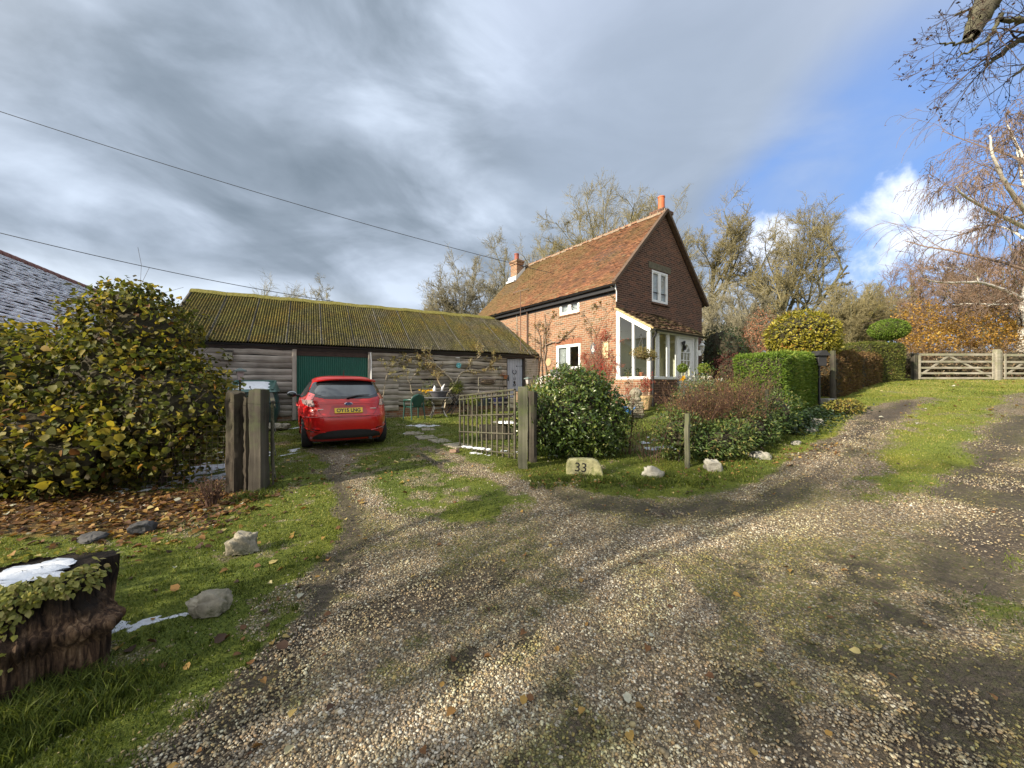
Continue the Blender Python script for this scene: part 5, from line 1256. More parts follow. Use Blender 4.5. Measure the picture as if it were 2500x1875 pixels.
# dark green oil tank, snow on the lid
kx, ky = BW(-1.05,-.75,0).x, BW(-1.05,-.75,0).y; kz = g1(kx,ky)
tk = thing('oil_tank','dark green plastic oil tank with snow on its sloping lid beside the garage door','tank',(kx,ky,kz),BA+R(-3))
tm = simple('dark_green_plastic',(.018,.055,.055),.4,.15,5,.05)
mb = MB(); V = []; lv = [(0,.50,.36),(.42,.62,.45),(.62,.62,.45),(.64,.57,.42),(.66,.60,.44),(.95,.565,.40),(.97,.585,.42)]
for z,a,b in lv:
    for t in np.linspace(0,2*math.pi,32,endpoint=False): c,s = math.cos(t),math.sin(t); V.append((a*math.copysign(abs(c)**.35,c),b*math.copysign(abs(s)**.35,s),z))
mb.raw(V,[(i*32+j,i*32+(j+1)%32,(i+1)*32+(j+1)%32,(i+1)*32+j) for i in range(len(lv)-1) for j in range(32)]+[tuple(range(32))[::-1]]); mb.build('tank_body', tm, tk, True)
mb = MB(); mb.raw([(-.6,-.45,.97),(.6,-.45,.97),(.6,.45,.97),(-.6,.45,.97),(-.54,-.40,1.03),(.54,-.40,1.03),(.50,.40,1.26),(-.50,.40,1.26)],[(0,3,2,1),(4,5,6,7),(0,1,5,4),(1,2,6,5),(2,3,7,6),(3,0,4,7)])
for a,b in ((-.56,-.48),(.48,.56)): mb.beam(((a+b)/2*.97,-.42,1.04),((a+b)/2*.93,.40,1.28),.07,.05,bev=.01)
mb.beam((-.5,.39,1.28),(.5,.39,1.28),.06,.05,bev=.01)
mb.build('lid', simple('green_lid',(.06,.13,.115),.4,.15,5,.05), tk)
V = []; F_ = []
for i in range(15):
    for j in range(9):
        u = -1+2*i/14; v = j/8; x = u*(.42-.1*v)*(1+.1*math.sin(j*2)); e = math.sqrt(max(0,(1-abs(u)**4)*(1-abs(2*v-1)**4))); V.append((x,-.36+.7*v,1.045+.225*v+.05*e-.012))
F_ = [(i*9+j,(i+1)*9+j,(i+1)*9+j+1,i*9+j+1) for i in range(14) for j in range(8)]
MB().raw(V,F_).build('lid_snow', M['snow'], tk, True)
# compost box left of the tank
mb = MB(); qx2,qy2 = BW(-2.3,-1.6,0).x, BW(-2.3,-1.6,0).y
cb_ = thing('garden_box','low grey plastic garden box half hidden by the big bush','box',(qx2,qy2,g1(qx2,qy2)),BA); mb.box((-.45,-.3,0),(.45,.3,.62),bev=.03); mb.build('box_body', gm, cb_); MB().box((-.48,-.33,.62),(.48,.33,.70),bev=.025).build('box_lid', simple('pale_grey_lid',(.22,.22,.23),.5,.1), cb_)
# post lamps
def post_lamp(label, x, y, z, h, s=1, group=None):
    o = thing('garden_lamp', label, 'lamp', (x,y,z), 0, group)
    MB().tube([(0,0,0),(0,0,h)],.022*s,8).build('post', M['black'], o, True)
    MB().lathe([(.05*s,h),(.06*s,h+.01),(.10*s,h+.2*s),(.095*s,h+.2*s)],4).build('lamp_glass', simple('frosted_glass',(.42,.38,.38),.4,.1,5,.05), o)
    MB().lathe([(.17*s,h+.2*s),(.16*s,h+.23*s),(.06*s,h+.27*s),(.02*s,h+.29*s)],4).build('lamp_cap', simple('green_grey_cap',(.10,.13,.12),.5,.1), o)
p = P(586,960,8.9); post_lamp('square glass post lamp in front of the weatherboards, snow light on its cap',p.x,p.y,g1(p.x,p.y),P(586,928,8.9).z-g1(p.x,p.y))
p = P(1289,960,13.2); post_lamp('small glass post lamp in front of the trellis by the plank door',p.x,p.y,g1(p.x,p.y),P(1289,938,13.2).z-g1(p.x,p.y),.9)
# bird box, lantern, blue glass disc, manger basket, plaques on the walls
q = BW(-1.72,-.16,2.36); o = thing('bird_box','pale wooden bird box high on the weatherboards left of the garage door','bird box',q,BA)
mb = MB(); mb.box((-.09,-.08,-.12),(.09,.08,.12),bev=.005); mb.build('box_body', M['wood_pale'], o); MB().beam((-.0,-.11,.135),(0,.09,.165),.22,.018).build('box_roof', simple('dark_felt',(.05,.05,.05),.8), o); MB().tube([(0,-.083,.03),(0,-.078,.03)],.028,10).build('entrance_hole', M['black'], o)
q = BW(5.33,-.14,2.26); o = thing('glass_ornament','turquoise glass disc hanging from a bracket on the barn','ornament',q,BA)
MB().lathe([(.10,-.012),(.10,.012)],20,mtx=Matrix.Rotation(R(90),4,'X')).build('glass_disc', (lambda n: n.fin(n.ramp(n.vor(14,None,'Distance','DISTANCE_TO_EDGE'),[(0,(.02,.06,.07)),(.12,(.12,.45,.5)),(.5,(.3,.65,.68))]),.2,spec=.6))(NT('turquoise_glass')), o)
mb = MB(); mb.tube([(-.02,0,.10),(-.03,.01,.28)],.004,5); mb.tube([(.04,0,.10),(.02,.01,.28)],.004,5); mb.box((-.12,-.01,.27),(.04,.02,.30),bev=.004); mb.build('bracket', M['white'], o)
q = BW(7.08,-.16,2.13); o = thing('wall_lantern','old grey metal lantern hanging on boards left of the plank door','lantern',q,BA)
mb = MB(); mb.lathe([(.07,-.16),(.08,-.14),(.06,-.13)],6); mb.lathe([(.10,.04),(.09,.06),(.03,.13),(.015,.16)],6)
for k in range(6): t = k*math.pi/3; mb.beam((.06*math.cos(t),.06*math.sin(t),-.14),(.08*math.cos(t),.08*math.sin(t),.05),.01,.01)
mb.build('lantern_frame', simple('verdigris_metal',(.14,.15,.13),.6,.3), o)
def manger(label, q, w_, name='hay_basket'):
    o = thing(name, label, 'basket', q, BA); mb = MB()
    for i in range(11):
        u = -w_/2+w_*i/10; mb.tube([(u,0,.1),(u*.98,-.16,.09),(u*.9,-.14,-.02),(u*.8,-.02,-.1)],.010,5)
    for pz,py,k in ((.1,-.16,1),(0,-.15,.93)): mb.tube([(-w_/2*k,-.01,pz),(-w_/2*k,py,pz),(w_/2*k,py,pz),(w_/2*k,-.01,pz)],.012,5)
    mb.build('basket_bars', simple('rusty_strap',(.07,.05,.04),.7,.3), o)
    mb = MB(); mb.ball((0,-.075,.02),.1,16,8,0,(w_*4.4,.65,.95),.12); mb.build('liner', simple('moss_liner',(.22,.17,.11),.95,.4,20,.8,40), o)
manger('iron hay-rack basket on the barn boards above the picket gate',BW(6.52,-.10,1.62),.62)
q = BW(7.33,-.12,1.86); o = thing('hanging_pot','orange-brown pot of dry plants on the post left of the plank door','pot',q,BA); MB().lathe([(.06,-.1),(.10,.04),(.11,.05),(.09,.05)],12).build('pot_body', M['terracotta'], o, True)
# hook pole
mb = MB(); q = BW(6.05,-.35,0); o = thing('hook_pole','thin white crook-shaped pole stuck in the ground by the barn','pole',(q.x,q.y,g1(q.x,q.y)),BA); mb.tube([(0,0,0),(0,0,1.28),(.02,0,1.32),(.2,0,1.30)],.011,6); mb.tube([(0,0,1.08),(.16,-.02,.95),(.22,-.02,.96)],.010,6); mb.build('pole_body', M['wood_pale'], o, True)
# house wall: plaques, window box, light, pole with aerial
q = HW(-.02,3.37,2.45); o = thing('wall_plaque','round sandy terracotta plaque on the brick wall left of the lower window','plaque',q,R(36.87)); MB().lathe([(.165,-.02),(.165,.012),(.14,.022),(.13,.014),(.01,.02)],24,mtx=Matrix.Rotation(R(-90),4,'Y')).build('disc', simple('sandy_terracotta',(.45,.30,.17),.85,.12,10,.3), o, True)
q = HW(-.02,.98,2.83); o = thing('wall_plaque','oval slate house sign with a white bird painted on it','plaque',q,R(36.87)); MB().lathe([(.14,-.014),(.14,.014),(.12,.018)],24,mtx=Matrix.Diagonal((1,1,1.45,1))@Matrix.Rotation(R(-90),4,'Y')).build('disc', simple('slate_disc',(.10,.12,.13),.6,.15), o, True)
mb = MB(); mb.lathe([(.075,-.0),(.075,.004)],16,mtx=Matrix.Translation((-.02,0,-.06))@Matrix.Diagonal((1,1,.9,1))@Matrix.Rotation(R(-90),4,'Y')); mb.tube([(-.022,.0,-.02),(-.022,-.015,.06),(-.022,-.01,.11)],[.03,.024,.012],8); mb.build('painted_bird', M['white'], o)
q = HW(-.02,.42,2.75); o = thing('wall_plaque','cream arched relief plaque at the corner above the red creeper','plaque',q,R(36.87)); pr = [(-.13,-.30),(.13,-.30),(.13,.16)]+[(.13*math.cos(t),.16+.14*math.sin(t)) for t in np.linspace(.3,2.84,9)]+[(-.13,.16)]
cm = simple('cream_stone',(.55,.46,.27),.85,.12,10,.4); MB().prism(pr,'x',-.03,.02).build('tablet', cm, o)
mb = MB()
for a,b,r_ in ((0,.12,.08),(-.05,-.05,.055),(.05,-.05,.055),(0,-.18,.075)): mb.ball((-.03,a,b),r_,12,8,0,(.4,1,1),.1)
mb.build('relief', cm, o, True)
q = HW(-.12,3.03-.5,2.02)
o = thing('window_box','dark grey window box of trailing green plants under the lower window','window box',HW(-.14,2.63,1.93),R(36.87))
mb = MB(); mb.box((-.09,-.42,0),(.12,.42,.20),bev=.012); mb.build('box_body', simple('grey_window_box',(.09,.09,.10),.6,.2), o); MB().box((-.06,-.36,-.03),(.1,.34,-.002)).build('box_bracket', M['wood_pale'], o)
q = HW(-.1,4.35,2.85); o = thing('security_light','white security lamp on the brick wall beside the trellis','lamp',q,R(36.87)); mb = MB(); mb.ball((-.02,.02,0),.075,12,8,0,(1,1.2,1)); mb.build('lamp_head', M['white'], o, True); mb = MB(); mb.box((.0,-.1,-.05),(.1,-.02,.05),bev=.01); mb.build('lamp_bracket', M['black'], o)
p = HW(-.75,4.3,0); o = thing('aerial_pole','thin rusty pole standing in front of the brick wall to above the gutter','pole',(p.x,p.y,g1(p.x,p.y)))
mb = MB(); zt = P(1306,711,p.y).z-g1(p.x,p.y); mb.tube([(0,0,0),(0,0,zt)],.016,7); mb.build('mast', simple('rusty_mast',(.12,.07,.05),.6,.3), o, True); mb = MB(); mb.tube([(-.3,.0,zt-.06),(.35,.05,zt+.12)],.006,5); mb.tube([(-.1,.2,zt),(-.08,-.2,zt)],.004,4); mb.tube([(.1,.2,zt+.05),(.12,-.2,zt+.05)],.004,4); mb.build('crossbar', simple('grey_rod',(.3,.3,.3),.5,.1), o)
# terrace pots and the statue base
def urn(label, px, py, Y, h, mat):
    x = (px-CX)/F0*Y; z = EYE-(py-CY)/F0*Y; o = thing('fluted_urn', label, 'pot', (x,Y,z)); pf_ = [(.13,0),(.14,.03),(.20,.30),(.215,.36),(.215,.38),(.19,.38),(.18,.33)]; V = []; m_ = 48
    for i,(r_,zz) in enumerate(pf_):
        for j in range(m_):
            t = 2*math.pi*j/m_; q_ = r_*(1-(.05*(j%4 in (0,)) if 0<i<3 else 0)); V.append((q_*math.cos(t),q_*math.sin(t),zz*h/.38))
    MB().raw(V,[(i*m_+j,i*m_+(j+1)%m_,(i+1)*m_+(j+1)%m_,(i+1)*m_+j) for i in range(len(pf_)-1) for j in range(m_)]+[tuple((len(pf_)-1)*m_+j for j in range(m_))]).build('urn_body', mat, o, True); return o
URN = urn('fluted sandy terracotta urn in front of the porch corner',1575,999,11.15,.40,simple('sandy_urn',(.42,.29,.15),.85,.15,9,.3,dirt=(.2,.16,.09)))
x = (1552-CX)/F0*10.4; o = thing('stone_pedestal','grey stone ornament on a pedestal of stacked slabs beside the fluted urn','statue',(x,10.4,.62)); mb = MB()
for k in range(7): mb.box((-.17+random.uniform(-.02,.02),-.17,k*.065),(.17+random.uniform(-.02,.02),.17,k*.065+.058),bev=.012)
mb.build('slab_base', M['stone_dark'], o); mb = MB(); mb.lathe([(.13,.46),(.16,.50),(.13,.58),(.17,.66),(.14,.74),(.09,.80),(.02,.83)],14,jit=.06); mb.build('ornament_body', M['stone_dark'], o, True)
x = (1530-CX)/F0*10; o = thing('watering_can','small blue plastic watering can on the lawn edge below the pedestal','watering can',(x,10.0,P(1530,1012,10).z)); mb = MB(); bpl = simple('blue_plastic',(.03,.12,.32),.4,.1); mb.lathe([(.10,0),(.11,.01),(.10,.16),(.05,.18)],16); mb.tube([(.09,0,.04),(.2,0,.16),(.23,0,.2)],[.03,.018,.02],8); mb.tube([(-.1,0,.05),(-.17,0,.12),(-.1,0,.2),(.03,0,.2)],.012,6); mb.build('can_body', bpl, o, True)
# white wirework seat behind the evergreen bush
p = P(1352,958,12.0); gzz = .78; o = thing('wire_bench','white scrolled wirework garden seat against the brick wall','bench',(p.x,p.y,gzz),R(126)); mb = MB()
for k in range(5):
    a = -.5+k*.25
    for r_ in (.16,.10): mb.tube([(a+r_*math.cos(t),.2,.72+r_*1.5*math.sin(t)) for t in np.linspace(0,6.283,17)],.008,5)
mb.tube([(-.62,.2,.42),(-.66,.2,.7),(-.45,.2,.98),(0,.2,1.06),(.45,.2,.98),(.66,.2,.7),(.62,.2,.42)],.013,6)
mb.build('backrest', M['white'], o, True); mb = MB()
for k in range(13): mb.tube([(-.6+k*.1,-.2,.43),(-.6+k*.1,.2,.43)],.008,5)
mb.tube([(-.62,-.2,.43),(.62,-.2,.43),(.62,.2,.43),(-.62,.2,.43)],.012,6); mb.build('seat', M['white'], o, True)
for sx in (-1,1):
    for sy in (-1,1): MB().tube([(sx*.6,sy*.2,.43),(sx*.6,sy*.2,-.1)],.012,6).build('leg', M['white'], o, True)
# rubble edge of the terrace
for k in range(11):
    f = k/10; x = .85+f*1.9; y = 11.6-f*1.55+random.uniform(-.15,.15)
    px_ = CX+F0*x/y; py_ = CY+F0*(EYE-g1(x,y))/y
    rock('rubble_block','rough pale stone block in the terrace edge below the brick wall',px_,py_,26+random.uniform(-6,8),20+random.uniform(-4,8),M['stone'],'rubble blocks of the terrace edge',seed=30+k,dz=random.uniform(0,.12))
# stepping stones in the lawn
for k,(px_,py_,w_) in enumerate(((1012,1058,50),(1045,1048,34),(1040,1068,50),(1075,1077,46),(1118,1088,52))):
    a = GP(px_,py_); wv = w_/F0*a.y
    o = thing('stepping_stone','flat grey paving slab set in the lawn between car and picket gate','paving slab',(a.x,a.y,a.z-.03),R(10+7*k),'stepping stones in the lawn')
    mb = MB(); mb.prism([(wv/2*math.cos(t)*(1+random.uniform(-.06,.06))/max(abs(math.cos(t)),abs(math.sin(t)))*.9, .28*math.sin(t)/max(abs(math.cos(t)),abs(math.sin(t)))) for t in np.linspace(0,6.283,17)[:-1]],'z',0,.045); mb.build('slab', M['stone_dark'], o)

# ------------------------------------------------------------------ lane side: stakes, tall post, bird table, field gates
def stake(label, px, pyb, pyt, mat, w_=.05, Y=None, name='fence_stake'):
    a = GP(px,pyb); h = (pyb-pyt)/F0*a.y; o = thing(name,label,'post',(a.x,a.y,a.z-.1),random.uniform(0,.6)); mb = MB(); n_ = 10
    mb.tube([(random.uniform(-.006,.006),random.uniform(-.006,.006),(h+.1)*k/n_) for k in range(n_+1)],[w_*random.uniform(.92,1.06)/1.2 for _ in range(n_+1)],7); mb.build('timber', mat, o, 40)
stake('yellow-green lichened stake rising out of the brown shrubs',1678,1142,1010,M['wood_green'],.048)
stake('thin grey stake at the near end of the clipped hedge',1872,1078,952,M['wood_grey'],.040)
stake('tall round grey post between the dark hedge and the brown hedge',2033,977,856,M['wood_grey'],.085)
a = P(2000,868,10.6); gb_ = g1(a.x,a.y)
o = thing('bird_table','small black pitched-roof bird table on a pole behind the dark hedge','bird table',(a.x,a.y,gb_)); h = a.z-gb_
MB().tube([(0,0,0),(0,0,h)],.03,8).build('pole', M['iron'], o, True); mb = MB(); mb.box((-.12,-.12,h-.3),(.12,.12,h),bev=.01); mb.build('house_box', simple('black_wood',(.02,.02,.022),.7,.2), o)
mb = MB(); mb.prism([(-.19,h-.01),(.19,h-.01),(.06,h+.13),(-.06,h+.13)],'y',-.18,.18); mb.build('roof', bpy.data.materials['black_wood'], o)
a = GP(2022,985); o = thing('stone_trough','small pale rectangular stone trough at the foot of the tall round post','trough',(a.x,a.y,a.z-.02),R(25)); mb = MB(); mb.box((-.26,-.14,0),(.26,.14,.16),bev=.02); mb.build('trough_body', M['stone'], o)
def field_gate(label, x0, y0, z0, L, h, ang):
    o = thing('field_gate', label, 'gate', (x0,y0,z0), ang, 'wooden field gates across the lane')
    for k in range(5):
        z = .10+[0,.21,.44,.70,1.0][k]*(h-.12); MB().beam((0.02,0,z),(L,0,z),.035,.085 if k<4 else .10,bev=.006).build('rail', M['wood_pale'], o)
    for x_ in (.05,L-.05): MB().box((x_-.045,-.045,0.06),(x_+.045,-.018,h+.04),bev=.006).build('stile', M['wood_pale'], o)
    MB().beam((.1,.035,.2),(L*.42,.035,h-.06),.03,.08,bev=.006).build('brace', M['wood_pale'], o); MB().beam((L*.42,.037,h-.06),(L*.98,.037,.16),.03,.08,bev=.006).build('brace', M['wood_pale'], o)
FGZ = 1.70
field_gate('weathered five-bar gate between the topiary hedge and the middle gate post',17.55,16.3,FGZ,3.28,1.14,0)
field_gate('second weathered five-bar gate on the birch side of the middle gate post',21.25,16.3,FGZ,3.4,1.12,R(3))
for lab,x,y,h,k in (('short dark gate post beside the ball-topped topiary hedge',17.42,16.32,1.18,.08),('pale squared gate post shared by the two field gates, nearer twin',20.93,16.28,1.34,.085),('pale squared gate post with nail holes, further twin between the field gates',21.17,16.4,1.30,.08)):
    o = thing('field_gate_post',lab,'post',(x,y,FGZ-.3)); mb = MB(); mb.box((-k,-k,0),(k,k,h+.3),bev=.012); mb.build('timber', M['wood_pale'] if h>1.2 else M['wood_grey'], o)
# overhead cables
def cable(label, pts, sag, r_=.012):
    p, q = Vector(pts[0]), Vector(pts[1]); o = thing('overhead_cable', label, 'cable', p); K = 24
    MB().tube([(q-p)*(k/K)-Vector((0,0,sag*4*(k/K)*(1-k/K))) for k in range(K+1)],r_,5).build('wire', M['cable'], o, True)
e0 = P(0,255,12); e1 = P(1352,668,17.3); d_ = (e0-e1)
cable('upper dark cable crossing the sky down to the cottage roof',(e1+d_*1.25,e1),.35)
e0 = P(0,557,11); e1 = BW(1.2,BD,BR+.06); d_ = (e0-e1)
cable('lower dark cable running from the snowy roof side to the barn ridge',(e1+d_*1.25,e1),.22)
# ------------------------------------------------------------------ branching
def nrm(v): return v/np.maximum(np.linalg.norm(v,axis=-1,keepdims=True),1e-9)
def tubes(Pt, Rd, S):
    """Pt (N,K,3), Rd (N,K) -> verts, quads"""
    N_,K_,_ = Pt.shape; d = np.empty_like(Pt); d[:,1:-1] = Pt[:,2:]-Pt[:,:-2]; d[:,0] = Pt[:,1]-Pt[:,0]; d[:,-1] = Pt[:,-1]-Pt[:,-2]; d = nrm(d)
    ref = np.where(np.abs(d[:,:1,2:3])>.85, np.array([1.,0,0]), np.array([0,0,1.])); ref = np.broadcast_to(ref, d.shape)
    a = nrm(np.cross(d, ref)); b = np.cross(a, d)
    t = np.arange(S)*2*np.pi/S
    V = Pt[:,:,None,:]+(a[:,:,None,:]*np.cos(t)[None,None,:,None]+b[:,:,None,:]*np.sin(t)[None,None,:,None])*Rd[:,:,None,None]
    i = (np.arange(N_)*K_*S)[:,None,None]+(np.arange(K_-1)*S)[None,:,None]; j = np.arange(S)[None,None,:]; jn = (np.arange(S)+1)[None,None,:]%S
    F_ = np.stack(np.broadcast_arrays(i+j, i+jn, i+S+jn, i+S+j),-1).reshape(-1,4)
    return V.reshape(-1,3), F_
def grow(Pp, Rp, nc, t0, t1, lr, ang, up=.1, wig=.15, K=5, rr=.6, rend=.4, r=None, lfade=.4, rmin=.004, lmin=0, flat=1.0):
    r = r or rng; N_,Kp,_ = Pp.shape
    t = (t0+(t1-t0)*(np.arange(nc)[None]+r.random((N_,nc)))/nc)
    seg = np.clip(t*(Kp-1),0,Kp-1.001); i0 = seg.astype(int); f = (seg-i0)[...,None]; n_ = np.arange(N_)[:,None]
    p = Pp[n_,i0]*(1-f)+Pp[n_,i0+1]*f; tan = nrm(Pp[n_,i0+1]-Pp[n_,i0]); rad = Rp[n_,i0]*(1-f[...,0])+Rp[n_,i0+1]*f[...,0]
    plen = np.linalg.norm(np.diff(Pp,axis=1),axis=-1).sum(1)[:,None]
    q = nrm(np.cross(tan, r.normal(size=tan.shape))); an = R(1)*r.normal(ang, ang*.22, t.shape)[...,None]
    d = nrm(tan*np.cos(an)+q*np.sin(an)); d[...,2] *= flat
    L = np.maximum(plen*lr*(1-lfade*t)*r.uniform(.65,1.3,t.shape), lmin)
    p = p.reshape(-1,3); d = d.reshape(-1,3); L = L.reshape(-1); rad = rad.reshape(-1)
    pts = [p]; cur = p; dd = d; upv = np.array([0,0,1.])
    for k in range(K-1):
        dd = nrm(dd+upv*up+r.normal(0,wig,dd.shape)); cur = cur+dd*(L/(K-1))[:,None]; pts.append(cur)
    C = np.stack(pts,1); r0 = np.maximum(rad*rr,rmin); Rr = r0[:,None]*(1-(1-rend)*np.linspace(0,1,K)[None]); return C, np.maximum(Rr,rmin*.8)
def limbs(Pts, radii):
    return np.array(Pts,float)[None], np.array(radii,float)[None]
M['twig'] = simple('olive_twigs', (.225,.195,.10), .9, .35, .5, 0)
M['twig_grey'] = simple('grey_twigs', (.22,.20,.135), .9, .3, .5, 0)
M['twig_brown'] = simple('russet_twigs', (.23,.15,.10), .9, .35, .5, 0)
M['twig_birch'] = simple('purple_birch_twigs', (.17,.12,.09), .9, .35, .5, 0)
M['twig_dark'] = simple('dark_twigs', (.05,.035,.03), .85, .3, 2, 0)
n = NT('birch_bark'); v = n.coord('Object'); f = n.noise(1.0, n.coord('Object',(5,5,22)), 6, .7)
M['birch'] = n.fin(n.ramp(f,[(.3,(.05,.04,.035)),(.4,(.45,.42,.37)),(.7,(.66,.63,.57))]), .7)
def bare_tree(name, label, cat, x, y, H, seed, spread=.5, limb=(9,.62,48,.12), fine=(6,6,6), r0=.22, twig='twig', bark='bark', group=None, t0=.28, tr=.014, lean=(0,0), buds=0, budmat=None, stems=1, wig=.15, lr=(.55,.5,.45), cw=None):
    r = np.random.default_rng(seed); z = g1(x,y)-.2; o = thing(name,label,cat,(x,y,z),0,group)
    K = 9; base = []; rad = []; TF = .60 if stems==1 else .66
    for s_ in range(stems):
        a = r.uniform(0,6.28); k_ = 0 if stems==1 else .22
        h = H*TF*r.uniform(.85,1.0)
        pth = [(k_*1.3*math.cos(a)*H*f*f+lean[0]*f*H+r.normal(0,.012)*H*f, k_*1.3*math.sin(a)*H*f*f+lean[1]*f*H+r.normal(0,.012)*H*f, h*f) for f in np.linspace(0,1,K)]
        base.append(pth); rad.append([r0*(1-.72*f**.8)*(1.25 if f==0 else 1) for f in np.linspace(0,1,K)])
    A, Ra = np.array(base), np.array(rad)
    B1, R1 = grow(A,Ra,limb[0],t0,1.0,.62*spread/TF,limb[2],limb[3],wig*.75,7,.6,.25,r,.0,tr*1.6)
    cw = cw or H*spread*.5; cc = np.array([lean[0]*H*.5,lean[1]*H*.5,H*.56]); er = np.array([cw,cw,H*.44])*r.uniform(.86,1.0,(len(B1),1))
    b0 = (B1[:,0]-cc)/er; dv = (B1[:,-1]-B1[:,0])/er; qa = (dv**2).sum(1); qb = (b0*dv).sum(1); qc = (b0**2).sum(1)-1
    sc_ = np.clip((-qb+np.sqrt(np.maximum(qb*qb-qa*qc,0)))/qa, .12, 2.2); B1 = B1[:,:1]+(B1-B1[:,:1])*sc_[:,None,None]
    R1 = R1*1.25
    B2, R2 = grow(B1,R1,fine[0]+1,.2,1,lr[0]*.62,40,.07,wig,6,.6,.35,r,.35,tr*1.2)
    B3, R3 = grow(B2,R2,fine[1]+2,.12,1,lr[1]*1.05,42,.06,wig*1.1,5,.65,.4,r,.25,tr*.85)
    B4, R4 = grow(B3,R3,fine[2]+2,.1,1,lr[2]*1.3,40,.05,wig*1.2,4,.8,.5,r,.2,tr*.6)
    def env0(p):
        q = (p-cc)/er; rr_ = np.linalg.norm(q,axis=-1,keepdims=True); t_ = np.where(rr_>.72,.72+.34*(1-np.exp(-(rr_-.72)/.34)),rr_); return cc+q*(t_/np.maximum(rr_,1e-6))*er
    V, Fq, b = [], [], 0
    for (p,q,s_) in ((A,Ra,10),(B1,R1,7)):
        v_,f_ = tubes(p,q,s_); V.append(v_); Fq.append(f_+b); b += len(v_)
    np_obj('trunk', np.vstack(V), np.vstack(Fq), M[bark], o, True)
    V, Fq, b = [], [], 0
    for (p,q,s_) in ((B2,R2,5),(B3,R3,3),(B4,R4,3)):
        v_,f_ = tubes(p,q,s_); V.append(v_); Fq.append(f_+b); b += len(v_)
    np_obj('crown', np.vstack(V), np.vstack(Fq), M[twig], o, True)
    if buds:
        T = B4[:,1:].reshape(-1,3); i = r.integers(0,len(T),buds); p = T[i]+r.normal(0,.05,(buds,3))
        leaf_mesh('leaves', p, rand_dirs(buds), rand_dirs(buds), r.uniform(.05,.10,buds), r.uniform(.03,.06,buds), r.random(buds), budmat, o)
    return o
BUD = leafmat('olive_buds',[(0,(.10,.09,.03)),(.5,(.2,.17,.06)),(1,(.29,.24,.09))],.8,.2,.1)
def T(px, Y): return (px-CX)/F0*Y
def topH(py, Y, px): x = T(px,Y); return EYE-(py-CY)/F0*Y-g1(x,Y)+.2
bare_tree('bare_tree','bare spreading tree rising behind the red pot of the far chimney','tree',T(1248,33),33,topH(535,33,1248),11,.62,(14,.60,50,.14),(7,7,6),.26,'twig_grey','bark',tr=.016,buds=2500,budmat=BUD,wig=.26,cw=3.2)
bare_tree('bare_tree','broad olive bare tree filling the sky behind the tiled roof ridge','tree',T(1470,36),36,topH(472,36,1470),12,.72,(18,.66,46,.08),(8,8,7),.34,'twig','bark',tr=.018,buds=3500,budmat=BUD,wig=.2,cw=6.4)
bare_tree('bare_tree','bare tree peeping over the ridge just left of the orange chimney pot','tree',T(1585,40),40,topH(478,40,1585),15,.60,(12,.6,42,.10),(7,6,6),.30,'twig','bark',tr=.019,buds=2000,budmat=BUD,wig=.2,cw=4.6)
bare_tree('bare_tree','tall olive bare tree directly right of the dark gable','tree',T(1735,34),34,topH(462,34,1735),13,.60,(18,.60,50,.07),(8,8,7),.30,'twig','bark',tr=.016,buds=3000,budmat=BUD,t0=.22,wig=.22,cw=3.9)
bare_tree('bare_tree','thick many-stemmed tree above the yellow domed tree','tree',T(1935,31),31,topH(522,31,1935),14,.55,(14,.60,44,.12),(7,7,7),.24,'twig','bark',tr=.015,buds=2600,budmat=leafmat('late_olive_leaves',[(0,(.10,.08,.02)),(.5,(.2,.16,.04)),(.85,(.30,.2,.05)),(1,(.36,.17,.04))],.8,.3,.1),stems=3,t0=.3,cw=3.5,wig=.24)
bare_tree('bare_tree','low bushy bare tree left of the far chimney above the barn end','tree',T(1150,32),32,topH(652,32,1150),16,.80,(15,.62,50,.1),(7,7,6),.14,'twig_grey','bark',tr=.016,buds=1800,budmat=BUD,stems=3,t0=.15,cw=3.9,wig=.22)
bare_tree('bare_tree','small round bare tree showing over the mossy barn ridge','tree',T(762,42),42,topH(680,42,762),17,.75,(18,.62,52,.08),(7,7,6),.24,'twig_grey','bark',tr=.018,buds=900,budmat=BUD,wig=.26,cw=4.2)
bare_tree('bare_tree','faint thin bare bush over the barn ridge beside the small round tree','tree',T(685,44),44,topH(706,44,685),18,.8,(9,.6,50,.1),(5,5,5),.12,'twig_grey','bark',tr=.018,stems=2,t0=.2)
for k,(px,Y,py) in enumerate(((1790,28,690),(1835,27,745),(1760,26,755),(2060,40,700))):
    bare_tree('bare_tree',['grey bare thicket tree between gable and many-stemmed tree','lower grey thicket bush left of the yellow dome','grey thicket bush close to the gable wall','distant bare tree beyond the tall olive whips'][k],'tree',T(px,Y),Y,topH(py,Y,px),50+k,.75,(11,.6,48,.1),(6,6,5),.12,'twig_grey','bark',tr=.015,buds=900,budmat=BUD,stems=3,t0=.15)
bare_tree('whip_shrub','tall shrub of pale olive upright whips behind the brown hedge','shrub',T(2078,23),23,topH(672,23,2078),19,.45,(14,.5,26,.2),(7,6,5),.07,'twig','twig' and 'bark',tr=.012,buds=2200,budmat=BUD,stems=5,t0=.1)
bare_tree('whip_shrub','thinner olive whips left of the topiary ball','shrub',T(2130,25),25,topH(700,25,2130),20,.45,(10,.5,28,.2),(6,6,5),.06,'twig','bark',tr=.012,buds=1500,budmat=BUD,stems=4,t0=.1)
BR_ = [('russet bare tree behind the orange shrubs',2260,33,640,41),('russet bare tree beyond the first field gate',2340,30,600,42),('tall russet bare tree behind the birch',2440,34,560,43),('russet bare tree at the frame side behind the second field gate',2500,27,600,44),('thin russet tree left of the white birch limb',2200,36,690,45),('bushy russet tree low behind the gates',2400,26,690,46)]
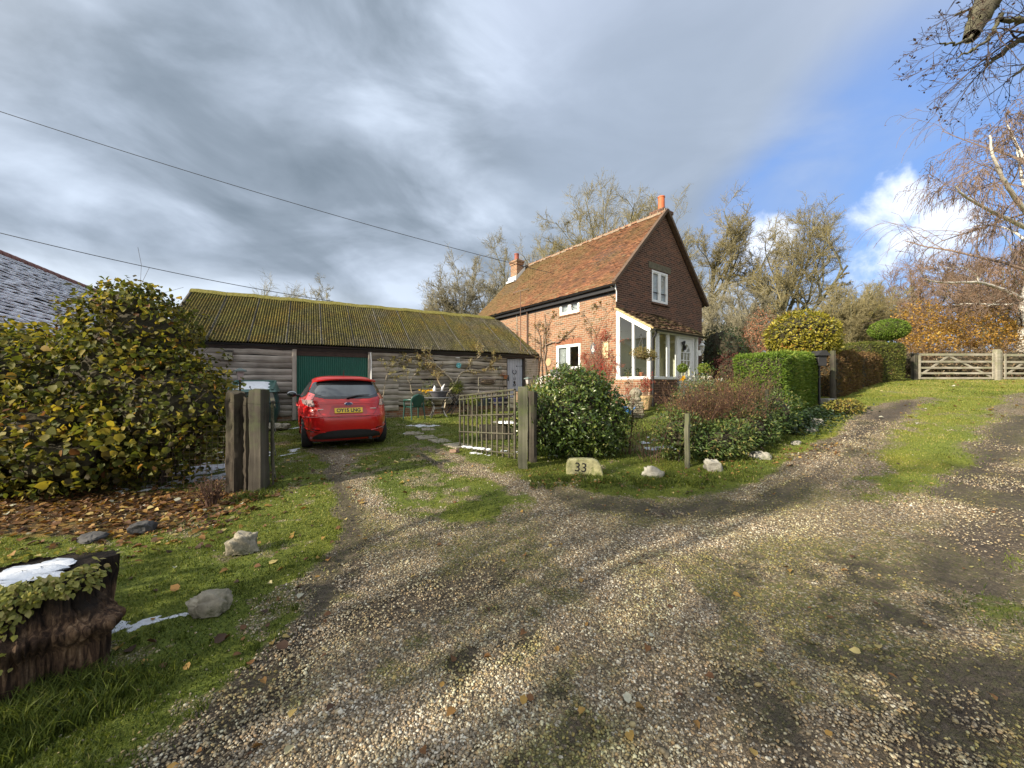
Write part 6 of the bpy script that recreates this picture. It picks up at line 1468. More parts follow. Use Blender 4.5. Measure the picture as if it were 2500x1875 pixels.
for lab,px,Y,py,sd in BR_:
    bare_tree('bare_tree',lab,'tree',T(px,Y),Y,topH(py,Y,px),sd,.7,(12,.62,46,.08),(6,6,6),.16,'twig_brown','bark',tr=.016,buds=1700,budmat=leafmat('russet_leaves_'+'abcdef'[sd-41],[(0,(.10,.06,.03)),(.5,(.19,.11,.045)),(1,(.30,.17,.05))],.8,.25,.1),stems=2 if sd%2 else 1,t0=.18)

# ------------------------------------------------------------------ leafy masses
def bush_points(ells, n_, r, shell=.16, rough=.28, freq=1.6, seed=1):
    w_ = np.array([e[3]*e[4]+e[4]*e[5]+e[3]*e[5] for e in ells]); c = r.choice(len(ells), n_, p=w_/w_.sum()); E = np.array(ells)[c]
    d = nrm(r.normal(size=(n_,3))); k = np.clip(1-np.abs(r.normal(0,shell,n_)),.05,1.04)
    nz_ = fbm(d[:,0]*freq+d[:,2]*freq*1.3+50+E[:,0], d[:,1]*freq+d[:,2]*freq*.7+50+E[:,1], 1.0, seed, 4)
    k = k*(1+(nz_-.5)*2*rough); p = E[:,:3]+d*E[:,3:6]*k[:,None]; out = nrm(d/E[:,3:6])
    # drop what lies deep inside another lobe
    keep = np.ones(n_,bool)
    for i,e in enumerate(ells):
        q = (((p-np.array(e[:3]))/np.array(e[3:6]))**2).sum(1); keep &= (q > .45)|(c==i)
    return p[keep], out[keep]
def bush(name, label, cat, loc, ells, n_, L, W, mat, seed, shell=.16, rough=.28, outw=.8, droop=.1, core=.72, corecol=(.045,.035,.02), group=None, round_=False, stems=0, tone=(.5,.22), minz=.02, curl=.2, twmat='twig_dark', freq=1.6, clump=.5):
    r = np.random.default_rng(seed); z = g1(loc[0],loc[1]); o = thing(name,label,cat,(loc[0],loc[1],z),0,group)
    p, out = bush_points(ells,n_,r,shell,rough,freq,seed); k = p[:,2] > minz; p = p[k]; out = out[k]; m = len(p)
    d = nrm(out*outw+r.normal(size=(m,3))*.75+np.array([0,0,-droop])); nr = nrm(out+np.array([0,0,.5])+r.normal(size=(m,3))*.55)
    cl = fbm(p[:,0]*3+9,p[:,1]*3+p[:,2]*3+9,1.0,seed+2,3)
    leaf_mesh('foliage', p, d, nr, L*r.uniform(.6,1.3,m), W*r.uniform(.6,1.3,m), r.normal(tone[0],tone[1],m)+(cl-.5)*clump, mat, o, curl, round_=round_)
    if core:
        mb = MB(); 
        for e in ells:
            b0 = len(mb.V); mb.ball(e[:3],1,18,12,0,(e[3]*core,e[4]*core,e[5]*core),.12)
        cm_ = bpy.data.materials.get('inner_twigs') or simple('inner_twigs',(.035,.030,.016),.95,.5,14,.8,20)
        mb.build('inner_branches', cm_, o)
    if stems:
        Pp = []
        for s_ in range(stems):
            e = ells[r.integers(len(ells))]; tip = np.array(e[:3])+nrm(r.normal(size=3))*np.array(e[3:6])*r.uniform(.5,1.02); tip[2] = max(tip[2],.3); b = np.array([e[0]*.5+r.normal(0,.12),e[1]*.5+r.normal(0,.12),-.1])
            Pp.append([b+(tip-b)*np.array([f,f,f**.8])+r.normal(0,.02,3)*f for f in np.linspace(0,1,7)])
        A = np.array(Pp); Ra = np.full(A.shape[:2],.012)*np.linspace(1,.35,7)[None]
        C, Rc = grow(A,Ra,5,.3,1,.35,42,.03,.15,4,.6,.5,r,.3,.003)
        v1,f1 = tubes(A,Ra,5); v2,f2 = tubes(C,Rc,3); np_obj('stems', np.vstack([v1,v2]), np.vstack([f1,f2+len(v1)]), M[twmat], o, True)
    return o
HAZEL = leafmat('hazel_leaf',[(0,(.05,.04,.014)),(.22,(.06,.08,.016)),(.45,(.12,.125,.024)),(.6,(.2,.17,.028)),(.76,(.33,.27,.04)),(.87,(.25,.125,.035)),(1,(.12,.055,.026))],.6,.42,.2)
bush('hazel_bush','huge autumn bush of round yellowing leaves at the side of the drive','bush',(-5.6,5.45),[(-1.7,-.2,1.15,1.5,1.0,1.25),(-.2,.1,1.2,1.3,.95,1.2),(.75,-.1,1.0,.95,.8,1.0),(1.12,-.25,1.05,.70,.55,.55),(.1,.1,2.1,.9,.75,.72),(-.0,.05,2.45,.62,.5,.45),(-1.6,.3,1.7,1.2,.8,.65),(-.6,-.45,.7,1.1,.75,.75),(-1.3,-.7,.5,1.2,.6,.5),(-.15,-.7,.42,.95,.5,.42)],23000,.072,.062,HAZEL,3,.24,.42,.45,.45,.55,round_=True,stems=60,tone=(.34,.24),curl=.28,freq=2.4,clump=.9)
_hb = [o for o in COL.objects if o.name == 'hazel_bush'][0]
_p,_o = bush_points([(-1.3,-.85,.45,1.2,.5,.45),(-.1,-.8,.4,.9,.45,.4),(-1.5,-.5,.75,1.3,.8,.65),(-.2,-.5,.65,1.2,.75,.55),(.7,-.45,.7,.7,.6,.45),(-.6,-.3,1.5,1.6,.8,.6)],700,np.random.default_rng(9),.1,.3,2.0,4)
_k = _p[:,2] > .1; _p = _p[_k]; _o = _o[_k]; _m = len(_p)
leaf_mesh('large_leaves', _p, nrm(_o*.5+rand_dirs(_m)*.8+[0,0,-.5]), nrm(_o+rand_dirs(_m)*.6), rng.uniform(.08,.125,_m), rng.uniform(.075,.115,_m), rng.normal(.45,.2,_m), HAZEL, _hb, .2, round_=True)
GLOSS = leafmat('glossy_evergreen_leaf',[(0,(.02,.04,.010)),(.4,(.05,.088,.016)),(.7,(.10,.145,.028)),(.9,(.2,.22,.055)),(1,(.30,.30,.10))],.32,.18,.5)
bush('evergreen_bush','round glossy evergreen bush behind the number stone','bush',(1.05,6.65),[(0,0,.72,.92,.80,.72),(.10,0,1.10,.62,.55,.42),(-.45,-.1,.5,.55,.5,.52),(.5,-.1,.55,.5,.45,.55)],16500,.075,.034,GLOSS,5,.22,.5,.55,0,.58,freq=3.0,tone=(.5,.2),stems=10)
DKG = leafmat('dark_laurel_leaf',[(0,(.008,.018,.008)),(.5,(.02,.04,.014)),(.85,(.045,.07,.02)),(1,(.09,.10,.03))],.4,.2,.45)
bush('laurel_shrub','dark glossy shrub hugging the far side of the porch','shrub',(T(1762,16.5),16.5),[(0,0,1.35,1.0,.9,1.3),(.5,.3,1.0,.9,.8,1.0)],5000,.11,.05,DKG,6,.2,.25,.7,.1,.75)
MAR = leafmat('maroon_leaf',[(0,(.03,.010,.010)),(.5,(.075,.022,.018)),(1,(.14,.05,.03))],.6,.3,.25)
bush('maroon_shrub','dark maroon shrub behind the white flowers, left of the clipped hedge','shrub',(T(1782,13.6),13.6),[(0,0,.7,.62,.5,.75)],2600,.06,.04,MAR,7,.2,.25,.7,.1,.7)
DOMEL = leafmat('golden_laurel_leaf',[(0,(.05,.065,.012)),(.35,(.14,.14,.02)),(.65,(.28,.25,.03)),(.88,(.42,.36,.05)),(1,(.30,.14,.03))],.45,.3,.35)
dx_, dy_ = T(1957,12.6), 12.6; gzd = g1(dx_,dy_); zc = EYE+(CY-818)/F0*12.6-gzd
bush('domed_tree','golden-leaved tree clipped into a dome above the dark hedge','tree',(dx_,dy_),[(0,0,zc,1.04,1.0,.78),(.08,0,zc-.35,.98,.95,.56)],8000,.11,.05,DOMEL,8,.09,.10,.8,.15,.84,tone=(.55,.2))
for q in [o for o in COL.objects if o.name.startswith('domed_tree')]:
    MB().tube([(.1,0,-.2),(.05,.05,zc-.6)],[.09,.07],9).build('trunk', M['bark'], q, True)
PINK = leafmat('pink_autumn_leaf',[(0,(.16,.07,.045)),(.5,(.33,.15,.09)),(1,(.45,.25,.16))],.6,.35,.2)
bush('autumn_shrub','pinkish orange autumn shrub behind the yellow dome','shrub',(T(1858,17),17),[(0,0,2.3,.85,.8,1.0),(-.4,0,1.6,.7,.7,.9)],2400,.07,.05,PINK,9,.25,.35,.5,.1,0,stems=26,twmat='twig_grey')
ORG = leafmat('orange_beech_leaf',[(0,(.13,.075,.03)),(.35,(.27,.155,.04)),(.65,(.42,.24,.05)),(.88,(.5,.34,.075)),(1,(.26,.21,.07))],.6,.35,.2)
for k,(px,py,Y,sx,sz,n_,lab) in enumerate(((2245,782,19.5,1.2,1.05,2300,'yellow-orange beech shrub beside the topiary ball'),(2395,800,19.2,1.75,1.05,3400,'copper-orange beech shrub behind the first field gate'),(2300,825,20.5,1.1,.75,1100,'low amber shrub between the two bigger beech shrubs'),(2480,815,21,1.2,.95,1200,'dull orange shrub by the white birch trunk'),(2265,835,18.3,.8,.5,1300,'low yellow shrub right behind the gate top rail'))):
    x = T(px,Y); zc = EYE+(CY-py)/F0*Y-g1(x,Y)
    bush('beech_shrub',lab,'shrub',(x,Y),[(0,0,zc,sx,.9,sz),(.3*sx,0,zc-.5*sz,sx*.9,.8,sz*.8),(-.4*sx,.1,zc-.3*sz,sx*.7,.7,sz*.8)],n_,.11,.075,ORG,60+k,.28,.38,.4,.1,0,stems=36,twmat='twig_brown',tone=(.5,.24))
# scrub behind the gates
SCR = leafmat('dead_bracken',[(0,(.06,.04,.03)),(.4,(.14,.10,.07)),(.7,(.24,.18,.11)),(1,(.33,.26,.17))],.8,.2,.1)
for k in range(7):
    px = 2215+k*52; Y = 18.2+.7*math.sin(k*2.3); x = T(px,Y)
    bush('bracken_clump',['low brown bracken clump behind the short dark gate post','tangled bracken clump behind the first gate brace','brown bracken behind the middle of the first field gate','straw-coloured bracken behind the far end of the first gate','bracken clump behind the paired gate posts','bracken clump behind the second gate brace','bracken clump behind the end of the second gate'][k],'undergrowth',(x,Y),[(0,0,.75,1.1,.8,.85),(.5,.1,.5,.9,.7,.7)],2000,.13,.035,SCR,80+k,.3,.35,.4,.15,.55,stems=16,twmat='twig_brown')
# clipped hedges: leaves standing off a solid box-shaped body
def hedge(name, label, x0, y0, ang, Lx, Ly, ztop, mat, n_, L, W, seed, under=None, jit=.035, ztop2=None, tone=(.5,.2), rr=.10, corecol=(.03,.04,.012), faces='fltrb', outw=.7, topmat=None, bulge=.0):
    o = thing(name,label,'hedge',(x0,y0,0),ang); r = np.random.default_rng(seed); ca,sa = math.cos(ang),math.sin(ang); ztop2 = ztop if ztop2 is None else ztop2
    zb = lambda x,y: gz(x0+ca*x-sa*y, y0+sa*x+ca*y)
    ar = {'f':Ly*1.6,'b':Ly*1.6,'l':Lx*1.6,'r':Lx*1.6,'t':Lx*Ly}; fs = list(faces); pr = np.array([ar[k] for k in fs]); fi = r.choice(len(fs),n_,p=pr/pr.sum())
    x = r.random(n_)*Lx; y = r.random(n_)*Ly; v = r.random(n_); out = np.zeros((n_,3))
    for i,k in enumerate(fs):
        s_ = fi==i
        if k=='f': x[s_] = 0; out[s_] = (-1,0,0)
        if k=='b': x[s_] = Lx; out[s_] = (1,0,0)
        if k=='r': y[s_] = 0; out[s_] = (0,-1,0)
        if k=='l': y[s_] = Ly; out[s_] = (0,1,0)
        if k=='t': v[s_] = 1; out[s_] = (0,0,1)
    b = zb(x,y); zt = ztop+(ztop2-ztop)*x/Lx; z = b+(zt-b)*v
    # round the edges
    ex = np.minimum(x,Lx-x); ey = np.minimum(y,Ly-y); ez = zt-z
    sx = np.sign(Lx/2-x); sy = np.sign(Ly/2-y)
    ox = np.where(ex<rr,(rr-ex)/rr,0); oy = np.where(ey<rr,(rr-ey)/rr,0); oz = np.where(ez<rr,(rr-ez)/rr,0); s2 = np.sqrt(ox*ox+oy*oy+oz*oz); kk = np.where(s2>1,1/np.maximum(s2,1e-6),1)
    x = np.where(ex<rr, np.where(sx>0, rr-ox*kk*rr, Lx-rr+ox*kk*rr), x); y = np.where(ey<rr, np.where(sy>0, rr-oy*kk*rr, Ly-rr+oy*kk*rr), y); z = np.where(ez<rr, zt-rr+oz*kk*rr, z)
    n3 = fbm(x*2.2+z*1.7+20,y*2.2+z*2.1+20,1.0,seed,4)-.5
    p = np.c_[x,y,z]+out*((n3*2)[:,None]*jit*1.6+r.normal(0,jit*.5,n_)[:,None])
    if under is not None:
        k = ~((fi==fs.index('f'))&(z<under)&(r.random(n_)<.7)); p = p[k]; out = out[k]; n3 = n3[k]
    m = len(p); d = nrm(out*outw+r.normal(size=(m,3))*.6+np.array([0,0,.25])); nr = nrm(out*1.0+r.normal(size=(m,3))*.7)
    leaf_mesh('foliage', p, d, nr, L*r.uniform(.6,1.4,m), W*r.uniform(.6,1.3,m), r.normal(tone[0],tone[1],m)+n3*.5, mat, o, .15)
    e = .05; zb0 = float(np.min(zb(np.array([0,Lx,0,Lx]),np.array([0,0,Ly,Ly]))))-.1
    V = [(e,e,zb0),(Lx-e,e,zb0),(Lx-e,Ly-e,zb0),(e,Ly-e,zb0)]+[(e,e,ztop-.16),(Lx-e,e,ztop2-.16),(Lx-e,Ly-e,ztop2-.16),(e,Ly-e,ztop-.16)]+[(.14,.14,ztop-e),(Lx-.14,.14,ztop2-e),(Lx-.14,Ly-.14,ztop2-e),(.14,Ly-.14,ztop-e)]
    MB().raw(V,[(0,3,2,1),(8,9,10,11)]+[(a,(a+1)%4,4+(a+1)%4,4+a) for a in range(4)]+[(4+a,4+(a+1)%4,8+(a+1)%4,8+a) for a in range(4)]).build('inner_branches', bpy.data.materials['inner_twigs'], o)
    return o
YEW = leafmat('yew_spray',[(0,(.035,.07,.010)),(.4,(.085,.15,.017)),(.7,(.15,.22,.028)),(.9,(.22,.27,.05)),(1,(.28,.28,.07))],.55,.2,.25)
hedge('clipped_hedge','bright green box-clipped conifer hedge with one sunlit end and a dark lane side',6.2,8.6,math.atan2(.66,.75),3.55,1.02,2.23,YEW,30000,.075,.022,21,under=1.5,ztop2=2.42,rr=.09,jit=.034)
BRN = leafmat('brown_hedge_leaf',[(0,(.05,.032,.018)),(.35,(.10,.06,.03)),(.6,(.16,.10,.045)),(.8,(.10,.09,.03)),(1,(.22,.13,.04))],.7,.25,.15)
hx, hy = T(2046,11.6), 11.6
hedge('brown_hedge','brown leafless-looking beech hedge with a rounded top beside the tall round post',hx,hy,math.atan2(.60,.80),3.1,1.3,2.47,BRN,15000,.07,.035,22,ztop2=2.72,rr=.28,jit=.05,outw=.4)
hedge('brown_hedge','lower brown hedge stretch running up to the ball-topped topiary',hx+2.55,hy+1.85,math.atan2(.60,.80),2.9,1.2,2.62,BRN,10000,.07,.035,23,ztop2=2.8,rr=.25,jit=.05,outw=.4)
TOP = leafmat('olive_yew_spray',[(0,(.03,.045,.010)),(.4,(.075,.095,.018)),(.7,(.13,.14,.03)),(.9,(.2,.19,.05)),(1,(.2,.13,.05))],.6,.2,.2)
hedge('topiary_hedge','square olive topiary hedge carrying a clipped ball, next to the field gate',T(2128,15.0),15.0,R(14),1.95,1.3,EYE+(CY-836)/F0*15.2,TOP,14000,.07,.026,24,rr=.2,jit=.04)
bx_, by_ = T(2170,15.9), 15.9; zc = EYE+(CY-805)/F0*15.9-g1(bx_,by_)
bush('topiary_ball','clipped green topiary ball standing on the square olive hedge','topiary',(bx_,by_),[(0,0,zc,.66,.62,.42)],6500,.07,.026,YEW,25,.06,.05,.7,0,.88,tone=(.5,.18))
# lollipop trees in pots
for k,(px,py,Y,rr_,lab,base) in enumerate(((1666,899,10.9,.125,'small lollipop topiary in a pot before the porch door',945),(1719,899,11.6,.165,'lollipop topiary right of the porch by the white lantern',950))):
    x = T(px,Y); z0 = g1(x,Y); zc = EYE+(CY-py)/F0*Y-z0
    o = bush('lollipop_tree',lab,'topiary',(x,Y),[(0,0,zc,rr_,rr_,rr_*.9)],900,.045,.025,leafmat('lime_leaf_'+'ab'[k],[(0,(.05,.09,.01)),(.5,(.12,.19,.02)),(1,(.28,.3,.05))],.5,.3,.3),30+k,.1,.08,.7,0,.8)
    MB().tube([(0,0,.1),(.005,0,zc)],.012,7).build('stem', M['bark'], o, True); MB().lathe([(.10,0),(.15,.26),(.165,.27),(.165,.30),(.13,.30)],16).build('pot', M['terracotta'], o, True)
# ------------------------------------------------------------------ border plants
def twig_shrub(name, label, cat, x, y, H, sp, ns, seed, mat, leaf=None, nl=0, L=.05, W=.02, group=None, sub=6, up=.05, r0=.007, tone=(.5,.25), tips=True, z=None):
    r = np.random.default_rng(seed); z = g1(x,y) if z is None else z; o = thing(name,label,cat,(x,y,z),0,group); a = r.uniform(0,6.28,ns); q = sp*np.sqrt(r.random(ns)); hh = H*r.uniform(.55,1.05,ns); f = np.linspace(0,1,7)[None,:,None]
    b = np.c_[np.cos(a)*q*.35,np.sin(a)*q*.35,np.full(ns,-.05)][:,None]; t_ = np.c_[np.cos(a)*q,np.sin(a)*q,hh][:,None]
    A = b+(t_-b)*np.concatenate([f**1.2,f**1.2,f**.85],-1)+np.cumsum(r.normal(0,.016,(ns,7,3)),1)*H*.6; Ra = np.full((ns,7),r0)*np.linspace(1,.4,7)[None]
    C, Rc = grow(A,Ra,sub,.3,1,.33,40,up,.16,5,.65,.5,r,.3,.0022); D_, Rd = grow(C,Rc,3,.3,1,.5,38,up,.16,3,.8,.6,r,.3,.0018)
    V, Fq, b_ = [], [], 0
    for p,q_,s_ in ((A,Ra,5),(C,Rc,3),(D_,Rd,3)): v_,f_ = tubes(p,q_,s_); V.append(v_); Fq.append(f_+b_); b_ += len(v_)
    np_obj('stems', np.vstack(V), np.vstack(Fq), M[mat] if isinstance(mat,str) else mat, o, True)
    if nl:
        T_ = np.concatenate([D_.reshape(-1,3),C[:,1:].reshape(-1,3)]); i = r.integers(0,len(T_),nl); p = T_[i]+r.normal(0,.012,(nl,3)); d = nrm(r.normal(size=(nl,3))+np.array([0,0,.1])); nr = nrm(r.normal(size=(nl,3))*.6+np.array([0,0,1]))
        leaf_mesh('foliage', p, d, nr, L*r.uniform(.6,1.3,nl), W*r.uniform(.6,1.3,nl), r.normal(*tone,nl), leaf, o, .2)
    return o
BORD = leafmat('border_leaf',[(0,(.02,.045,.013)),(.4,(.05,.09,.022)),(.7,(.10,.14,.035)),(.9,(.19,.19,.055)),(1,(.27,.22,.08))],.45,.25,.35)
RUST = leafmat('rust_flower_head',[(0,(.05,.035,.022)),(.35,(.12,.065,.038)),(.6,(.19,.105,.055)),(.8,(.15,.14,.05)),(1,(.28,.18,.09))],.85,.2,.1)
REDL = leafmat('scarlet_leaf',[(0,(.14,.012,.012)),(.4,(.32,.03,.025)),(.75,(.48,.07,.05)),(1,(.50,.16,.08))],.6,.3,.25)
brown = simple('brown_stems',(.085,.045,.03),.9,.35,6,0)
twig_shrub('bare_shrub','leafless twiggy shrub right of the round evergreen bush','shrub',2.05,6.75,1.15,.42,13,101,brown,BORD,260,.04,.02)
twig_shrub('bare_shrub','sparse arching twigs over the lawn between number stone and first stake','shrub',2.35,6.3,.72,.5,11,102,brown,BORD,320,.045,.022)
twig_shrub('rusty_shrub','rust-brown seed heads above dark leaves beside the lichened stake','shrub',3.1,6.6,1.15,.46,46,103,brown,RUST,2400,.035,.018,sub=7)
twig_shrub('rusty_shrub','russet twiggy mound between the lichened stake and the grey stake','shrub',4.05,7.05,1.12,.65,64,105,brown,RUST,3200,.035,.018)
twig_shrub('rusty_shrub','russet twigs in front of the clipped hedge end','shrub',4.75,7.75,1.08,.5,48,106,brown,RUST,2000,.035,.018)
bush('border_shrub','dark low evergreen shrub behind the angular white stone','shrub',(3.3,6.2),[(0,0,.30,.55,.35,.32),(.35,.15,.38,.4,.35,.3)],2600,.075,.028,BORD,110,.25,.3,.6,0,.5,stems=8)
bush('border_shrub','dark leafy shrub around the foot of the lichened stake','shrub',(2.8,6.2),[(0,.1,.42,.5,.4,.42)],2200,.065,.024,BORD,111,.25,.3,.6,0,.5,stems=8)
bush('border_shrub','green leafy mound below the grey stake','shrub',(4.2,6.75),[(0,0,.36,.6,.35,.4),(.45,.3,.45,.45,.35,.42)],2900,.065,.024,BORD,112,.25,.3,.6,0,.5,stems=8)
bush('border_shrub','shadowed leafy shrub under the clipped hedge end','shrub',(5.3,7.6),[(0,0,.45,.55,.45,.5),(-.4,-.1,.38,.4,.35,.4)],3000,.06,.024,BORD,113,.25,.3,.6,0,.5,stems=8)
bush('border_shrub','upper greenery in front of the porch wall','shrub',(3.95,8.3),[(0,0,.58,.5,.4,.52),(.5,.3,.6,.5,.4,.5)],3000,.055,.022,BORD,114,.25,.32,.6,0,.5,stems=10)
bush('border_shrub','grey-green shrub below the white flowers','shrub',(4.65,9.3),[(0,0,.55,.62,.5,.52)],2400,.06,.024,leafmat('grey_green_leaf',[(0,(.03,.045,.025)),(.5,(.075,.10,.05)),(1,(.18,.2,.10))],.6,.25,.25),115,.25,.32,.6,0,.5,stems=8)
bush('fern','feathery lime-green fern under the clipped hedge','fern',(T(1778,9.0),9.0),[(0,0,.55,.42,.35,.42)],1500,.09,.018,leafmat('lime_fern',[(0,(.07,.11,.02)),(.5,(.16,.2,.04)),(1,(.28,.30,.08))],.6,.35,.2),116,.3,.3,.8,-.2,0,stems=10)
WHT = leafmat('white_petal',[(0,(.55,.55,.5)),(1,(.8,.8,.78))],.6,.3,.2); YEL = leafmat('yellow_petal',[(0,(.55,.28,.01)),(1,(.72,.5,.03))],.6,.3,.2); ORP = leafmat('orange_petal',[(0,(.5,.14,.02)),(1,(.62,.26,.04))],.6,.3,.2)
def flowers(name, label, px, py, Y, sx, sz, nf, mat, fs, seed, green=BORD):
    r = np.random.default_rng(seed); x = T(px,Y); z = g1(x,Y); zc = EYE+(CY-py)/F0*Y-z; o = thing(name,label,'flowers',(x,Y,z)); c = np.c_[r.normal(0,sx*.5,nf),r.normal(0,sx*.35,nf),zc+r.normal(0,sz*.4,nf)]; k = 7
    p = np.repeat(c,k,0); a = np.tile(np.arange(k)*6.283/k,nf); d = np.c_[np.cos(a),-.5+0*a,np.sin(a)*.9]+r.normal(0,.25,(nf*k,3)); d[:,1] -= .2
    leaf_mesh('petals', p, nrm(d), np.tile([0,-1,.5],(nf*k,1)), fs, fs*.5, r.random(nf*k), mat, o)
    A = np.stack([np.c_[c[:,0]*.6,c[:,1]*.6,np.zeros(nf) if zc < .6 else c[:,2]-.16],np.c_[c[:,0]*.85,c[:,1]*.85,c[:,2]*.6 if zc < .6 else c[:,2]-.07],c],1); v_,f_ = tubes(A,np.full(A.shape[:2],.005),4); np_obj('stems', v_, f_, M['twig'], o)
    m = nf*10; q = A[r.integers(0,nf,m),1]*r.uniform(.4,1.5,(m,1)); leaf_mesh('foliage', q, nrm(r.normal(size=(m,3))+[0,0,.6]), rand_dirs(m), .09, .025, r.random(m), green, o)
flowers('yellow_flower','single large yellow flower head in front of the porch door',1667,926,10.2,.05,.05,3,YEL,.085,121)
flowers('white_flowers','clump of small white flowers on the terrace right of the porch',1725,928,10.0,.42,.14,42,WHT,.035,122)
flowers('orange_flower','orange-yellow flower standing left of the lime fern',1763,955,8.8,.08,.06,4,ORP,.05,123)
flowers('planter_flowers','yellow blooms growing in the dark oval planter on the garden table',1046,954,BW(4.35,-.75,0).y,.30,.06,22,YEL,.045,124)
bush('red_creeper','scarlet leafless creeper blazing on the brick wall beside the lower window','climber',(HW(-.08,.85,0).x,HW(-.08,.85,0).y),[(0,0,1.6,.30,.5,.6),(.2,-.35,1.3,.36,.55,.5),(-.12,.3,1.35,.28,.5,.5),(.1,-.1,2.1,.18,.3,.4)],4600,.035,.02,REDL,130,.4,.5,.3,.1,0,stems=70,twmat='twig_brown',clump=.8)
twig_shrub('red_plant','scarlet-leaved plant in the fluted terracotta urn','plant',URN.location.x,URN.location.y,.62,.20,16,131,'twig_brown',REDL,900,.035,.02,z=URN.location.z+.33)
twig_shrub('red_plant','smaller scarlet shrub left of the stone pedestal','shrub',T(1537,11.2),11.2,.85,.2,16,132,'twig_brown',REDL,700,.03,.02)
SPK = leafmat('straw_blade',[(0,(.2,.17,.05)),(.5,(.38,.33,.12)),(1,(.5,.46,.25))],.6,.3,.2)
x,y = T(1303,11.8),11.8; o = thing('spiky_plant','spiky straw-yellow cordyline behind the short grey post','plant',(x,y,g1(x,y))); m = 46; a = rng.uniform(0,6.28,m); e_ = rng.uniform(-.2,1.3,m); d = np.c_[np.cos(a)*np.cos(e_),np.sin(a)*np.cos(e_),np.sin(e_)]
leaf_mesh('blades', np.tile([0,0,.72],(m,1)), d, rand_dirs(m)+[0,0,1], .5, .035, rng.random(m), SPK, o, .3); MB().tube([(0,0,-.05),(0,0,.74)],[.05,.04],8).build('stem', M['bark'], o, True)
for k,(px,py,Y,s_,mt,lab) in enumerate(((1068+0,945,14.3,.3,'lime_fern','lime-green shrub against the barn boards right of the table'),(1290,908,15.9,.16,'lime_fern','yellow-green plant hanging on the trellis'),(1222,915,15.3,.12,'orange_petal','dry orange plant spilling from the hanging pot'),(1155,975,12.6,.24,'lime_fern','bright green plant behind the picket gate'),(1380,898,15.0-.9,.22,'border_leaf','green trailing plants in the window box'))):
    if k == 0: px = 1113
    x = T(px,Y); z = EYE+(CY-py)/F0*Y-g1(x,Y); bush('garden_plant',lab,'plant',(x,Y),[(0,0,z,s_,s_*.8,s_*.8)],int(900*s_/.2),.06,.022,bpy.data.materials[mt],140+k,.35,.35,.6,.1,0,stems=6,minz=-9)
x,y = HW(-.14,2.63,0).x,HW(-.14,2.63,0).y
# hanging basket under the porch eave
q = HW(.25,-PD-.3,0); hbx,hby = T(1567,11.0),11.0; zb_ = EYE+(CY-862)/F0*11.0
o = thing('hanging_basket','dry trailing hanging basket in front of the porch glass','basket',(hbx,hby,zb_)); MB().lathe([(.02,-.16),(.12,-.12),(.17,-.02),(.18,0),(.16,0)],14).build('basket_bowl', bpy.data.materials['moss_liner'], o, True); mb = MB()
for k in range(3): t = k*2.09+.4; mb.tube([(.17*math.cos(t),.17*math.sin(t),0),(0,0,.48)],.006,4)
mb.tube([(0,0,.48),(0,.05,.56),(0.05,.35,.52)],.01,5); mb.build('chains', M['iron'], o)
DRY = leafmat('dry_trailing_leaf',[(0,(.08,.07,.03)),(.4,(.16,.14,.05)),(.7,(.26,.19,.08)),(1,(.2,.22,.06))],.7,.3,.2)
bush('basket_plant','straw and green plant trailing out of the hanging basket','plant',(hbx,hby),[(0,0,zb_+.02-g1(hbx,hby),.34,.3,.17),(.22,0,zb_-.06-g1(hbx,hby),.24,.2,.14)],1500,.07,.02,DRY,150,.4,.5,.5,.4,0,minz=-9)
q = HW(.35,-.75,1.9); o = thing('plant_pot','tiny terracotta pot hanging inside the porch window','pot',P(1566,915,12.3)); MB().lathe([(.04,-.06),(.065,.05),(.075,.055),(.07,.08),(.05,.08)],14).build('pot_body', M['terracotta'], o, True)
x,y = T(1548,12.5),12.5; twig_shrub('house_plant','leafy green house plant standing behind the porch side glass','plant',x,y,.75,.22,9,152,'twig',BORD,220,.14,.05,z=1.25)
# climbers
def climber(name, label, pts_list, r_, leaf, nl, L, W, seed, mat, Yf, sub=8, leafzone=None, sublen=.3, ang=50):
    r = np.random.default_rng(seed); P0 = None; o = None; V, Fq, b = [], [], 0; tips = []
    for pts in pts_list:
        w_ = np.array([Yf(*p) for p in pts]); 
        if o is None: P0 = w_[0].copy(); o = thing(name,label,'climber',tuple(P0))
        t = np.linspace(0,len(w_)-1,len(w_)*4); A = np.stack([np.interp(t,np.arange(len(w_)),w_[:,i]) for i in range(3)],-1)-P0; A += r.normal(0,.012,A.shape); A = A[None]; Ra = np.linspace(r_,r_*.4,A.shape[1])[None]
        C, Rc = grow(A,Ra,sub,.35,1,sublen,ang,.05,.2,5,.5,.5,r,.2,.003); D_, Rd = grow(C,Rc,4,.3,1,.45,40,.05,.2,3,.7,.6,r,.2,.0025)
        for p,q,s_ in ((A,Ra,7),(C,Rc,3),(D_,Rd,3)): v_,f_ = tubes(p,q,s_); V.append(v_); Fq.append(f_+b); b += len(v_)
        tips += [C[:,1:].reshape(-1,3),D_.reshape(-1,3)]
    np_obj('stems', np.vstack(V), np.vstack(Fq), mat, o, True); T_ = np.concatenate(tips)
    if nl: i = r.integers(0,len(T_),nl); leaf_mesh('foliage', T_[i]+r.normal(0,.02,(nl,3)), rand_dirs(nl), rand_dirs(nl)+[0,-.5,.5], L*r.uniform(.6,1.3,nl), W, r.random(nl), leaf, o)
    return o
def onbarn(px, py, off=.12):
    k = (px-CX)/F0; # plane local y=-off
    ox, oy = BW(0,-off,0).x, BW(0,-off,0).y; t = (ox-k*oy)/(k*sb-cb); Y = oy+sb*t; return np.array([ox+cb*t, Y, EYE-(py-CY)/F0*Y])
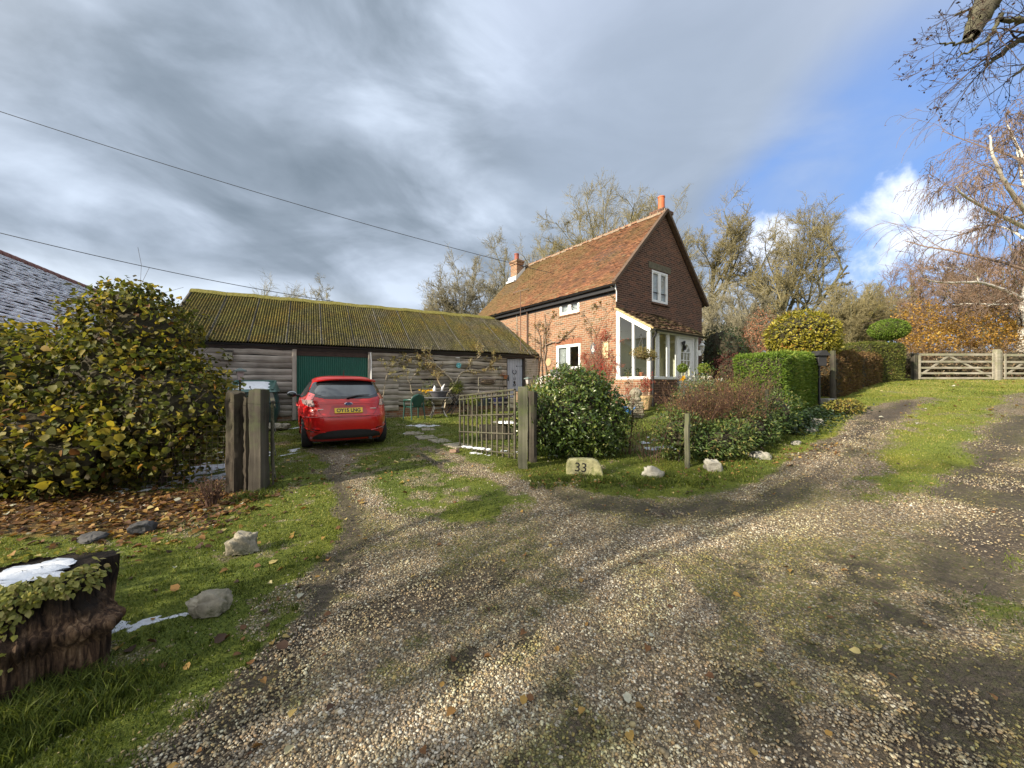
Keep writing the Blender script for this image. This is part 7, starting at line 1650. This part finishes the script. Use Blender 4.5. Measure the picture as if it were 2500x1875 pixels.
def onhouse(px, py, off=.05):
    k = (px-CX)/F0; h = HW(-off,0,0); s_ = (h.x-k*h.y)/(.6+.8*k); return np.array([h.x-.6*s_, h.y+.8*s_, EYE-(py-CY)/F0*(h.y+.8*s_)])
PALE = wood('pale_vine_stem',[(.24,.2,.14),(.42,.36,.26),(.56,.5,.4)],'z')
DRYB = leafmat('barn_climber_leaf',[(0,(.14,.09,.045)),(.35,(.28,.2,.10)),(.65,(.36,.29,.13)),(.85,(.27,.28,.08)),(1,(.5,.45,.33))],.8,.3,.1)
climber('wall_climber','forked pale-stemmed climber spreading over the dark barn boards',[[(1086,996),(1088,967),(1070,932),(1066,908),(1063,888),(1050,868)],[(1088,967),(1113,935),(1124,912),(1146,903),(1150,885),(1175,866)],[(1110,938),(1090,915),(1068,893),(1020,872)],[(1063,888),(1030,872),(985,868)],[(1146,903),(1180,905),(1200,890),(1205,875)]],.034,DRYB,3000,.06,.028,160,PALE,onbarn,10,sublen=.28)
climber('wall_climber','thin dry climber on the barn boards above the plastic chair',[[(1006,962),(999,932),(990,915),(978,895),(965,880)],[(999,932),(1012,915),(1024,903),(1035,885)],[(930,1000),(938,950),(945,905),(950,885)],[(945,905),(965,885),(1000,880)]],.014,leafmat('thin_climber_leaf',[(0,(.12,.10,.03)),(.5,(.28,.25,.07)),(1,(.45,.42,.2))],.7,.3,.1),1300,.055,.026,161,PALE,onbarn,8,sublen=.25)
VN = simple('grey_vine_bark',(.17,.13,.10),.95,.3,12,.6,40)
HLF = leafmat('house_climber_leaf',[(0,(.07,.05,.025)),(.4,(.13,.11,.03)),(.7,(.18,.17,.05)),(.9,(.26,.15,.06)),(1,(.3,.07,.04))],.7,.3,.15)
climber('wall_climber','knotted grey vine climbing the brick wall left of the windows',[[(1338,948),(1333,905),(1329,880),(1326,850),(1328,815),(1332,790),(1328,765)],[(1329,880),(1334,850),(1330,820),(1340,790),(1350,768)],[(1322,960),(1323,905),(1320,860),(1318,820),(1310,800),(1318,780)],[(1332,842),(1350,835),(1366,836),(1375,825),(1390,810),(1405,795)]],.030,HLF,620,.075,.045,162,VN,onhouse,7,sublen=.22)
climber('wall_climber','thin reddish vine under the eaves near the house corner',[[(1440,935),(1432,895),(1447,850),(1455,820),(1440,790),(1420,760)],[(1447,850),(1440,812),(1425,790)],[(1455,820),(1470,780),(1490,755),(1500,725)],[(1480,760),(1460,745),(1450,750)]],.010,HLF,330,.06,.04,163,VN,onhouse,9,sublen=.25)
climber('wall_climber','red young creeper running up beside the oval house sign',[[(1440,930),(1458,890),(1470,850),(1482,812),(1492,830)],[(1458,890),(1490,870),(1498,900)],[(1450,905),(1430,890),(1425,870)],[(1470,850),(1478,835),(1476,815)]],.009,REDL,1500,.04,.024,164,M['twig_brown'],onhouse,16,sublen=.4)
# the stump and its ivy
sx0,sy0 = -2.60,2.02; gzs = g1(sx0,sy0)
def srad(t, f):
    t = np.asarray(t,float); f = np.asarray(f,float); q = .285*(1+.08*np.abs(np.sin(2.5*t+.6))-.16*(1-f)**1.2+.09*np.sin(3*t+1)+.05*np.sin(7*t+2)+.06*np.sin(5*t+f*3)+.22*(fbm(3*np.cos(t)+9,3*np.sin(t)+f*.8+9,1.6,5,4)-.5))
    q = q+.035*(fbm(8*np.cos(t)+30+f*.6,8*np.sin(t)+30+f*.3,2.2,8,4)-.5)*2+.014*(fbm(t*9,f*2.2,1.0,12,3)-.5)*2
    return q*(1+.24*sst(f,.42,.60)*(1-sst(f,.62,.70))*sst(np.cos(t+.35),.45,.95)-.12*sst(f,.72,.80)*sst(np.cos(t+.5),.2,.8))
st_ = thing('tree_stump','broad sawn tree stump with dark flaking bark and snow on its top','stump',(sx0,sy0,gzs)); V = []; na,nz_ = 260,40; r = np.random.default_rng(77)
SR = srad(np.broadcast_to(2*np.pi*np.arange(na)/na,(nz_+1,na)), np.broadcast_to((np.arange(nz_+1)/nz_)[:,None],(nz_+1,na)))
for i in range(nz_+1):
    f = i/nz_
    for j in range(na):
        t = 2*math.pi*j/na; rad_ = float(SR[i,j]); V.append((rad_*math.cos(t)*1.15, rad_*math.sin(t), -.08+.61*f+(.03*math.sin(2*t) if i==nz_ else 0)))
F_ = [(i*na+j,i*na+(j+1)%na,(i+1)*na+(j+1)%na,(i+1)*na+j) for i in range(nz_) for j in range(na)]+[tuple(nz_*na+j for j in range(na))]
n = NT('flaking_stump_bark'); v1 = n.coord('Object',(26,26,2.2)); f1 = n.noise(1.0, v1, 8, .7, .6); f2 = n.noise(7, None, 6, .7); zs = n.node('SeparateXYZ', {0:n.coord('Object')}).outputs[2]
c = n.ramp(f1,[(.36,(.012,.008,.006)),(.46,(.06,.036,.024)),(.56,(.17,.105,.062)),(.68,(.34,.24,.155))]); c = n.mix(n.ramp(f2,[(.45,0),(.62,.7)]), c, (.035,.022,.016))
c = n.mix(n.ramp(n.math('ADD', zs, n.math('MULTIPLY', n.math('SUBTRACT', f2, .5), .25)),[(.32,0),(.42,.85)]), c, (.013,.012,.011)); n.bump(n.math('ADD', f1, n.math('MULTIPLY', f2, .6)), 1, .025); SB = n.fin(c, .9, spec=.2)
MB().raw(V,F_).build('wood', SB, st_, 50)
mb = MB()
for i in range(12):
    t = r.uniform(0,6.28); q = r.uniform(0,.19); mb.ball((q*math.cos(t)*1.15,q*math.sin(t)*.9-.03,.555),r.uniform(.05,.09),14,6,0,(1.5,.8,.22),.2)
mb.build('snow_cap', M['snow'], st_, True)
IVY = leafmat('ivy_leaf',[(0,(.05,.07,.015)),(.3,(.13,.15,.03)),(.6,(.26,.26,.06)),(.85,(.40,.37,.13)),(1,(.34,.27,.12))],.5,.35,.3)
iv = thing('ivy','pale yellow-green ivy trailing over the snowy stump top','ivy',(sx0,sy0,gzs)); m = 3600; t = r.uniform(0,6.28,m); top = r.random(m) < .28; front = np.cos(t+1.45)
fz = r.random(m); hz_ = np.where(top,.54+r.uniform(0,.04,m), .55-np.abs(r.normal(0,.12,m))*(1.1+.6*np.sin(t*3))); q = np.where(top, srad(t,1.0+0*t)*np.sqrt(r.uniform(.6,1,m)), srad(t,np.clip((hz_+.08)/.61,0,1))+.012+np.abs(r.normal(0,.014,m))); p = np.c_[q*np.cos(t)*1.15,q*np.sin(t),hz_]; k = (p[:,2] > .12)&(np.sin(t*5+1)+np.sin(t*11)*.6+r.normal(0,.7,m) > -.5-np.clip(-np.sin(t),0,1)*1.2)&~((np.sin(t)>.2)&(r.random(m)<.75))&~((~top)&(np.cos(t-.1)>.75)&(p[:,2]<.48)); p = p[k]; t = t[k]; m = len(p)
leaf_mesh('foliage', p, nrm(np.c_[np.cos(t),np.sin(t),-.5*np.ones(m)]+r.normal(0,.5,(m,3))), nrm(np.c_[np.cos(t),np.sin(t),.9*np.ones(m)]+r.normal(0,.35,(m,3))), r.uniform(.018,.04,m), r.uniform(.012,.026,m), r.normal(.6,.22,m), IVY, iv, .15, round_=True)
# ivy carpet under the hedge, and a pale low shrub
pp = []; 
for _ in range(5200):
    f = r.random(); x_ = 5.6+f*3.6; y_ = 8.05+f*2.6-abs(r.normal(0,.38)); pp.append((x_,y_))
pp = np.array(pp); m = len(pp); p = np.c_[pp, gz(pp[:,0],pp[:,1])+r.uniform(.0,.14,m)]
leaf_mesh('ground_ivy', p, nrm(np.c_[r.normal(size=(m,2)),r.uniform(-.2,.5,m)]), nrm(np.c_[r.normal(0,.5,(m,2)),np.ones(m)]), .06, .045, r.normal(.45,.2,m), DKG, None, .2, 'stuff', round_=True)
a = GP(2062,1010); bush('low_shrub','low yellow-green shrub on the verge below the tall round post','shrub',(a.x,a.y),[(0,0,.16,.45,.3,.2)],1100,.07,.03,leafmat('lime_brown_leaf',[(0,(.07,.08,.02)),(.5,(.2,.2,.045)),(1,(.33,.22,.06))],.6,.3,.2),170,.35,.3,.6,0,.5,stems=6)
twig_shrub('dead_plant','tuft of brown dead stems in the leaf litter by the rotten post','plant',-3.55,4.45,.30,.16,34,171,brown,RUST,160,.03,.015)
# birches and the branch overhead
BIL = leafmat('birch_catkins',[(0,(.08,.05,.04)),(.6,(.14,.085,.06)),(1,(.25,.15,.08))],.8,.2,.1)
def limb_tree(name, label, cat, loc, pls, radii, twigm, barkm, drops, seed, tr=.006, leaf=None, nl=0, L=.05, W=.03, side=10, dropmax=9):
    r = np.random.default_rng(seed); o = thing(name,label,cat,loc); V, Fq, b = [], [], 0; V2, F2, b2 = [], [], 0; tips = []
    for pts,rd in zip(pls,radii):
        w_ = np.array(pts)-np.array(loc); t = np.linspace(0,len(w_)-1,len(w_)*5); A = np.stack([np.interp(t,np.arange(len(w_)),w_[:,i]) for i in range(3)],-1)
        ker = np.ones(5)/5; A = np.stack([np.convolve(np.pad(A[:,i],2,mode='edge'),ker,'valid') for i in range(3)],-1)+r.normal(0,.008,A.shape); A = A[None]; Ra = np.interp(t,[0,len(w_)-1],rd)[None]
        v_,f_ = tubes(A,Ra,side); V.append(v_); Fq.append(f_+b); b += len(v_)
        ch = [(A,Ra)]
        for (nc,t0,lr,ang,up,K_,rr_) in (drops if rd[0] < dropmax else []):
            C, Rc = grow(ch[-1][0],ch[-1][1],nc,t0,1,lr,ang,up,.14,K_,rr_,.35,r,.2,tr); ch.append((C,Rc))
        for (C,Rc) in ch[1:]: v_,f_ = tubes(C,Rc,3); V2.append(v_); F2.append(f_+b2); b2 += len(v_)
        if len(ch) > 1: tips.append(ch[-1][0][:,1:].reshape(-1,3))
    np_obj('trunk', np.vstack(V), np.vstack(Fq), M[barkm], o, True); np_obj('crown', np.vstack(V2), np.vstack(F2), M[twigm], o, True)
    if nl: T_ = np.concatenate(tips); i = r.integers(0,len(T_),nl); leaf_mesh('leaves', T_[i]+r.normal(0,.01,(nl,3)), nrm(r.normal(size=(nl,3))+[0,0,-.5]), rand_dirs(nl), L*r.uniform(.6,1.3,nl), W*r.uniform(.6,1.3,nl), r.random(nl), leaf, o)
    return o
Yb = 18.0; Q = lambda *pp: [tuple(P(px,py,Yb+(dy[0] if dy else 0))) for px,py,*dy in pp]
base = Q((2530,930),(2522,760),(2520,620),(2512,480),(2515,330),(2530,180)); base[0] = (base[0][0],base[0][1],g1(base[0][0],base[0][1])-.3)
limb_tree('birch_tree','tall white birch with purple weeping twigs, cut by the frame side','tree',base[0],
  [base,Q((2515,530),(2473,476,-.6),(2448,435,-1),(2422,379,-1.3),(2416,325,-1.4)),Q((2515,560),(2463,537,-.5),(2402,507,-1),(2350,476,-1.5),(2330,452,-1.7)),Q((2512,480),(2496,440,.8),(2484,379,1.2),(2478,330,1.4)),Q((2515,420),(2470,330,.5),(2455,290,.7)),Q((2518,600),(2470,560,1),(2420,548,1.6),(2370,552,2))],
  [(.24,.05),(.11,.03),(.10,.025),(.08,.02),(.06,.02),(.06,.015)],'twig_birch','birch',((9,.12,.34,55,.0,6,.45),(8,.15,.62,45,-.16,6,.5),(6,.1,.8,30,-.38,6,.7)),201,.010,BIL,3000,.07,.03)
Yb = 19.0; tb_ = Q((2492,930),(2493,850),(2496,740),(2520,640)); tb_[0] = (tb_[0][0],tb_[0][1],g1(tb_[0][0],tb_[0][1])-.3)
limb_tree('birch_tree','white birch trunk behind the second gate with a long low white limb','tree',tb_[0],[tb_,Q((2497,732),(2463,712,-.4),(2430,700,-.7),(2391,688,-1),(2330,690,-1.4),(2284,689,-1.7),(2255,680,-1.9)),Q((2391,688,-1),(2384,672,-1),(2350,650,-1.2),(2300,655,-1.3)),Q((2470,716,-.4),(2440,735,-.9),(2410,748,-1.2)),Q((2497,740),(2440,745,.6),(2370,740,1),(2320,745,1.3))],[(.17,.10),(.09,.03),(.04,.012),(.045,.015),(.05,.015)],'twig_birch','birch',((10,.1,.26,48,.02,5,.45),(7,.15,.6,42,-.03,5,.5),(5,.1,.7,35,-.08,4,.7)),202,.009,BIL,1800,.07,.03)
Yb = 3.9; ob = [(6.6,2.6,-.3),(6.7,2.7,2.2),(6.3,3.0,4.2)]+Q((2560,-160),(2420,-20),(2393,40),(2368,96))
limb_tree('overhanging_tree','thick sawn-off limb and dark budded twigs hanging into the sky corner','tree',ob[0],
  [ob,Q((2620,-40,.3),(2560,30,.2),(2500,52),(2440,48,-.1)),Q((2620,60,.6),(2530,90,.4),(2480,100,.3),(2440,140,.3),(2400,160,.3)),Q((2440,20,.1),(2405,8,.1),(2370,20),(2330,35)),Q((2600,100,.8),(2520,150,.6),(2470,190,.6)),Q((2380,85),(2340,110,-.1),(2290,105,-.2)),Q((2450,30),(2420,90,-.1),(2380,120,-.2),(2330,140,-.2))],
  [(.24,.060),(.05,.016),(.045,.012),(.02,.007),(.035,.010),(.016,.006),(.02,.006)],'twig_dark','bark',((7,.2,.55,36,-.02,6,.4),(5,.2,.5,34,-.02,5,.55),(3,.3,.5,32,-.04,4,.7)),203,.0022,leafmat('withered_leaf',[(0,(.03,.02,.015)),(1,(.10,.06,.04))],.8,.15,.1),420,.035,.018,12,dropmax=.2)
# trees beyond the frame on the sunny side: their bare crowns dapple the drive
for k,(x,y,h,sd) in enumerate(((-9.8,-3.6,8.5,301),)):
    bare_tree('bare_tree',['bare lane-side tree outside the picture on the side of the stump','bare lane-side tree behind the photographer'][k],'tree',x,y,h,sd,.75,(12,.62,46,.08),(6,5,5),.2,'twig_brown','bark',tr=.014,buds=2500,budmat=bpy.data.materials['russet_leaves_'+'abcd'[k]],t0=.2)

bush('hazel_bush','unseen hazel bush added to shade the stump side of the lane','bush',(-6.4,.2),[(0,0,1.1,1.3,1.2,1.2),(.5,.6,.8,.9,.9,.8),(-.4,-.5,1.5,.9,.9,.8)],2600,.13,.12,HAZEL,311,.25,.3,.6,.3,.6,round_=True,stems=10)  # this bush and the next are out of view, added to shade the lawn
bush('hazel_bush','unseen hazel bush added behind the photographer to shade the stump side','bush',(-5.6,-2.9),[(0,0,1.0,1.3,1.2,1.1),(.5,-.6,.8,.9,.9,.8)],2000,.13,.12,HAZEL,312,.25,.3,.6,.3,.6,round_=True,stems=10)
# ------------------------------------------------------------------ sky, sun, camera
SUN_AZ = (-.85,-.53); SUN_EL = R(25)
w = bpy.data.worlds.new('World'); SC.world = w; w.use_nodes = True; t = w.node_tree; t.nodes.clear()
class WT(NT):
    def __init__(s, tree): s.t = tree
W = WT(t)
out = W.node('OutputWorld'); bg = W.node('Background'); t.links.new(bg.outputs[0], out.inputs[0])
sky = W.node('TexSky', sky_type='NISHITA'); sky.sun_disc = False; sky.sun_elevation = SUN_EL; sky.sun_rotation = math.atan2(SUN_AZ[0], SUN_AZ[1]); sky.air_density = 1.0; sky.dust_density = .6; sky.ozone_density = 2.0
d = W.node('TexCoord').outputs['Generated']; s3 = W.node('SeparateXYZ', {0:d}); zz = W.math('ADD', W.math('MAXIMUM', s3.outputs[2], 0.0), .22)
pl = W.node('CombineXYZ', {0:W.math('DIVIDE', s3.outputs[0], zz), 1:W.math('DIVIDE', s3.outputs[1], zz), 2:0.0}).outputs[0]
mp0 = W.node('Mapping', {'Vector':pl}); mp0.inputs['Rotation'].default_value = (0,0,R(-52)); mp = W.node('Mapping', {'Vector':mp0.outputs[0]}); mp.inputs['Scale'].default_value = (.85,1.0,1); mp.inputs['Location'].default_value = (1.3,.4,0)
n1 = W.node('TexNoise', {'Vector':mp.outputs[0],'Scale':1.05,'Detail':5.0,'Roughness':.5,'Distortion':.8}).outputs[0]
mpd = W.node('Mapping', {'Vector':d}); mpd.inputs['Rotation'].default_value = (0,R(28),0); mpd.inputs['Scale'].default_value = (.8,1,1.7)
n2 = W.node('TexNoise', {'Vector':mpd.outputs[0],'Scale':3.3,'Detail':7.0,'Roughness':.52,'Distortion':.5}).outputs[0]
cl = W.math('ADD', W.math('MULTIPLY', n1, .42), W.math('MULTIPLY', n2, .58))
def dirdot(v):
    v = Vector(v).normalized(); dp = W.node('VectorMath', operation='DOT_PRODUCT'); W.put(dp.inputs[0], d); dp.inputs[1].default_value = v; return dp.outputs['Value']
def dpx(px, py): return ((px-CX)/F0, 1, -(py-CY)/F0)
def lobe(px, py, a0, a1): return W.ramp(dirdot(dpx(px,py)), [(0,0),(math.cos(R(a1)),0),(math.cos(R(a0)),1)], 'EASE')
cloud = W.ramp(cl, [(.38,(1.2,1.52,1.9)),(.46,(1.7,2.07,2.55)),(.53,(2.45,2.9,3.55)),(.63,(3.9,4.5,5.4))])
hor = W.ramp(s3.outputs[2], [(0,.95),(.10,.62),(.26,0)], 'EASE')
cloud = W.mix(W.math('MULTIPLY', hor, lobe(-200,800,10,55)), cloud, (6.6,7.2,7.7))
cloud = W.mix(W.math('MULTIPLY', lobe(1750,-40,6,30), .5), cloud, (4.5,5.0,6.3))
cloud = W.mix(W.math('MULTIPLY', lobe(1600,400,5,26), .62), cloud, (1.7,2.15,2.75))
gap = W.math('ADD', lobe(2265,435,6,18), W.math('MULTIPLY', lobe(1890,540,2,10), .75), True); gap = W.math('MAXIMUM', gap, W.math('MULTIPLY', lobe(2420,560,6,20), .95)); gap = W.math('MAXIMUM', gap, W.math('MULTIPLY', lobe(2050,680,3,10), .5))
gap = W.math('MULTIPLY', gap, W.ramp(n2, [(.36,1),(.70,.45)]))
blue = W.mix(.62, sky.outputs[0], (1.15,2.35,5.6))
col = W.mix(gap, cloud, blue)
n3 = W.node('TexNoise', {'Vector':d,'Scale':9.0,'Detail':7.0,'Roughness':.6,'Distortion':.3}).outputs[0]
puff = W.math('MAXIMUM', lobe(2175,520,1,5.5), W.math('MAXIMUM', lobe(2262,575,1,5), W.math('MAXIMUM', W.math('MULTIPLY', lobe(1880,600,1,6), 1.15), W.math('MULTIPLY', lobe(2150,650,2,9), .7))))
pm_ = W.ramp(W.math('ADD', n3, W.math('MULTIPLY', puff, .46)), [(.74,0),(1.02,1)], 'EASE')
col = W.mix(W.math('MULTIPLY', pm_, W.ramp(puff,[(.05,0),(.3,1)])), col, (5.6,6.1,7.1))
back = W.ramp(dirdot((-.5,-.8,.45)), [(0,0),(.02,0),(.75,1)], 'EASE')
col = W.mix(back, col, (6.6,6.6,6.6))  # unseen sky behind the camera brightened, added as fill light
col = W.mix(W.math('MULTIPLY', W.ramp(s3.outputs[2], [(.72,0),(.95,1)], 'EASE'), .7), col, (5.5,5.9,6.4))  # sky overhead, above the view, brightened as added fill too
t.links.new(col, bg.inputs[0]); bg.inputs[1].default_value = .10
sl = bpy.data.lights.new('sun','SUN'); sl.energy = 5.0; sl.angle = R(.55); sl.color = (1,.88,.69); so_ = bpy.data.objects.new('sun', sl); COL.objects.link(so_)
sv = Vector((SUN_AZ[0]*math.cos(SUN_EL), SUN_AZ[1]*math.cos(SUN_EL), math.sin(SUN_EL))); so_.rotation_euler = sv.to_track_quat('Z','Y').to_euler(); so_.location = (-20,-12,15)
cam = bpy.data.cameras.new('camera'); cam.sensor_width = 36; cam.lens = 36*F0/2500; cam.clip_end = 2000; cam.clip_start = .05
co = bpy.data.objects.new('camera', cam); COL.objects.link(co); co.location = (0,0,EYE); co.rotation_euler = (R(90),0,0); SC.camera = co
SC.view_settings.view_transform = 'Standard'; SC.view_settings.look = 'None'; SC.view_settings.gamma = 1; SC.view_settings.use_curve_mapping = False; SC.view_settings.exposure = .92
SC.cycles.max_bounces = 6; SC.cycles.transparent_max_bounces = 12; SC.cycles.use_denoising = True
